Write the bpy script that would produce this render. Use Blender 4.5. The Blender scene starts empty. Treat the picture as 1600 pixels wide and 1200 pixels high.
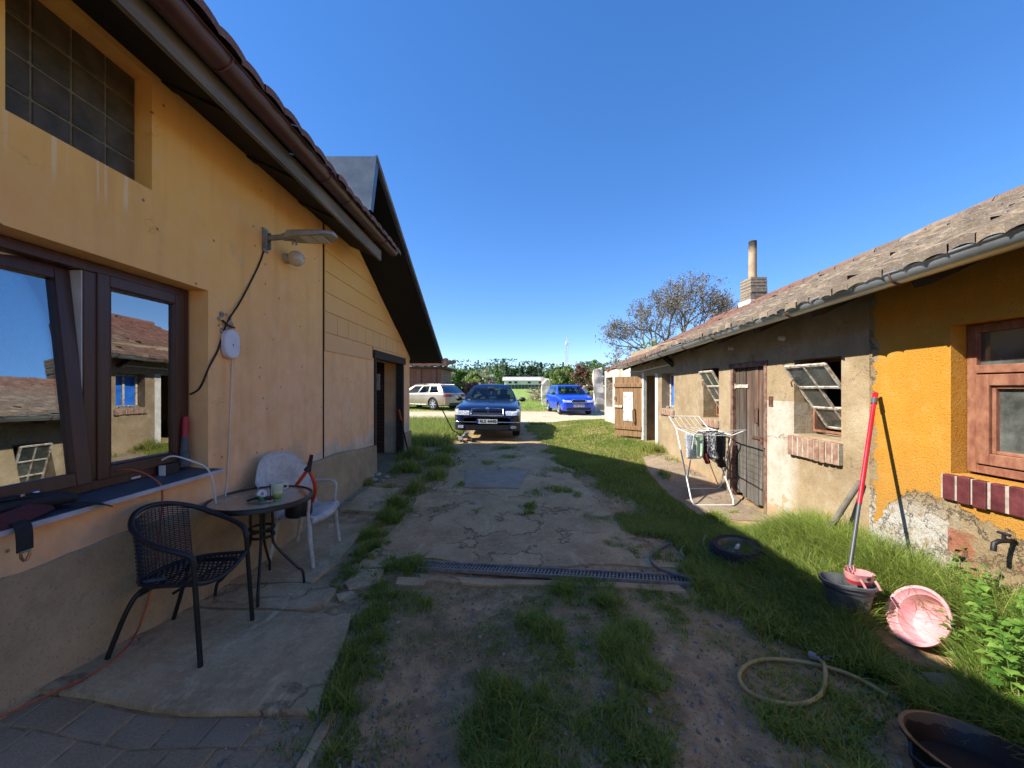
import bpy, bmesh, math, random
import numpy as np
from mathutils import Vector, Matrix, Euler
random.seed(7); rng = np.random.default_rng(7)
R = math.radians
sc = bpy.context.scene
col = sc.collection
CAMZ = 1.6; F = 601.0; VX = 797.0; VY = 606.0

# ---------------------------------------------------------------- helpers
def at(px, py, Y):
    """world point seen at photo pixel (px,py) at distance Y along the yard"""
    return Vector(((px-VX)*Y/F, Y, CAMZ-(py-VY)*Y/F))
def smooth(a, b, x):
    t = np.clip((x-a)/(b-a), 0, 1); return t*t*(3-2*t)
_hy = [-30, 3.2, 4.5, 6.5, 9.8, 14, 22, 26, 60, 130, 4000]
_hz = [0, 0, .05, .15, .23, .28, .30, .36, 1.66, 2.2, 2.2]
def terr(x, y):
    x = np.asarray(x, float); y = np.asarray(y, float)
    z = np.interp(y, _hy, _hz)
    z = z + .17*smooth(1.2, 3.0, x)*smooth(4.6, 9.0, y)*(1-smooth(12, 18, y))
    z = z + .13*smooth(-1.55, -2.35, x)*smooth(2.9, 1.7, y)
    z = z + .05*smooth(1.9, 3.0, x)*smooth(4.6, 3.8, y)
    # wheel ruts and a slight crown in the near part
    near = smooth(3.4, 2.6, y)
    z = z - .025*near*(np.exp(-((x+.42)/.22)**2)+np.exp(-((x-.95)/.25)**2))
    z = z + .012*(np.sin(x*3.1+y*1.3)*np.sin(y*2.3-x*.7)) + .006*np.sin(x*9.3+2*np.sin(y*5.1))*np.sin(y*8.7)
    return z
def tz(x, y): return float(terr(x, y))
def G(px, py):
    """ground point seen at photo pixel"""
    Y = F*CAMZ/(py-VY)
    for _ in range(30):
        x = (px-VX)*Y/F
        Y = .5*Y+.5*F*(CAMZ-tz(x, Y))/(py-VY)
    x = (px-VX)*Y/F
    return Vector((x, Y, tz(x, Y)))
def lin(c):
    return c/12.92 if c <= .04045 else ((c+.055)/1.055)**2.4
def H(s):
    return tuple(lin(int(s[i:i+2], 16)/255) for i in (0, 2, 4))+(1.,)

class MB:
    def __init__(s): s.v = []; s.f = []; s.m = []; s.cur = 0
    def add(s, vs, fs, M=None):
        b = len(s.v)
        s.v += [tuple(M @ Vector(v)) if M else tuple(v) for v in vs]
        s.f += [tuple(b+i for i in f) for f in fs]; s.m += [s.cur]*len(fs); return s
    def box(s, a, b, M=None):
        x0, y0, z0 = a; x1, y1, z1 = b
        x0, x1 = min(x0, x1), max(x0, x1); y0, y1 = min(y0, y1), max(y0, y1); z0, z1 = min(z0, z1), max(z0, z1)
        return s.add([(x0,y0,z0),(x1,y0,z0),(x1,y1,z0),(x0,y1,z0),(x0,y0,z1),(x1,y0,z1),(x1,y1,z1),(x0,y1,z1)],
              [(0,3,2,1),(4,5,6,7),(0,1,5,4),(1,2,6,5),(2,3,7,6),(3,0,4,7)], M)
    def cbox(s, c, d, rot=(0,0,0)):
        M = Matrix.Translation(c) @ Euler(rot).to_matrix().to_4x4()
        return s.box((-d[0]/2,-d[1]/2,-d[2]/2), (d[0]/2,d[1]/2,d[2]/2), M)
    def beam(s, p, q, w, h, up=(0,0,1)):
        p = Vector(p); q = Vector(q); d = (q-p); L = d.length; d.normalize()
        u = Vector(up); sx = d.cross(u)
        if sx.length < 1e-4: sx = d.cross(Vector((1,0,0)))
        sx.normalize(); u = sx.cross(d)
        M = Matrix((sx, d, u)).transposed().to_4x4(); M.translation = p
        return s.box((-w/2, 0, -h/2), (w/2, L, h/2), M)
    def tube(s, pts, r, n=8, closed=False, cap=True, flat=1.0):
        P = [Vector(p) for p in pts]; k = len(P)
        rs = r if isinstance(r, (list, tuple)) else [r]*k
        T = []
        for i in range(k):
            a = P[(i-1) % k] if (closed or i > 0) else P[i]
            b = P[(i+1) % k] if (closed or i < k-1) else P[i]
            t = b-a; T.append(t.normalized() if t.length > 1e-9 else Vector((0,0,1)))
        nrm = T[0].cross(Vector((0,0,1)))
        if nrm.length < 1e-3: nrm = T[0].cross(Vector((1,0,0)))
        nrm.normalize(); vs = []
        for i in range(k):
            nrm = nrm-T[i]*nrm.dot(T[i])
            if nrm.length < 1e-6: nrm = T[i].orthogonal()
            nrm.normalize(); bn = T[i].cross(nrm)
            for j in range(n):
                a = 2*math.pi*j/n
                vs.append(P[i]+nrm*(math.cos(a)*rs[i])+bn*(math.sin(a)*rs[i]*flat))
        fs = []
        for i in range(k if closed else k-1):
            for j in range(n):
                i2 = (i+1) % k
                fs.append((i*n+j, i*n+(j+1) % n, i2*n+(j+1) % n, i2*n+j))
        if cap and not closed:
            fs.append(tuple(range(n))[::-1]); fs.append(tuple((k-1)*n+j for j in range(n)))
        return s.add(vs, fs)
    def lathe(s, prof, n=24, M=None, a0=0, a1=2*math.pi, sx=1, sy=1):
        full = abs(a1-a0-2*math.pi) < 1e-6; k = n if full else n+1
        vs = []; fs = []
        for (r, z) in prof:
            for j in range(k):
                a = a0+(a1-a0)*j/n
                vs.append((math.cos(a)*r*sx, math.sin(a)*r*sy, z))
        for i in range(len(prof)-1):
            for j in range(n):
                j2 = (j+1) % k if full else j+1
                fs.append((i*k+j, i*k+j2, (i+1)*k+j2, (i+1)*k+j))
        return s.add(vs, fs, M)
    def grid(s, fn, nu, nv, M=None):
        vs = [fn(i/nu, j/nv) for j in range(nv+1) for i in range(nu+1)]
        fs = [(j*(nu+1)+i, j*(nu+1)+i+1, (j+1)*(nu+1)+i+1, (j+1)*(nu+1)+i) for j in range(nv) for i in range(nu)]
        return s.add(vs, fs, M)
    def prism(s, poly, h, M=None):
        n = len(poly)
        vs = [(x, y, 0) for x, y in poly]+[(x, y, h) for x, y in poly]
        fs = [tuple(range(n))[::-1], tuple(range(n, 2*n))]+[(i, (i+1) % n, n+(i+1) % n, n+i) for i in range(n)]
        return s.add(vs, fs, M)
    def build(s, name, mats, parent=None, smooth=None, bevel=0, local=False, solid=0, subd=0):
        me = bpy.data.meshes.new(name)
        vs = s.v
        if parent is not None and not local:
            Mi = rootM(parent).inverted(); vs = [Mi @ Vector(v) for v in vs]
        me.from_pydata(vs, [], s.f)
        if not isinstance(mats, (list, tuple)): mats = [mats]
        for m in mats: me.materials.append(m)
        if len(mats) > 1: me.polygons.foreach_set('material_index', s.m)
        if solid == 0:
            bm = bmesh.new(); bm.from_mesh(me); bmesh.ops.recalc_face_normals(bm, faces=bm.faces); bm.to_mesh(me); bm.free()
        if smooth is not None:
            me.polygons.foreach_set('use_smooth', [True]*len(me.polygons))
            me.set_sharp_from_angle(angle=R(smooth))
        me.update()
        o = bpy.data.objects.new(name, me); col.objects.link(o)
        if parent is not None: o.parent = parent
        if solid:
            md = o.modifiers.new('solid', 'SOLIDIFY'); md.thickness = solid; md.offset = 0
        if bevel:
            md = o.modifiers.new('bevel', 'BEVEL'); md.width = bevel; md.segments = 2; md.limit_method = 'ANGLE'; md.angle_limit = R(40)
        if subd:
            md = o.modifiers.new('sub', 'SUBSURF'); md.levels = subd; md.render_levels = subd
        return o
def rootM(o):
    while o.parent: o = o.parent
    return Matrix.Translation(o.location) @ o.rotation_euler.to_matrix().to_4x4()
def tag(o, label, cat, group=None):
    o['label'] = label; o['category'] = cat
    if group: o['group'] = group
    return o
def thing(name, label, cat, loc=(0,0,0), rz=0, group=None, rx=0, ry=0):
    o = bpy.data.objects.new(name, None); col.objects.link(o); o.empty_display_size = .1
    o.location = loc; o.rotation_euler = (rx, ry, rz); return tag(o, label, cat, group)
def struct(o, kind='structure'): o['kind'] = kind; return o
def copy_tree(o, parent=None):
    c = o.copy(); col.objects.link(c); c.parent = parent
    for ch in list(o.children): copy_tree(ch, c)
    return c
def mesh_np(name, V, Fq, mats, parent=None, smooth=False, attrs=None):
    """fast mesh from numpy; Fq (n,k) faces of equal size"""
    me = bpy.data.meshes.new(name); k = Fq.shape[1]
    me.vertices.add(len(V)); me.vertices.foreach_set('co', V.astype(np.float32).ravel())
    me.loops.add(Fq.size); me.loops.foreach_set('vertex_index', Fq.astype(np.int32).ravel())
    me.polygons.add(len(Fq)); me.polygons.foreach_set('loop_start', np.arange(0, Fq.size, k, dtype=np.int32))
    me.polygons.foreach_set('loop_total', np.full(len(Fq), k, dtype=np.int32))
    if smooth: me.polygons.foreach_set('use_smooth', np.ones(len(Fq), bool))
    for nm, arr in (attrs or {}).items():
        a = me.attributes.new(nm, 'FLOAT', 'POINT'); a.data.foreach_set('value', arr.astype(np.float32))
    for m in (mats if isinstance(mats, (list, tuple)) else [mats]): me.materials.append(m)
    me.update(calc_edges=True); me.validate()
    o = bpy.data.objects.new(name, me); col.objects.link(o)
    if parent is not None: o.parent = parent
    return o

# ---------------------------------------------------------------- node helper
class T:
    def __init__(s, name):
        s.m = bpy.data.materials.new(name); s.m.use_nodes = True; s.nt = s.m.node_tree; s.nt.nodes.clear()
        s.out = s.nt.nodes.new('ShaderNodeOutputMaterial'); s._pos = None; s._obj = None
    def n(s, typ, ins=None, **props):
        nd = s.nt.nodes.new('ShaderNode'+typ)
        for k, v in props.items(): setattr(nd, k, v)
        for k, v in (ins or {}).items():
            sk = nd.inputs[k]
            if isinstance(v, bpy.types.NodeSocket): s.nt.links.new(v, sk)
            else: sk.default_value = v
        return nd
    @property
    def pos(s):
        if s._pos is None: s._pos = s.n('NewGeometry').outputs['Position']
        return s._pos
    @property
    def obj(s):
        if s._obj is None: s._obj = s.n('TexCoord').outputs['Object']
        return s._obj
    def noise(s, scale, detail=4, rough=.55, vec=None, dist=0):
        return s.n('TexNoise', {'Vector': vec or s.obj, 'Scale': scale, 'Detail': detail, 'Roughness': rough, 'Distortion': dist}).outputs['Fac']
    def scale(s, vec, v): return s.n('Mapping', {'Vector': vec, 'Scale': v}).outputs[0]
    def ramp(s, fac, stops, interp='LINEAR'):
        nd = s.n('ValToRGB', {'Fac': fac}); cr = nd.color_ramp; cr.interpolation = interp
        while len(cr.elements) < len(stops): cr.elements.new(.5)
        for e, (p, c) in zip(cr.elements, stops):
            e.position = p; e.color = H(c) if isinstance(c, str) else ((c,)*3+(1,) if isinstance(c, (int, float)) else c)
        return nd.outputs['Color']
    def mix(s, fac, a, b, mode='MIX'):
        nd = s.n('Mix', data_type='RGBA', blend_type=mode, clamp_factor=True)
        for i, v in ((0, fac), (6, a), (7, b)):
            if isinstance(v, bpy.types.NodeSocket): s.nt.links.new(v, nd.inputs[i])
            else: nd.inputs[i].default_value = H(v) if isinstance(v, str) else v
        return nd.outputs[2]
    def math(s, op, a, b=0.0, c=None):
        ins = {0: a, 1: b}
        if c is not None: ins[2] = c
        return s.n('Math', ins, operation=op).outputs[0]
    def sep(s, vec): return s.n('SeparateXYZ', {0: vec}).outputs
    def bump(s, h, strength=.3, dist=.01, normal=None):
        ins = {'Height': h, 'Strength': strength, 'Distance': dist}
        if normal: ins['Normal'] = normal
        return s.n('Bump', ins).outputs[0]
    def bsdf(s, color, rough=.8, metal=0, normal=None, **ex):
        ins = {'Base Color': H(color) if isinstance(color, str) else color, 'Roughness': rough, 'Metallic': metal}
        if normal is not None: ins['Normal'] = normal
        ins.update(ex)
        b = s.n('BsdfPrincipled', ins); s.nt.links.new(b.outputs[0], s.out.inputs[0]); return s.m
    def surf(s, sh): s.nt.links.new(sh, s.out.inputs[0]); return s.m
def pm(name, c1, c2=None, scale=8, rough=.7, metal=0, bump=.15, bscale=60, bdist=.004, detail=5, lo=.35, hi=.65, pos=False, stretch=None, rvar=.12, **ex):
    """plain procedural material: two-tone noise colour, bump and roughness variation"""
    t = T(name); vec = t.pos if pos else t.obj
    if stretch: vec = t.scale(vec, stretch)
    n1 = t.noise(scale, detail, .6, vec)
    c = t.ramp(n1, [(lo, c1), (hi, c2 or c1)])
    n2 = t.noise(bscale, 4, .6, vec)
    rg = t.math('ADD', t.math('MULTIPLY', t.math('SUBTRACT', n1, .5), rvar*2), rough)
    return t.bsdf(c, rg, metal, t.bump(n2, bump, bdist) if bump else None, **ex)

# ---------------------------------------------------------------- world, sun, camera
SUN_EL = 41.0
w = bpy.data.worlds.new('World'); sc.world = w; w.use_nodes = True
nt = w.node_tree; bg = nt.nodes['Background']
sky = nt.nodes.new('ShaderNodeTexSky'); sky.sky_type = 'NISHITA'; sky.sun_disc = False
sky.sun_elevation = R(SUN_EL); sky.sun_rotation = R(-98.5)
sky.altitude = 200; sky.air_density = .75; sky.dust_density = .0; sky.ozone_density = 4.0
hsv = nt.nodes.new('ShaderNodeHueSaturation'); hsv.inputs['Saturation'].default_value = 1.42; hsv.inputs['Hue'].default_value = .511; gam = nt.nodes.new('ShaderNodeGamma'); gam.inputs[1].default_value = .72; nt.links.new(sky.outputs[0], gam.inputs[0]); nt.links.new(gam.outputs[0], hsv.inputs['Color']); nt.links.new(hsv.outputs[0], bg.inputs[0]); bg.inputs[1].default_value = .082
sd = bpy.data.lights.new('sun', 'SUN'); sd.energy = 2.05; sd.angle = R(.5); sd.color = (1, .94, .84)
sun = bpy.data.objects.new('sun', sd); col.objects.link(sun)
ld = Vector((1, .19, -math.tan(R(SUN_EL))*1.011)).normalized()
sun.rotation_euler = ld.to_track_quat('-Z', 'Y').to_euler(); sun.location = (-20, -2, 20)
cd = bpy.data.cameras.new('camera'); cam = bpy.data.objects.new('camera', cd); col.objects.link(cam)
cam.location = (0, 0, CAMZ); cam.rotation_euler = (R(90), 0, 0)
cd.sensor_width = 36; cd.lens = 36*F/1600; cd.shift_x = 3/1600; cd.shift_y = 6/1600
cd.clip_start = .05; cd.clip_end = 6000; sc.camera = cam
sc.view_settings.view_transform = 'Standard'; sc.view_settings.look = 'None'; sc.view_settings.exposure = 2.27; sc.view_settings.gamma = 1
sc.cycles.max_bounces = 10; sc.cycles.diffuse_bounces = 7; sc.cycles.glossy_bounces = 4; sc.cycles.transparent_max_bounces = 12
sc.cycles.use_denoising = True
sc.cycles.sample_clamp_indirect = 8
# ================================================================ GROUND
def inpoly(x, y, poly):
    x = np.asarray(x); y = np.asarray(y); c = np.zeros(x.shape, bool); n = len(poly)
    for i in range(n):
        x1, y1 = poly[i]; x2, y2 = poly[(i+1) % n]
        if y1 == y2: continue
        c ^= ((y1 > y) != (y2 > y)) & (x < (x2-x1)*(y-y1)/(y2-y1)+x1)
    return c
def vnoise(x, y, s, seed=0):
    """cheap smooth value noise 0..1"""
    x = np.asarray(x)*s; y = np.asarray(y)*s
    xi = np.floor(x).astype(int); yi = np.floor(y).astype(int); fx = x-xi; fy = y-yi
    fx = fx*fx*(3-2*fx); fy = fy*fy*(3-2*fy)
    def h(a, b):
        v = np.sin(a*127.1+b*311.7+seed*74.7)*43758.5453; return v-np.floor(v)
    return (h(xi, yi)*(1-fx)+h(xi+1, yi)*fx)*(1-fy)+(h(xi, yi+1)*(1-fx)+h(xi+1, yi+1)*fx)*fy
PX = lambda L: [tuple(G(a, b).xy) for a, b in L]
def rough_poly(P, step=.12, amp=.03, seed=1):
    out = []; n = len(P)
    for i in range(n):
        a = np.array(P[i]); b = np.array(P[(i+1) % n]); k = max(1, int(np.linalg.norm(b-a)/step))
        nrm = np.array([-(b-a)[1], (b-a)[0]])/max(1e-6, np.linalg.norm(b-a))
        for j in range(k):
            q = a+(b-a)*j/k; d = 0 if j == 0 else (vnoise(q[0]+i*3, q[1], 4, seed)-.5)*2*amp
            out.append(tuple(q+nrm*d))
    return out
slabA = [(-2.33, 1.86), (-.93, 1.86), (-1.0, 2.2), (-1.1, 2.66), (-1.5, 2.72), (-2.33, 2.73)]
slabB = [(-2.33, 2.755), (-1.55, 2.745), (-1.36, 2.8), (-1.36, 3.02), (-1.6, 3.1), (-2.33, 3.08)]
slabC = [(-2.33, 3.1), (-1.62, 3.13), (-1.58, 3.4), (-1.56, 4.25), (-1.7, 4.33), (-2.33, 4.3)]
slabD = [(-2.1, 4.75), (-1.55, 4.72), (-1.6, 5.6), (-2.05, 5.62)]
padP = PX([(560, 893), (600, 842), (650, 783), (700, 742), (722, 712), (800, 702), (868, 722), (930, 772), (985, 832), (1018, 872), (1070, 884), (1085, 892), (655, 874)])
lipP = PX([(655, 900), (1060, 917), (1072, 928), (980, 921), (660, 911)])
stoneP = [PX([(538, 915), (560, 893), (600, 893), (592, 915), (545, 925)]), PX([(622, 905), (668, 907), (662, 918), (618, 916)]), PX([(525, 932), (550, 927), (560, 937), (530, 943)])]
apron = [(2.28, 4.55), (3.1, 4.35), (3.1, 7.6), (2.55, 7.4), (2.3, 6.4), (2.22, 5.4)]
pavers = [(-2.4, .2), (-.84, .2), (-.84, 1.84), (-2.4, 1.84)]
GX = [1.22, 1.29, 1.31, 1.45, 1.53, 1.40, 1.30, 1.24, .95, .77, .6, .5]
GY = [1.62, 2.03, 2.44, 2.97, 3.5, 4.15, 4.8, 5.8, 6.9, 8.7, 11, 13]
CAPS = []   # ground capsules: x, y, radius, height, density
for px, py, r, h, d in [(1295,948,.1,.18,1),(1340,962,.1,.2,1),(1265,925,.12,.22,1),(1375,962,.08,.16,1),(1235,900,.15,.2,1),(1400,1008,.08,.13,1),(1450,1022,.1,.12,1),(1215,870,.15,.22,1)]:
    g = G(px, py); CAPS.append((g.x, g.y, r, h, d))
def strip(P_, n, jit, r0, r1, h0, h1, d0, d1, seed):
    r = random.Random(seed); Q = PX(P_)
    for k in range(n):
        u = r.random()*(len(Q)-1); i = int(u); f = u-i; x = Q[i][0]+(Q[i+1][0]-Q[i][0])*f+r.gauss(0, jit); y = Q[i][1]+(Q[i+1][1]-Q[i][1])*f+r.gauss(0, jit)
        CAPS.append((x, y, r.uniform(r0, r1), r.uniform(h0, h1), r.uniform(d0, d1)))
strip([(500, 1190), (530, 1090), (575, 1000), (600, 940), (560, 880), (600, 815), (640, 770), (690, 735), (710, 708)], 110, .085, .04, .10, .03, .11, .35, .9, 5)
strip([(880, 925), (850, 985), (800, 1060), (780, 1120), (830, 1190)], 45, .11, .04, .10, .02, .07, .3, .7, 6)
strip([(920, 920), (970, 980), (990, 1050), (985, 1110), (1000, 1190)], 45, .11, .04, .10, .02, .08, .3, .7, 7)
strip([(690, 735), (720, 770), (650, 800)], 14, .1, .04, .09, .03, .06, .3, .7, 8)
SPARSE = [(1085, 955), (1180, 1005), (1300, 1035), (1400, 1095), (1430, 1240), (1060, 1240)]; SPARSE = PX(SPARSE)
for px, py, r, h, d in [
    (500,1170,.10,.12,1),(520,1110,.13,.15,1),(535,1075,.13,.16,1),(560,1045,.10,.13,1),(585,1000,.11,.12,1),(570,965,.12,.12,1),
    (600,940,.12,.12,1),(640,945,.14,.10,.8),(520,925,.08,.08,.9),(545,900,.08,.09,1),(610,928,.06,.08,.8),(640,885,.13,.10,1),(615,880,.1,.1,1),
    (515,905,.07,.07,.9),(570,868,.1,.14,1),(585,840,.12,.16,1),(605,812,.13,.18,1),(625,790,.15,.2,1),(600,770,.16,.18,1),(650,765,.16,.2,1),
    (575,755,.16,.14,.9),(680,748,.2,.2,1),(640,735,.22,.25,1),(690,725,.25,.25,1),(650,715,.3,.3,1),(700,705,.2,.2,.9),(670,690,.3,.35,1),(560,795,.1,.1,.7),
    (880,925,.16,.15,1),(920,918,.13,.13,.9),(955,945,.16,.17,1),(985,985,.13,.16,1),(975,1015,.12,.17,1),(990,1045,.10,.15,1),(850,985,.15,.14,1),(860,1010,.12,.13,.9),
    (790,1000,.18,.07,.5),(760,985,.15,.06,.4),(820,950,.18,.06,.35),(880,1045,.13,.10,.8),(840,1045,.14,.07,.5),(750,1090,.12,.09,.8),(780,1110,.16,.14,1),(830,1110,.15,.12,.9),
    (870,1100,.13,.11,.8),(745,1160,.12,.09,.8),(800,1165,.18,.12,.9),(850,1180,.15,.12,.8),(780,1190,.12,.12,.9),(980,1085,.14,.10,.9),(960,1120,.13,.10,.9),(1010,1115,.13,.10,.9),
    (930,1150,.12,.1,.7),(990,1160,.15,.11,.9),(1030,1150,.1,.11,.9),(960,1190,.12,.1,.8),(1040,1190,.1,.1,.9),(925,980,.1,.06,.3),(1015,925,.1,.09,.7),(1060,960,.12,.07,.5),(1085,985,.1,.08,.5),
    (1095,930,.12,.1,.9),(1050,935,.1,.06,.5),(1110,1010,.1,.06,.5),(1130,1060,.1,.06,.4),(1170,1120,.15,.05,.4),(1200,1170,.18,.05,.4),
    (825,795,.1,.08,1),(818,805,.07,.08,1),(840,770,.14,.07,.9),(870,765,.16,.1,1),(900,775,.13,.08,.9),(705,792,.06,.05,.8),(720,760,.12,.1,.9),(790,765,.1,.06,.6),(740,745,.1,.07,.8),
    (750,800,.10,.05,.6),(700,838,.10,.05,.5),(935,815,.16,.06,.6),(905,800,.12,.05,.6),(860,830,.08,.05,.5),(960,850,.12,.06,.6),(680,800,.1,.05,.6),(990,860,.1,.06,.6),(760,725,.2,.06,.8),(800,715,.25,.07,.8),(870,735,.22,.07,.8),(790,700,.3,.06,.7),(905,740,.2,.07,.9),(845,745,.12,.06,.7),(465,1120,.05,.08,.5),
    (1130,818,.2,.13,1),(1160,812,.2,.10,1),(1110,830,.15,.12,1),(1020,705,.25,.22,1),(1035,690,.2,.3,1),(1040,745,.14,.14,.9),(1045,720,.12,.18,.9)]:
    g = G(px, py); CAPS.append((g.x, g.y, r*(.92 if py > 900 else 1), h*(1.0 if py > 900 else 1), d*(.72 if py > 900 else 1)))
def gmask(x, y):
    """grass density (0-1) and blade height at ground points"""
    x = np.asarray(x, float); y = np.asarray(y, float)
    D = np.zeros(x.shape); Ht = np.full(x.shape, .05); x0 = x; y0 = y
    x = x0+(vnoise(x0, y0, 6.5, 21)-.5)*.22+(vnoise(x0, y0, 17, 23)-.5)*.10; y = y0+(vnoise(x0, y0, 6.5, 22)-.5)*.24+(vnoise(x0, y0, 17, 24)-.5)*.12
    for cx, cy, r, h, d in CAPS:
        q = ((x-cx)**2+(y-cy)**2)/(r*r)
        v = d*np.exp(-q*1.25)
        up = v > D; D = np.where(up, v, D); Ht = np.where(up, h*(.25+.8*np.minimum(1, v)), Ht)
    x = x0; y = y0
    sp0 = .16*smooth(.5, .8, vnoise(x0, y0, 3.3, 51))*(x0 > -1.1)*(y0 < 3.15)*(.4+.6*vnoise(x0, y0, 19, 52)); up = sp0 > D; D = np.where(up, sp0, D); Ht = np.where(up, .028, Ht)
    xl = np.interp(y, GY, GX)+(vnoise(x, y, 3.1, 2)-.5)*.5
    lawn = smooth(-.05, .3, x-xl)*(y < 14.5)
    tall = smooth(1.75, 2.55, x)*smooth(4.3, 3.5, y)
    patch = np.where(y > 7, .45+.55*smooth(.3, .55, vnoise(x, y, 1.7, 5)), .7+.3*smooth(.3, .6, vnoise(x, y, 2.4, 5)))
    tall2 = smooth(2.45, 2.9, x)*smooth(4.4, 3.6, y)
    lh = .055+.045*smooth(4.6, 3.4, y)+.12*tall+.13*tall2
    v = lawn*patch*np.where(inpoly(x, y, apron), 0, 1)
    v = v*(1-.62*smooth(2.75, 2.2, y)*smooth(2.25, 1.75, x)*smooth(.62, .4, vnoise(x, y, 2.6, 31)))
    up = v > D; D = np.where(up, v, D); Ht = np.where(up, lh, Ht)
    # rough grass past the end of the yellow house
    b = smooth(-1.35, -1.65, x)*smooth(8.9, 9.3, y)*smooth(15, 13.5, y)*(x > -6)
    up = b > D; D = np.where(up, b, D); Ht = np.where(up, .3, Ht)
    sp_ = inpoly(x0+(vnoise(x0, y0, 5, 41)-.5)*.2, y0+(vnoise(x0, y0, 5, 42)-.5)*.2, SPARSE); D = np.where(sp_, D*(.12+.75*smooth(.45, .7, vnoise(x0, y0, 6, 43))), D); Ht = np.where(sp_, Ht*.5, Ht)
    # edges of the sandy track and field beyond
    e = smooth(20.5, 23, y)*.8*(y < 32); D = np.maximum(D, e); Ht = np.where(y > 20, .07, Ht)
    for P in (slabA, slabB, slabC, slabD): D = np.where(inpoly(x, y, P), D*np.where(D > .97, .25, 0), D)
    for ex_, ey_, er_ in ((2.33, 2.25, .16), (2.25, 2.12, .14), (2.52, 2.36, .2), (2.49, 2.24, .11), (2.49, 2.48, .11), (2.49, 2.24, .11), (2.37, 2.3, .12), (2.2, 2.0, .1), (1.86, 1.5, .26), (2.75, 4.35, .3)):
        k_ = smooth(er_, er_+.06, np.hypot(x-ex_, y-ey_)); Ht = Ht*(.45+.55*k_) if ex_ not in (2.49, 2.37) else Ht*(.3+.7*k_); D = np.where((er_ > .25) | (ex_ == 2.52), D*k_, D)
    D = np.where((y < 1.9) & (x < -.8), D*.12, D)
    D = np.where(x < -2.3, np.where(y > 8.9, D, 0), D)
    D = np.where((x > 3.08) & (y < 10), 0, D)
    return D, Ht
# ground sheet
def axis(segs):
    out = []
    for a, b, n in segs: out += list(np.linspace(a, b, n, endpoint=False))
    return np.array(out+[segs[-1][1]])
gx = axis([(-3000,-300,5),(-300,-40,8),(-40,-8,14),(-8,-3,14),(-3,3.4,160),(3.4,8,14),(8,40,16),(40,300,8),(300,3000,5)])
gy = axis([(-400,-40,4),(-40,-3,8),(-3,1.3,18),(1.3,5,100),(5,10,70),(10,24,60),(24,40,16),(40,300,14),(300,4000,8)])
XX, YY = np.meshgrid(gx, gy); X1 = XX.ravel(); Y1 = YY.ravel()
Z1 = terr(X1, Y1); nx = len(gx); ny = len(gy)
ii, jj = np.meshgrid(np.arange(nx-1), np.arange(ny-1)); a0 = (jj*nx+ii).ravel()
gF = np.stack([a0, a0+1, a0+nx+1, a0+nx], 1)
Dg, Hg = gmask(X1, Y1)
sand = smooth(11.5, 14.5, Y1+(vnoise(X1, Y1, .8, 3)-.5)*2)*smooth(22.5, 19.5, Y1)
fieldm = smooth(20.5, 23.5, Y1)
straw = np.zeros(len(X1))
for px, py, r in [(860, 915, .3), (1010, 945, .2), (880, 1075, .2), (900, 1150, .22), (870, 1000, .15), (1050, 950, .25), (1110, 1000, .25), (940, 1040, .15)]:
    g = G(px, py); straw = np.maximum(straw, np.exp(-((X1-g.x)**2+(Y1-g.y)**2)/(r*r)))
straw = np.maximum(straw, .7*smooth(.5, .75, vnoise(X1, Y1, .9, 8))*(Y1 > 8)*(Y1 < 14)*(X1 > .3))
t = T('ground')
A = lambda k: t.n('Attribute', attribute_name=k).outputs['Fac']
P = t.pos
n1 = t.noise(1.3, 6, .6, P); n2 = t.noise(9, 6, .65, P); n3 = t.noise(70, 4, .7, P)
dirt = t.ramp(n1, [(.3, 'a08258'), (.5, 'b8986c'), (.7, 'ccb082')])
dirt = t.mix(t.math('MULTIPLY', t.ramp(n2, [(.42, 0.), (.6, 1.)]), .6), dirt, '77634b')
pb = t.n('TexVoronoi', {'Vector': P, 'Scale': 46, 'Randomness': 1}); sp = t.ramp(pb.outputs['Distance'], [(.14, 1.), (.26, 0.)])
pk = t.math('GREATER_THAN', t.sep(pb.outputs['Color'])[0], .6)
peb = t.math('MULTIPLY', sp, pk)
dirt = t.mix(t.math('MULTIPLY', peb, .75), dirt, t.mix(t.sep(pb.outputs['Color'])[1], '6e665c', 'c3b8a6'))
dirt = t.mix(t.math('MULTIPLY', A('straw'), t.ramp(n2, [(.35, .2), (.6, 1.)])), dirt, t.mix(n3, '8a6f45', 'c6aa74'))
sandc = t.ramp(n2, [(.3, 'b8a384'), (.55, 'd0bd9c'), (.75, 'dccbac')])
dirt = t.mix(t.math('MULTIPLY', A('sand'), t.ramp(n1, [(.3, .6), (.5, 1.)])), dirt, sandc)
und = t.ramp(n2, [(.3, '3c3d1e'), (.55, '565527'), (.75, '75703a')])
dirt = t.mix(t.math('MULTIPLY', A('gr'), .7), dirt, und)
dirt = t.mix(A('field'), dirt, t.ramp(n1, [(.35, '6d8a34'), (.6, '8ea04a')]))
hb = t.math('ADD', t.math('MULTIPLY', n3, .5), t.math('ADD', t.math('MULTIPLY', n2, 1.2), peb))
gm = t.bsdf(dirt, .95, 0, t.bump(hb, 1.0, .022))
ground = struct(mesh_np('ground', np.stack([X1, Y1, Z1], 1), gF, gm, smooth=True, attrs={'gr': Dg, 'sand': sand, 'field': fieldm, 'straw': straw}))

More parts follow.
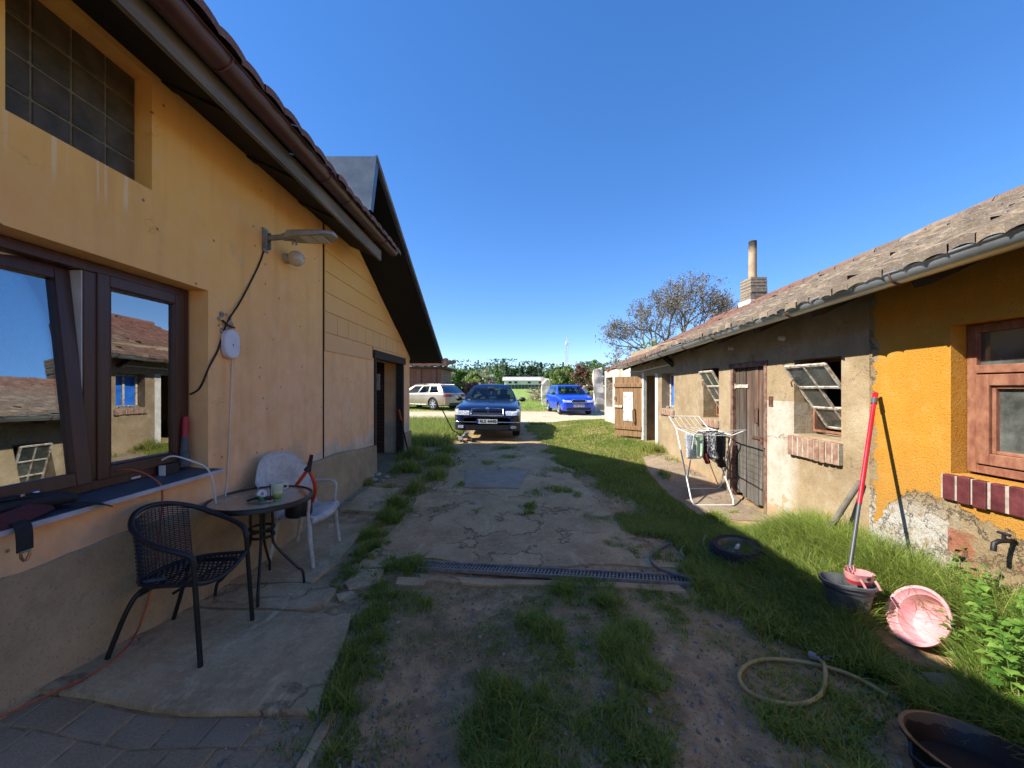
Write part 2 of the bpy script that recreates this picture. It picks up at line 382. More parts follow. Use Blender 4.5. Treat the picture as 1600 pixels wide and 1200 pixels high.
# slabs and concrete laid on the ground
def concrete(name, base, dark, light, cracks=3.0, crk=.5, moss=0.0):
    t = T(name); P = t.pos
    n1 = t.noise(2.2, 8, .72, P); n2 = t.noise(22, 7, .75, P); n3 = t.noise(90, 4, .75, P)
    c = t.ramp(n1, [(.28, dark), (.5, base), (.78, light)])
    c = t.mix(t.math('MULTIPLY', t.ramp(t.noise(3.2, 7, .75, t.scale(P, (1.6, .7, 1)), .6), [(.56, 0.), (.66, 1.)]), .7), c, light)
    c = t.mix(t.math('MULTIPLY', t.ramp(n2, [(.5, 0.), (.66, 1.)]), .45), c, light)
    c = t.mix(t.math('MULTIPLY', t.ramp(n3, [(.3, 1.), (.45, 0.)]), .45), c, '3e3a36')
    wv = t.n('Mix', {0: .13}, data_type='RGBA'); t.nt.links.new(P, wv.inputs[6]); t.nt.links.new(t.n('TexNoise', {'Vector': P, 'Scale': 3.5, 'Detail': 5}).outputs['Color'], wv.inputs[7])
    vo = t.n('TexVoronoi', {'Vector': wv.outputs[2], 'Scale': cracks}, feature='DISTANCE_TO_EDGE').outputs['Distance']
    rg_ = t.math('ABSOLUTE', t.math('SUBTRACT', t.noise(cracks*.55, 8, .58, P), .5)); ck = t.math('MULTIPLY', t.ramp(rg_, [(.0, 1.), (.010, 0.)]), t.ramp(t.noise(1.7, 3, .5, P), [(.42, 0.), (.52, 1.)]))
    c = t.mix(t.math('MULTIPLY', ck, crk), c, '2c2723')
    sp = t.n('TexVoronoi', {'Vector': P, 'Scale': 30}); st = t.math('MULTIPLY', t.ramp(sp.outputs['Distance'], [(.1, 1.), (.18, 0.)]), t.math('GREATER_THAN', t.sep(sp.outputs['Color'])[0], .8))
    c = t.mix(t.math('MULTIPLY', st, .5), c, 'b5aa9a')
    h = t.math('SUBTRACT', t.math('ADD', t.math('MULTIPLY', n2, .8), t.math('MULTIPLY', n3, .4)), t.math('MULTIPLY', ck, 1.5))
    return t.bsdf(c, .9, 0, t.bump(h, .8, .012))
m_slab = concrete('slab_concrete', 'b69b74', '927a56', 'dcc49c', 1.2, .4)
m_pad = concrete('pad_concrete', 'b3966a', '927754', 'd2b88c', 2.0, .6)
m_apron = concrete('apron_concrete', '86745f', '6b5b4a', 'a8977d', 1.5, .5)
def sheet(name, poly, h, mat, skirt=.12, cell=.15, tilt=0):
    bm = bmesh.new(); vs = [bm.verts.new((x, y, 0)) for x, y in poly]; bm.faces.new(vs)
    xs = [p[0] for p in poly]; ys = [p[1] for p in poly]
    for ax, lo, hi in ((0, min(xs), max(xs)), (1, min(ys), max(ys))):
        k = np.arange(math.floor(lo/cell)*cell, hi, cell)
        for c in k:
            if c <= lo: continue
            co = [0, 0, 0]; no = [0, 0, 0]; co[ax] = c; no[ax] = 1
            bmesh.ops.bisect_plane(bm, geom=bm.verts[:]+bm.edges[:]+bm.faces[:], plane_co=co, plane_no=no)
    for v in bm.verts: v.co.z = tz(v.co.x, v.co.y)+h
    r = bmesh.ops.extrude_edge_only(bm, edges=[e for e in bm.edges if e.is_boundary])
    for v in r['geom']:
        if isinstance(v, bmesh.types.BMVert): v.co.z -= skirt
    bmesh.ops.recalc_face_normals(bm, faces=bm.faces)
    me = bpy.data.meshes.new(name); bm.to_mesh(me); bm.free(); me.materials.append(mat)
    me.polygons.foreach_set('use_smooth', [True]*len(me.polygons)); me.set_sharp_from_angle(angle=R(40))
    o = bpy.data.objects.new(name, me); col.objects.link(o); return struct(o)
for P_, s_ in ((slabA, 1), (slabB, 2), (slabC, 3), (slabD, 4)): sheet('concrete_slab', rough_poly(P_, .1, .018, s_), .03, m_slab)
sheet('concrete_pad', rough_poly(padP, .12, .05, 5), .012, m_pad, cell=.1)
sheet('concrete_lip', rough_poly(lipP, .1, .012, 6), .02, m_pad)
for P_ in stoneP: sheet('paving_stone', rough_poly(P_, .06, .01, 7), .02, m_slab)
sheet('shed_apron', rough_poly(apron, .12, .04, 8), .012, m_apron)
# grey concrete pavers with an edging strip
t = T('paver'); P = t.pos
c = t.ramp(t.noise(3, 5, .6, P), [(.3, '927c5c'), (.7, 'ad9672')]); c = t.mix(t.math('MULTIPLY', t.ramp(t.noise(120, 3, .6, P), [(.4, 1.), (.55, 0.)]), .35), c, '3d3b39')
isl = t.n('NewGeometry').outputs['Random Per Island']; c = t.mix(t.math('MULTIPLY', isl, .25), c, '948b80')
m_pav = t.bsdf(c, .85, 0, t.bump(t.noise(150, 3, .6, P), .4, .004))
mb = MB(); yy = .2; row = 0
while yy < 1.82:
    xx = -2.5+(.1 if row % 2 else 0)
    while xx < -.9:
        x2 = min(xx+.195, -.905); y2 = yy+.16
        if x2-xx > .03:
            dz = random.uniform(-.003, .003); cx = (xx+x2)/2; cy = (yy+y2)/2
            e = .006
            b = [(xx, yy), (x2, yy), (x2, y2), (xx, y2)]
            lo = [(q[0], q[1], tz(*q)-.05) for q in b]; mi = [(q[0], q[1], tz(*q)+dz-.003) for q in b]
            i4 = [(xx+e, yy+e), (x2-e, yy+e), (x2-e, y2-e), (xx+e, y2-e)]; hi = [(q[0], q[1], tz(*q)+.004+dz) for q in i4]
            mb.add(lo+mi+hi, [(8,9,10,11)]+[(k, (k+1) % 4, 4+(k+1) % 4, 4+k) for k in range(4)]+[(4+k, 4+(k+1) % 4, 8+(k+1) % 4, 8+k) for k in range(4)])
        xx += .203
    yy += .166; row += 1
struct(mb.build('paver_path', m_pav))
mb = MB()
for k in range(6): mb.beam((-.87, .2+k*.28, tz(-.87, .2+k*.28)-.05), (-.87, .2+k*.28+.272, tz(-.87, .48+k*.28)-.05), .05, .13)
struct(mb.build('edging_strip', m_slab, bevel=.006))

# ---------------------------------------------------------------- grass
t = T('grass_blade')
ti = t.n('Attribute', attribute_name='tint').outputs['Fac']; hh = t.n('Attribute', attribute_name='along').outputs['Fac']
c = t.ramp(ti, [(.0, '38591c'), (.3, '527322'), (.55, '6f8c30'), (.8, '94a046'), (.93, 'a89a5c'), (1., 'c2ad76')])
c = t.mix(t.math('MULTIPLY', hh, .5), c, 'a3b35a')
b = t.n('BsdfPrincipled', {'Base Color': c, 'Roughness': .55, 'Specular IOR Level': .3}); tr = t.n('BsdfTranslucent', {'Color': c})
ms = t.n('MixShader', {0: .42, 1: b.outputs[0], 2: tr.outputs[0]})
m_grass = t.surf(ms.outputs[0])
def blades(n, xr, yr, wid, segs, hmul=1.0, lean=.55, seed=1, tint_hi=.9, pw=1.0):
    r = np.random.default_rng(seed)
    x = r.uniform(xr[0], xr[1], n); y = r.uniform(yr[0], yr[1], n)
    D, Ht = gmask(x, y); fine = .55+.9*vnoise(x, y, 11, seed)*vnoise(x, y, 4.3, seed+3)*1.6
    k = r.random(n) < (D**pw)*np.clip(fine, .15, 1)
    x = x[k]; y = y[k]; Ht = Ht[k]; D = D[k]; m = len(x)
    z = terr(x, y)-.004
    h = Ht*hmul*r.uniform(.45, 1.25, m); an = r.uniform(0, 2*np.pi, m); ln = h*lean*r.uniform(.2, 1.3, m)
    wv = wid*r.uniform(.6, 1.3, m)
    dx = np.cos(an); dy = np.sin(an); fa = an+r.uniform(-1.2, 1.2, m)+np.pi/2; sx = np.cos(fa); sy = np.sin(fa)
    V = np.zeros((m, (segs+1)*2, 3)); al = np.zeros((m, (segs+1)*2))
    for s in range(segs+1):
        f = s/segs; cx = x+dx*ln*f**2; cy = y+dy*ln*f**2; cz = z+h*(f-.22*f**3*np.minimum(1, ln/np.maximum(h, 1e-3)))
        w2 = wv*.5*(1-f**1.6)+.0003
        V[:, 2*s, 0] = cx-sx*w2; V[:, 2*s, 1] = cy-sy*w2; V[:, 2*s, 2] = cz
        V[:, 2*s+1, 0] = cx+sx*w2; V[:, 2*s+1, 1] = cy+sy*w2; V[:, 2*s+1, 2] = cz
        al[:, 2*s:2*s+2] = f
    base = np.arange(m)[:, None]*(segs+1)*2
    Fq = np.concatenate([base+np.array([[2*s, 2*s+1, 2*s+3, 2*s+2]]) for s in range(segs)], 0)
    tn = np.clip(.15+.6*vnoise(x, y, 1.9, 4)+r.normal(0, .16, m), 0, tint_hi)
    dry = r.random(m) < (.14+.42*(y > 5.5)*vnoise(x, y, 1.1, 9))
    tn = np.where(dry, r.uniform(.86, 1, m), tn)
    return V.reshape(-1, 3), Fq, np.repeat(tn, (segs+1)*2), al.ravel()
def weeds(n, xr, yr, seed):
    return blades(n, xr, yr, .022, 3, hmul=.55, lean=2.2, seed=seed, pw=.6)
parts = [weeds(9000, (-2.2, 3.0), (1.3, 5.5), 31), blades(430000, (-2.3, 1.4), (1.3, 5.0), .005, 4, seed=11, lean=1.0, hmul=.95), blades(230000, (1.1, 3.1), (0.0, 4.6), .007, 4, seed=12, lean=1.0, hmul=1.1),
         blades(200000, (-2.3, 3.1), (4.6, 9.0), .009, 2, seed=13), blades(150000, (-5.5, 4.6), (9, 14.6), .014, 2, seed=14), blades(40000, (-9, 9), (20.5, 32), .03, 1, seed=15)]
Vs = []; Fs = []; tn = []; al = []; off = 0
for V, Fq, a, b in parts:
    Vs.append(V); Fs.append(Fq+off); off += len(V); tn.append(a); al.append(b)
gr = mesh_np('grass', np.concatenate(Vs), np.concatenate(Fs), m_grass, attrs={'tint': np.concatenate(tn), 'along': np.concatenate(al)})
struct(gr, 'stuff'); print('grass quads', len(gr.data.polygons))
# small litter: twigs, pebbles and dry bits trodden into the dirt
mb = MB()
for k in range(3800):
    y = 1.35+3.6*random.random()**1.3; x = random.uniform(-1.25, 1.8)
    z = tz(x, y); a = random.uniform(0, 6.28)
    if random.random() < .28:
        L = random.uniform(.02, .09); mb.cur = 0
        mb.tube([(x, y, z+.004), (x+math.cos(a)*L*.5, y+math.sin(a)*L*.5, z+.009), (x+math.cos(a+.2)*L, y+math.sin(a+.2)*L, z+.005)], random.uniform(.0009, .002), 4)
    else:
        r = .0035+.012*random.random()**2.2; mb.cur = 1
        M_ = Matrix.Translation((x, y, z+r*.3)) @ Euler((random.random()*3, random.random()*3, a)).to_matrix().to_4x4()
        mb.lathe([(.001, -r*.6), (r, -r*.3), (r*1.1, r*.2), (.001, r*.6)], 5, M_)
m_lit = pm('dry_twig', '8d7650', 'b59d70', 30, .9, bump=0); m_peb = pm('pebble', '6c645a', 'a89d8c', 20, .9, bump=.2)
struct(mb.build('ground_litter', [m_lit, m_peb]), 'stuff')
# ================================================================ YELLOW HOUSE (left) AND ITS ANNEX
def holed(mb, x0, xb, y0, y1, z0, z1, holes, ends=True):
    """wall slab between planes X=x0 (front) and X=xb (back) with rectangular openings (ya,yb,za,zb)"""
    ys = sorted({y0, y1, *[h[0] for h in holes], *[h[1] for h in holes]}); zs = sorted({z0, z1, *[h[2] for h in holes], *[h[3] for h in holes]})
    for a, b in zip(ys, ys[1:]):
        for c, d in zip(zs, zs[1:]):
            if any(h[0] <= a and b <= h[1] and h[2] <= c and d <= h[3] for h in holes): continue
            for X in (x0, xb): mb.add([(X, a, c), (X, b, c), (X, b, d), (X, a, d)], [(0, 1, 2, 3)])
    rects = list(holes)+([(y0, y1, z0, z1)] if ends else [])
    for (a, b, c, d) in rects:
        p = [(a, c), (b, c), (b, d), (a, d)]
        for k in range(4):
            q = p[k]; r = p[(k+1) % 4]
            mb.add([(x0, *q), (x0, *r), (xb, *r), (xb, *q)], [(0, 1, 2, 3)])
def ochre_plaster():
    t = T('ochre_plaster'); P = t.pos; s = t.sep(P)
    n1 = t.noise(.9, 5, .6, P); n2 = t.noise(6, 6, .65, P); n3 = t.noise(260, 3, .6, P); vst = t.noise(3.5, 4, .6, t.scale(P, (1, 1, .12)))
    c = t.ramp(n1, [(.3, 'e8a63e'), (.5, 'f0b24a'), (.7, 'f5bd5c')])
    # lower wall pinkish, upper wall deeper ochre; faded paler towards the far end
    up = t.n('MapRange', {0: s[2], 1: .8, 2: 2.9}).outputs[0]; up = t.math('MULTIPLY', up, t.n('MapRange', {0: s[1], 1: 3.0, 2: 5.5, 3: 1., 4: .62}).outputs[0])
    c = t.mix(t.math('ADD', t.math('MULTIPLY', up, .75), t.math('MULTIPLY', t.math('SUBTRACT', n1, .5), .6)), t.ramp(n2, [(.35, 'eeb886'), (.65, 'f5c898')]), c)
    c = t.mix(t.math('MULTIPLY', t.ramp(vst, [(.5, 0.), (.75, 1.)]), .35), c, 'b07a44')
    sm = t.math('MULTIPLY', t.ramp(n2, [(.55, 0.), (.75, 1.)]), .25); c = t.mix(sm, c, 'e9c79c')
    # flaking near the base: bare lime plaster
    low = t.n('MapRange', {0: s[2], 1: 1.12, 2: .72}).outputs[0]; far = t.n('MapRange', {0: s[1], 1: 3.3, 2: 4.4}).outputs[0]
    fl = t.math('GREATER_THAN', t.math('ADD', t.math('MULTIPLY', low, .42), t.noise(4.2, 6, .65, P)), .82)
    c = t.mix(t.math('MULTIPLY', t.math('MULTIPLY', fl, far), .85), c, t.ramp(n2, [(.3, 'b9ac97'), (.6, 'd6c9b2')]))
    # grey water stain above the plinth
    st = t.math('MULTIPLY', t.ramp(t.math('ADD', t.noise(2.3, 4, .6, P), t.math('MULTIPLY', low, .25)), [(.62, 0.), (.8, 1.)]), .45)
    c = t.mix(st, c, '9f8f78')
    hc = t.math('MULTIPLY', t.ramp(t.math('ABSOLUTE', t.math('SUBTRACT', t.noise(.9, 8, .6, P), .5)), [(0., 1.), (.0035, 0.)]), t.ramp(t.noise(1.4, 3, .5, t.scale(P, (1, 1, .6))), [(.55, 0.), (.66, .35)])); c = t.mix(hc, c, '6a4a2a')
    sk = t.n('TexVoronoi', {'Vector': P, 'Scale': 7.0}); sps = t.math('MULTIPLY', t.ramp(sk.outputs['Distance'], [(.05, 1.), (.09, 0.)]), t.math('GREATER_THAN', t.sep(sk.outputs['Color'])[0], .86)); c = t.mix(t.math('MULTIPLY', sps, .8), c, '7a4c26')
    # thin runs below the glass blocks
    wv = t.n('TexNoise', {'Vector': t.scale(P, (1, 24, .3)), 'Scale': 1.0, 'Detail': 2}).outputs['Fac']
    zr = t.math('MULTIPLY', t.math('MULTIPLY', t.n('MapRange', {0: s[2], 1: 2.62, 2: 2.72}).outputs[0], t.math('LESS_THAN', s[2], 2.875)), t.math('LESS_THAN', s[1], 2.42))
    c = t.mix(t.math('MULTIPLY', t.math('MULTIPLY', t.ramp(wv, [(.60, 0.), (.66, 1.)]), zr), .5), c, 'f0d8b0')
    h = t.math('ADD', t.math('MULTIPLY', n3, .5), t.math('SUBTRACT', t.noise(28, 4, .6, P), t.math('MULTIPLY', t.math('MULTIPLY', fl, far), .8)))
    return t.bsdf(c, .9, 0, t.bump(h, .35, .006))
m_och = ochre_plaster()
def plinth_mat():
    t = T('plinth_render'); P = t.pos; s = t.sep(P)
    n1 = t.noise(1.8, 6, .65, P); n2 = t.noise(11, 6, .7, P); n3 = t.noise(75, 3, .7, P)
    c = t.ramp(n1, [(.3, '8a785c'), (.5, 'a4906e'), (.7, 'baa680')])
    low = t.n('MapRange', {0: s[2], 1: .55, 2: 0.}).outputs[0]
    c = t.mix(t.math('MULTIPLY', t.ramp(t.math('ADD', n2, t.math('MULTIPLY', low, .25)), [(.5, 0.), (.75, 1.)]), .6), c, 'b5a283')
    c = t.mix(t.math('MULTIPLY', t.ramp(n3, [(.32, 1.), (.44, 0.)]), .5), c, '544d45')
    return t.bsdf(c, .92, 0, t.bump(t.math('ADD', n2, n3), .6, .01))
m_pli = plinth_mat()
m_brown = pm('brown_plastic_frame', '3a221a', '4c3025', 9, .42, bump=.12, bscale=25, stretch=(1, 4, .3))
m_white_pvc = pm('white_plastic', 'b9b7b2', 'cfcdc8', 5, .45, bump=0)
m_darkwood = pm('weathered_dark_wood', '2a211b', '40342a', 6, .85, bump=.5, bscale=40, stretch=(1, 6, 6), bdist=.006)
m_soffit = pm('tarred_boards', '0a0807', '130f0d', 5, .9, bump=.4, bscale=30, pos=True)  # boards in a plain near-black tone
m_gutter_br = pm('brown_gutter_paint', '43231f', '52302a', 4, .38, bump=.05, bscale=12, pos=True)
m_greywood = pm('grey_weathered_board', '57524a', '7d766a', 3, .85, bump=.6, bscale=40, bdist=.006, pos=True, stretch=(3, .5, 3))
def glass_mat(name, refl=.16, tint='dfe6e4', rough=.0, dirt=.0, dcol='8f8c80', fm=2.0):
    t = T(name); fr = t.n('Fresnel', {'IOR': 1.52}).outputs[0]
    f = t.math('MINIMUM', t.math('ADD', t.math('MULTIPLY', fr, fm), refl), 1.0)
    tr = t.n('BsdfTransparent', {'Color': H(tint)}); gl = t.n('BsdfGlossy', {'Color': (.95, .97, 1, 1), 'Roughness': rough})
    sh = t.n('MixShader', {0: f, 1: tr.outputs[0], 2: gl.outputs[0]}).outputs[0]
    if dirt:
        df = t.n('BsdfDiffuse', {'Color': H(dcol)}); k = t.math('MULTIPLY', t.ramp(t.noise(5, 6, .65), [(.35, .25), (.7, 1.)]), dirt)
        sh = t.n('MixShader', {0: k, 1: sh, 2: df.outputs[0]}).outputs[0]
    return t.surf(sh)
m_glass = glass_mat('window_glass', .22, 'c9d2d0')
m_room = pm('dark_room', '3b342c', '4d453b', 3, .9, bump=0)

house = thing('yellow_house', 'long ochre plastered house with dark brown window and tiled eave, in shadow', 'house', (-2.3, 1, 0))
WIN = (1.5, 2.93, .93, 2.34); BLK = (1.752, 2.47, 2.868, 3.58)
mb = MB(); holed(mb, -2.3, -2.72, -4.2, 4.728, -.2, 3.66, [WIN, BLK]); wall = mb.build('wall', m_och, house)
# torn plaster hole where the cables pass and small chips
mb = MB()
for k in range(9):
    a = k*.7; mb.lathe([(.001, 0), (random.uniform(.012, .03), .002), (.001, .003)], 6, Matrix.Translation((-2.299, 3.1+math.cos(a)*.07, 2.12+math.sin(a)*.075)) @ Euler((0, R(90), 0)).to_matrix().to_4x4())
for k in range(0):
    y = random.uniform(1.6, 4.6); z = random.choice([random.uniform(.78, .95), random.uniform(2.6, 2.85), random.uniform(1, 3.4)])
    mb.lathe([(.001, 0), (random.uniform(.004, .012), .0015), (.001, .002)], 5, Matrix.Translation((-2.2995, y, z)) @ Euler((0, R(90), random.random())).to_matrix().to_4x4())
mb.build('plaster_hole', pm('bare_plaster', 'a79f90', '5d564b', 40, .9, bump=.3), house)
mb = MB()
def pl_prof(y): return -2.285 if y < 3.25 else -2.225
ysP = list(np.linspace(-4.2, 6.4, 107))
top = lambda y: (.74+.006*math.sin(y*9)+.004*math.sin(y*23)) if y < 4.9 else .74-.1*smooth(4.9, 6.4, y)
vs = []; fs = []
for i, y in enumerate(ysP):
    x = pl_prof(y)+.006*math.sin(y*13); zb = min(tz(-2.2, y), .1)-.15
    vs += [(x+.015, y, zb), (x+.008, y, .35), (x, y, top(y)-.012), (x-.012, y, top(y)), (-2.31, y, top(y)+.002)]
for i in range(len(ysP)-1):
    for k in range(4): fs.append((i*5+k, (i+1)*5+k, (i+1)*5+k+1, i*5+k+1))
e = (len(ysP)-1)*5; fs.append((e, e+1, e+2, e+3, e+4)); fs.append((4, 3, 2, 1, 0))
mb.add(vs, fs); mb.build('plinth', m_pli, house, smooth=40)
# --- window
def frame_rect(mb, x0, x1, ya, yb, za, zb, w, M=None):
    mb.box((x0, ya, za), (x1, ya+w, zb), M); mb.box((x0, yb-w, za), (x1, yb, zb), M)
    mb.box((x0, ya+w, za), (x1, yb-w, za+w), M); mb.box((x0, ya+w, zb-w), (x1, yb-w, zb), M)
mb = MB(); frame_rect(mb, -2.51, -2.435, 1.5, 2.915, 1.0, 2.335, .06); mb.box((-2.512, 2.195, 1.06), (-2.434, 2.27, 2.275))
win = mb.build('window', m_brown, house, bevel=.005)
mb = MB(); frame_rect(mb, -2.502, -2.425, 2.262, 2.862, 1.053, 2.283, .072); frame_rect(mb, -2.47, -2.428, 2.334, 2.79, 1.125, 2.211, .012)
mb.build('sash', m_brown, win, bevel=.006)
mb = MB(); Myaw = Matrix.Translation((-2.459, 2.56, 0)) @ Matrix.Rotation(R(-1.5), 4, 'Z') @ Matrix.Translation((2.459, -2.56, 0)); mb.box((-2.462, 2.335, 1.126), (-2.456, 2.789, 2.21), Myaw); mb.build('pane', m_glass, win)
tilt = Matrix.Translation((-2.46, 0, 1.056)) @ Matrix.Rotation(R(-1.5), 4, 'Z') @ Matrix.Rotation(R(-6.3), 4, 'Y') @ Matrix.Translation((2.46, 0, -1.056))
mb = MB(); frame_rect(mb, -2.5, -2.425, 1.555, 2.184, 1.056, 2.28, .075, tilt)
mb.build('tilted_sash', m_brown, win, bevel=.006)
mb = MB(); mb.box((-2.462, 1.628, 1.13), (-2.456, 2.11, 2.206), tilt); mb.build('pane', m_glass, win)
mb = MB(); mb.box((-2.60, 2.188, 1.07), (-2.44, 2.1945, 2.27)); mb.box((-2.62, 2.1, 1.07), (-2.6, 2.194, 2.27)); mb.box((-2.52, 1.56, 2.235), (-2.508, 2.155, 2.272)); mb.build('inner_rebate', m_white_pvc, win)
m_fit = pm('dark_metal_fitting', '1d1d1e', '2b2b2c', 20, .4, .8, bump=0)
for z in (1.32, 1.62): MB().box((-2.506, 2.166, z), (-2.492, 2.188, z+.07)).build('latch_plate', m_fit, win)
mb = MB(); mb.box((-2.434, 2.47, 1.012), (-2.429, 2.53, 1.024)); mb.build('drain_cap', m_white_pvc, win)
m_sill = pm('slate_grey_sill', '3a3f47', '555a61', 12, .55, bump=.15, bscale=40, stretch=(6, 1, 1))
mb = MB(); mb.add([(-2.44, 1.42, .985), (-2.225, 1.42, .957), (-2.225, 2.985, .957), (-2.44, 2.93, .985), (-2.44, 1.42, .999), (-2.222, 1.42, .972), (-2.222, 2.985, .972), (-2.44, 2.93, .999)],
    [(0,1,2,3),(7,6,5,4),(0,4,5,1),(1,5,6,2),(2,6,7,3),(3,7,4,0)])
mb.build('window_sill', m_sill, house)
mb = MB(); mb.box((-2.228, 1.42, .95), (-2.216, 2.985, .975)); mb.build('sill_edge', pm('pale_edge_strip', '9fa3ab', 'b7bac0', 10, .5, bump=.05), house)
# inside: a dim room, lace curtain
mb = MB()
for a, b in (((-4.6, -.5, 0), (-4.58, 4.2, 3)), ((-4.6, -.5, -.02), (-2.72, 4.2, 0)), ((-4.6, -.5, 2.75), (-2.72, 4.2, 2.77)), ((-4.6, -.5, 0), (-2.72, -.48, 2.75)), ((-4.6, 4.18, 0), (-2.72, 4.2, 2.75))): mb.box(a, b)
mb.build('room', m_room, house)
t = T('lace_curtain'); tr = t.n('BsdfTransparent'); df = t.n('BsdfDiffuse', {'Color': H('d8d6cc')}); lt = t.n('BsdfTranslucent', {'Color': H('d8d6cc')})
a1 = t.n('AddShader', {0: df.outputs[0], 1: lt.outputs[0]}); k = t.ramp(t.noise(60, 3, .7), [(.35, .35), (.6, .85)])
m_lace = t.surf(t.n('MixShader', {0: k, 1: tr.outputs[0], 2: a1.outputs[0]}).outputs[0])
mb = MB(); mb.grid(lambda u, v: (-2.66+.02*math.sin(u*70)+.012*math.sin(u*31+v*3), 1.45+.78*u, 1.02+1.3*v), 120, 8)
mb.grid(lambda u, v: (-2.66+.015*math.sin(u*40), 2.72+.2*u, 1.02+1.3*v), 40, 8)
mb.build('curtain', m_lace, house, smooth=180)
# --- glass block window
t = T('glass_block'); n2 = t.noise(9, 5, .6)
m_blk = t.bsdf(t.ramp(n2, [(.3, '3d3729'), (.7, '5a5140')]), t.ramp(t.noise(4, 4, .6), [(.3, .4), (.7, .65)]), 0, t.bump(t.noise(14, 3, .5), .25, .01), **{'Specular IOR Level': .25})
mb = MB(); mb.box((-2.46, 1.752, 2.868), (-2.412, 2.47, 3.58)); gbw = mb.build('glass_block_window', pm('block_mortar', '6b624c', '857a5e', 30, .9, bump=.3), house)
for i in range(4):
    for j in range(4):
        mb = MB(); y = 1.755+i*.179; z = 2.872+j*.178
        mb.box((-2.44, y+.004, z+.004), (-2.404, y+.173, z+.172)); mb.build('glass_block', m_blk, gbw, bevel=.008)
# --- eave: rafters, soffit boards, fascia, gutter, tiles
mb = MB()
def slope_sheet(mb, xa, za, xb, zb, y0, y1, th):
    mb.add([(xa, y0, za), (xb, y0, zb), (xb, y1, zb), (xa, y1, za), (xa, y0, za+th), (xb, y0, zb+th), (xb, y1, zb+th), (xa, y1, za+th)],
           [(0,3,2,1),(4,5,6,7),(0,1,5,4),(1,2,6,5),(2,3,7,6),(3,0,4,7)])
slope_sheet(mb, -1.84, 3.425, -2.9, 3.90, -4.2, 5.5, .03)
mb.build('soffit', m_soffit, house)
mb = MB()
for y in np.arange(-.7, 4.75, .82): MB().beam((-1.86, y, 3.44), (-2.29, y, 3.645), .09, .06).build('rafter', m_soffit, house)
mb = MB(); mb.box((-1.845, -4.2, 3.39), (-1.815, 5.42, 3.53)); mb.build('fascia', m_greywood, house)
def gut_z(y): return 3.545+.018*(y-1.5)
gut = MB(); th = [math.pi+math.pi*k/10 for k in range(11)]
N = 40; vs = []; fs = []
for i in range(N+1):
    y = -4.2+(5.68+4.2)*i/N
    for rr in (.08, .074):
        for a in th: vs.append((-1.725+math.cos(a)*rr, y, gut_z(y)+math.sin(a)*rr))
for i in range(N):
    for o in (0, 11):
        for k in range(10): fs.append((i*22+o+k, (i+1)*22+o+k, (i+1)*22+o+k+1, i*22+o+k+1))
fs.append(tuple(N*22+k for k in range(11))); fs.append(tuple(range(11)))
gut.add(vs, fs)
gut.tube([(-1.645, -4.2+(5.68+4.2)*i/N, gut_z(-4.2+9.88*i/N)) for i in range(N+1)], .009, 8)
go = gut.build('gutter', m_gutter_br, house, smooth=50)
mb = MB()
for y in (1.05, 2.28, 3.55, 5.15):
    MB().tube([(-1.725+math.cos(a)*.0835, y, gut_z(y)+math.sin(a)*.0835) for a in th], .006, 6).build('gutter_bracket', m_gutter_br, go, smooth=50)
mb.tube([(-1.725+math.cos(a)*.082, 4.0, gut_z(4.0)+math.sin(a)*.082) for a in th], .008, 6)
mb.build('gutter_seam', m_gutter_br, go, smooth=50)
def tile_mat(name, a, b, c_, lich, amt):
    t = T(name); P = t.pos; ri = t.n('NewGeometry').outputs['Random Per Island']
    c = t.ramp(ri, [(.0, a), (.5, b), (1., c_)]); n2 = t.noise(6, 6, .7, P); n3 = t.noise(45, 5, .7, P)
    c = t.mix(t.math('MULTIPLY', t.ramp(n2, [(.35, 0.), (.65, 1.)]), .45*amt+.2), c, '4a4038')
    c = t.mix(t.math('MULTIPLY', t.ramp(n3, [(.5, 0.), (.66, 1.)]), amt), c, lich)
    return t, P, c, n3
t, P, c, n3 = tile_mat('house_tile', '6b4436', '7c4e3c', '6a4638', '857d6c', .5)
m_tileL = t.bsdf(c, .85, 0, t.bump(n3, .5, .008))
mb = MB(); sl = .45
for r in range(11):
    for i in range(int(9.9/.21)+1):
        y0 = -4.2+i*.21
        if y0 > 5.55: continue
        x0 = -1.60-r*.29; jx = random.uniform(-.012, .012); jz = random.uniform(-.003, .006); ph = random.uniform(-.004, .004)
        def fn(u, v, s=0):
            x = x0+jx-v*.33; y = y0+u*.218
            return (x, y, 3.565+sl*(-1.6-x)+.024*abs(math.sin(u*math.pi))**.8+.022*(1-v)+jz-s)
        n0 = len(mb.v); mb.grid(fn, 6, 1); mb.add([fn(k/6, 0) for k in range(7)]+[fn(k/6, 0, .05) for k in range(7)], [(k, k+1, 8+k, 7+k) for k in range(6)])
mb.build('tiled_roof', m_tileL, house)

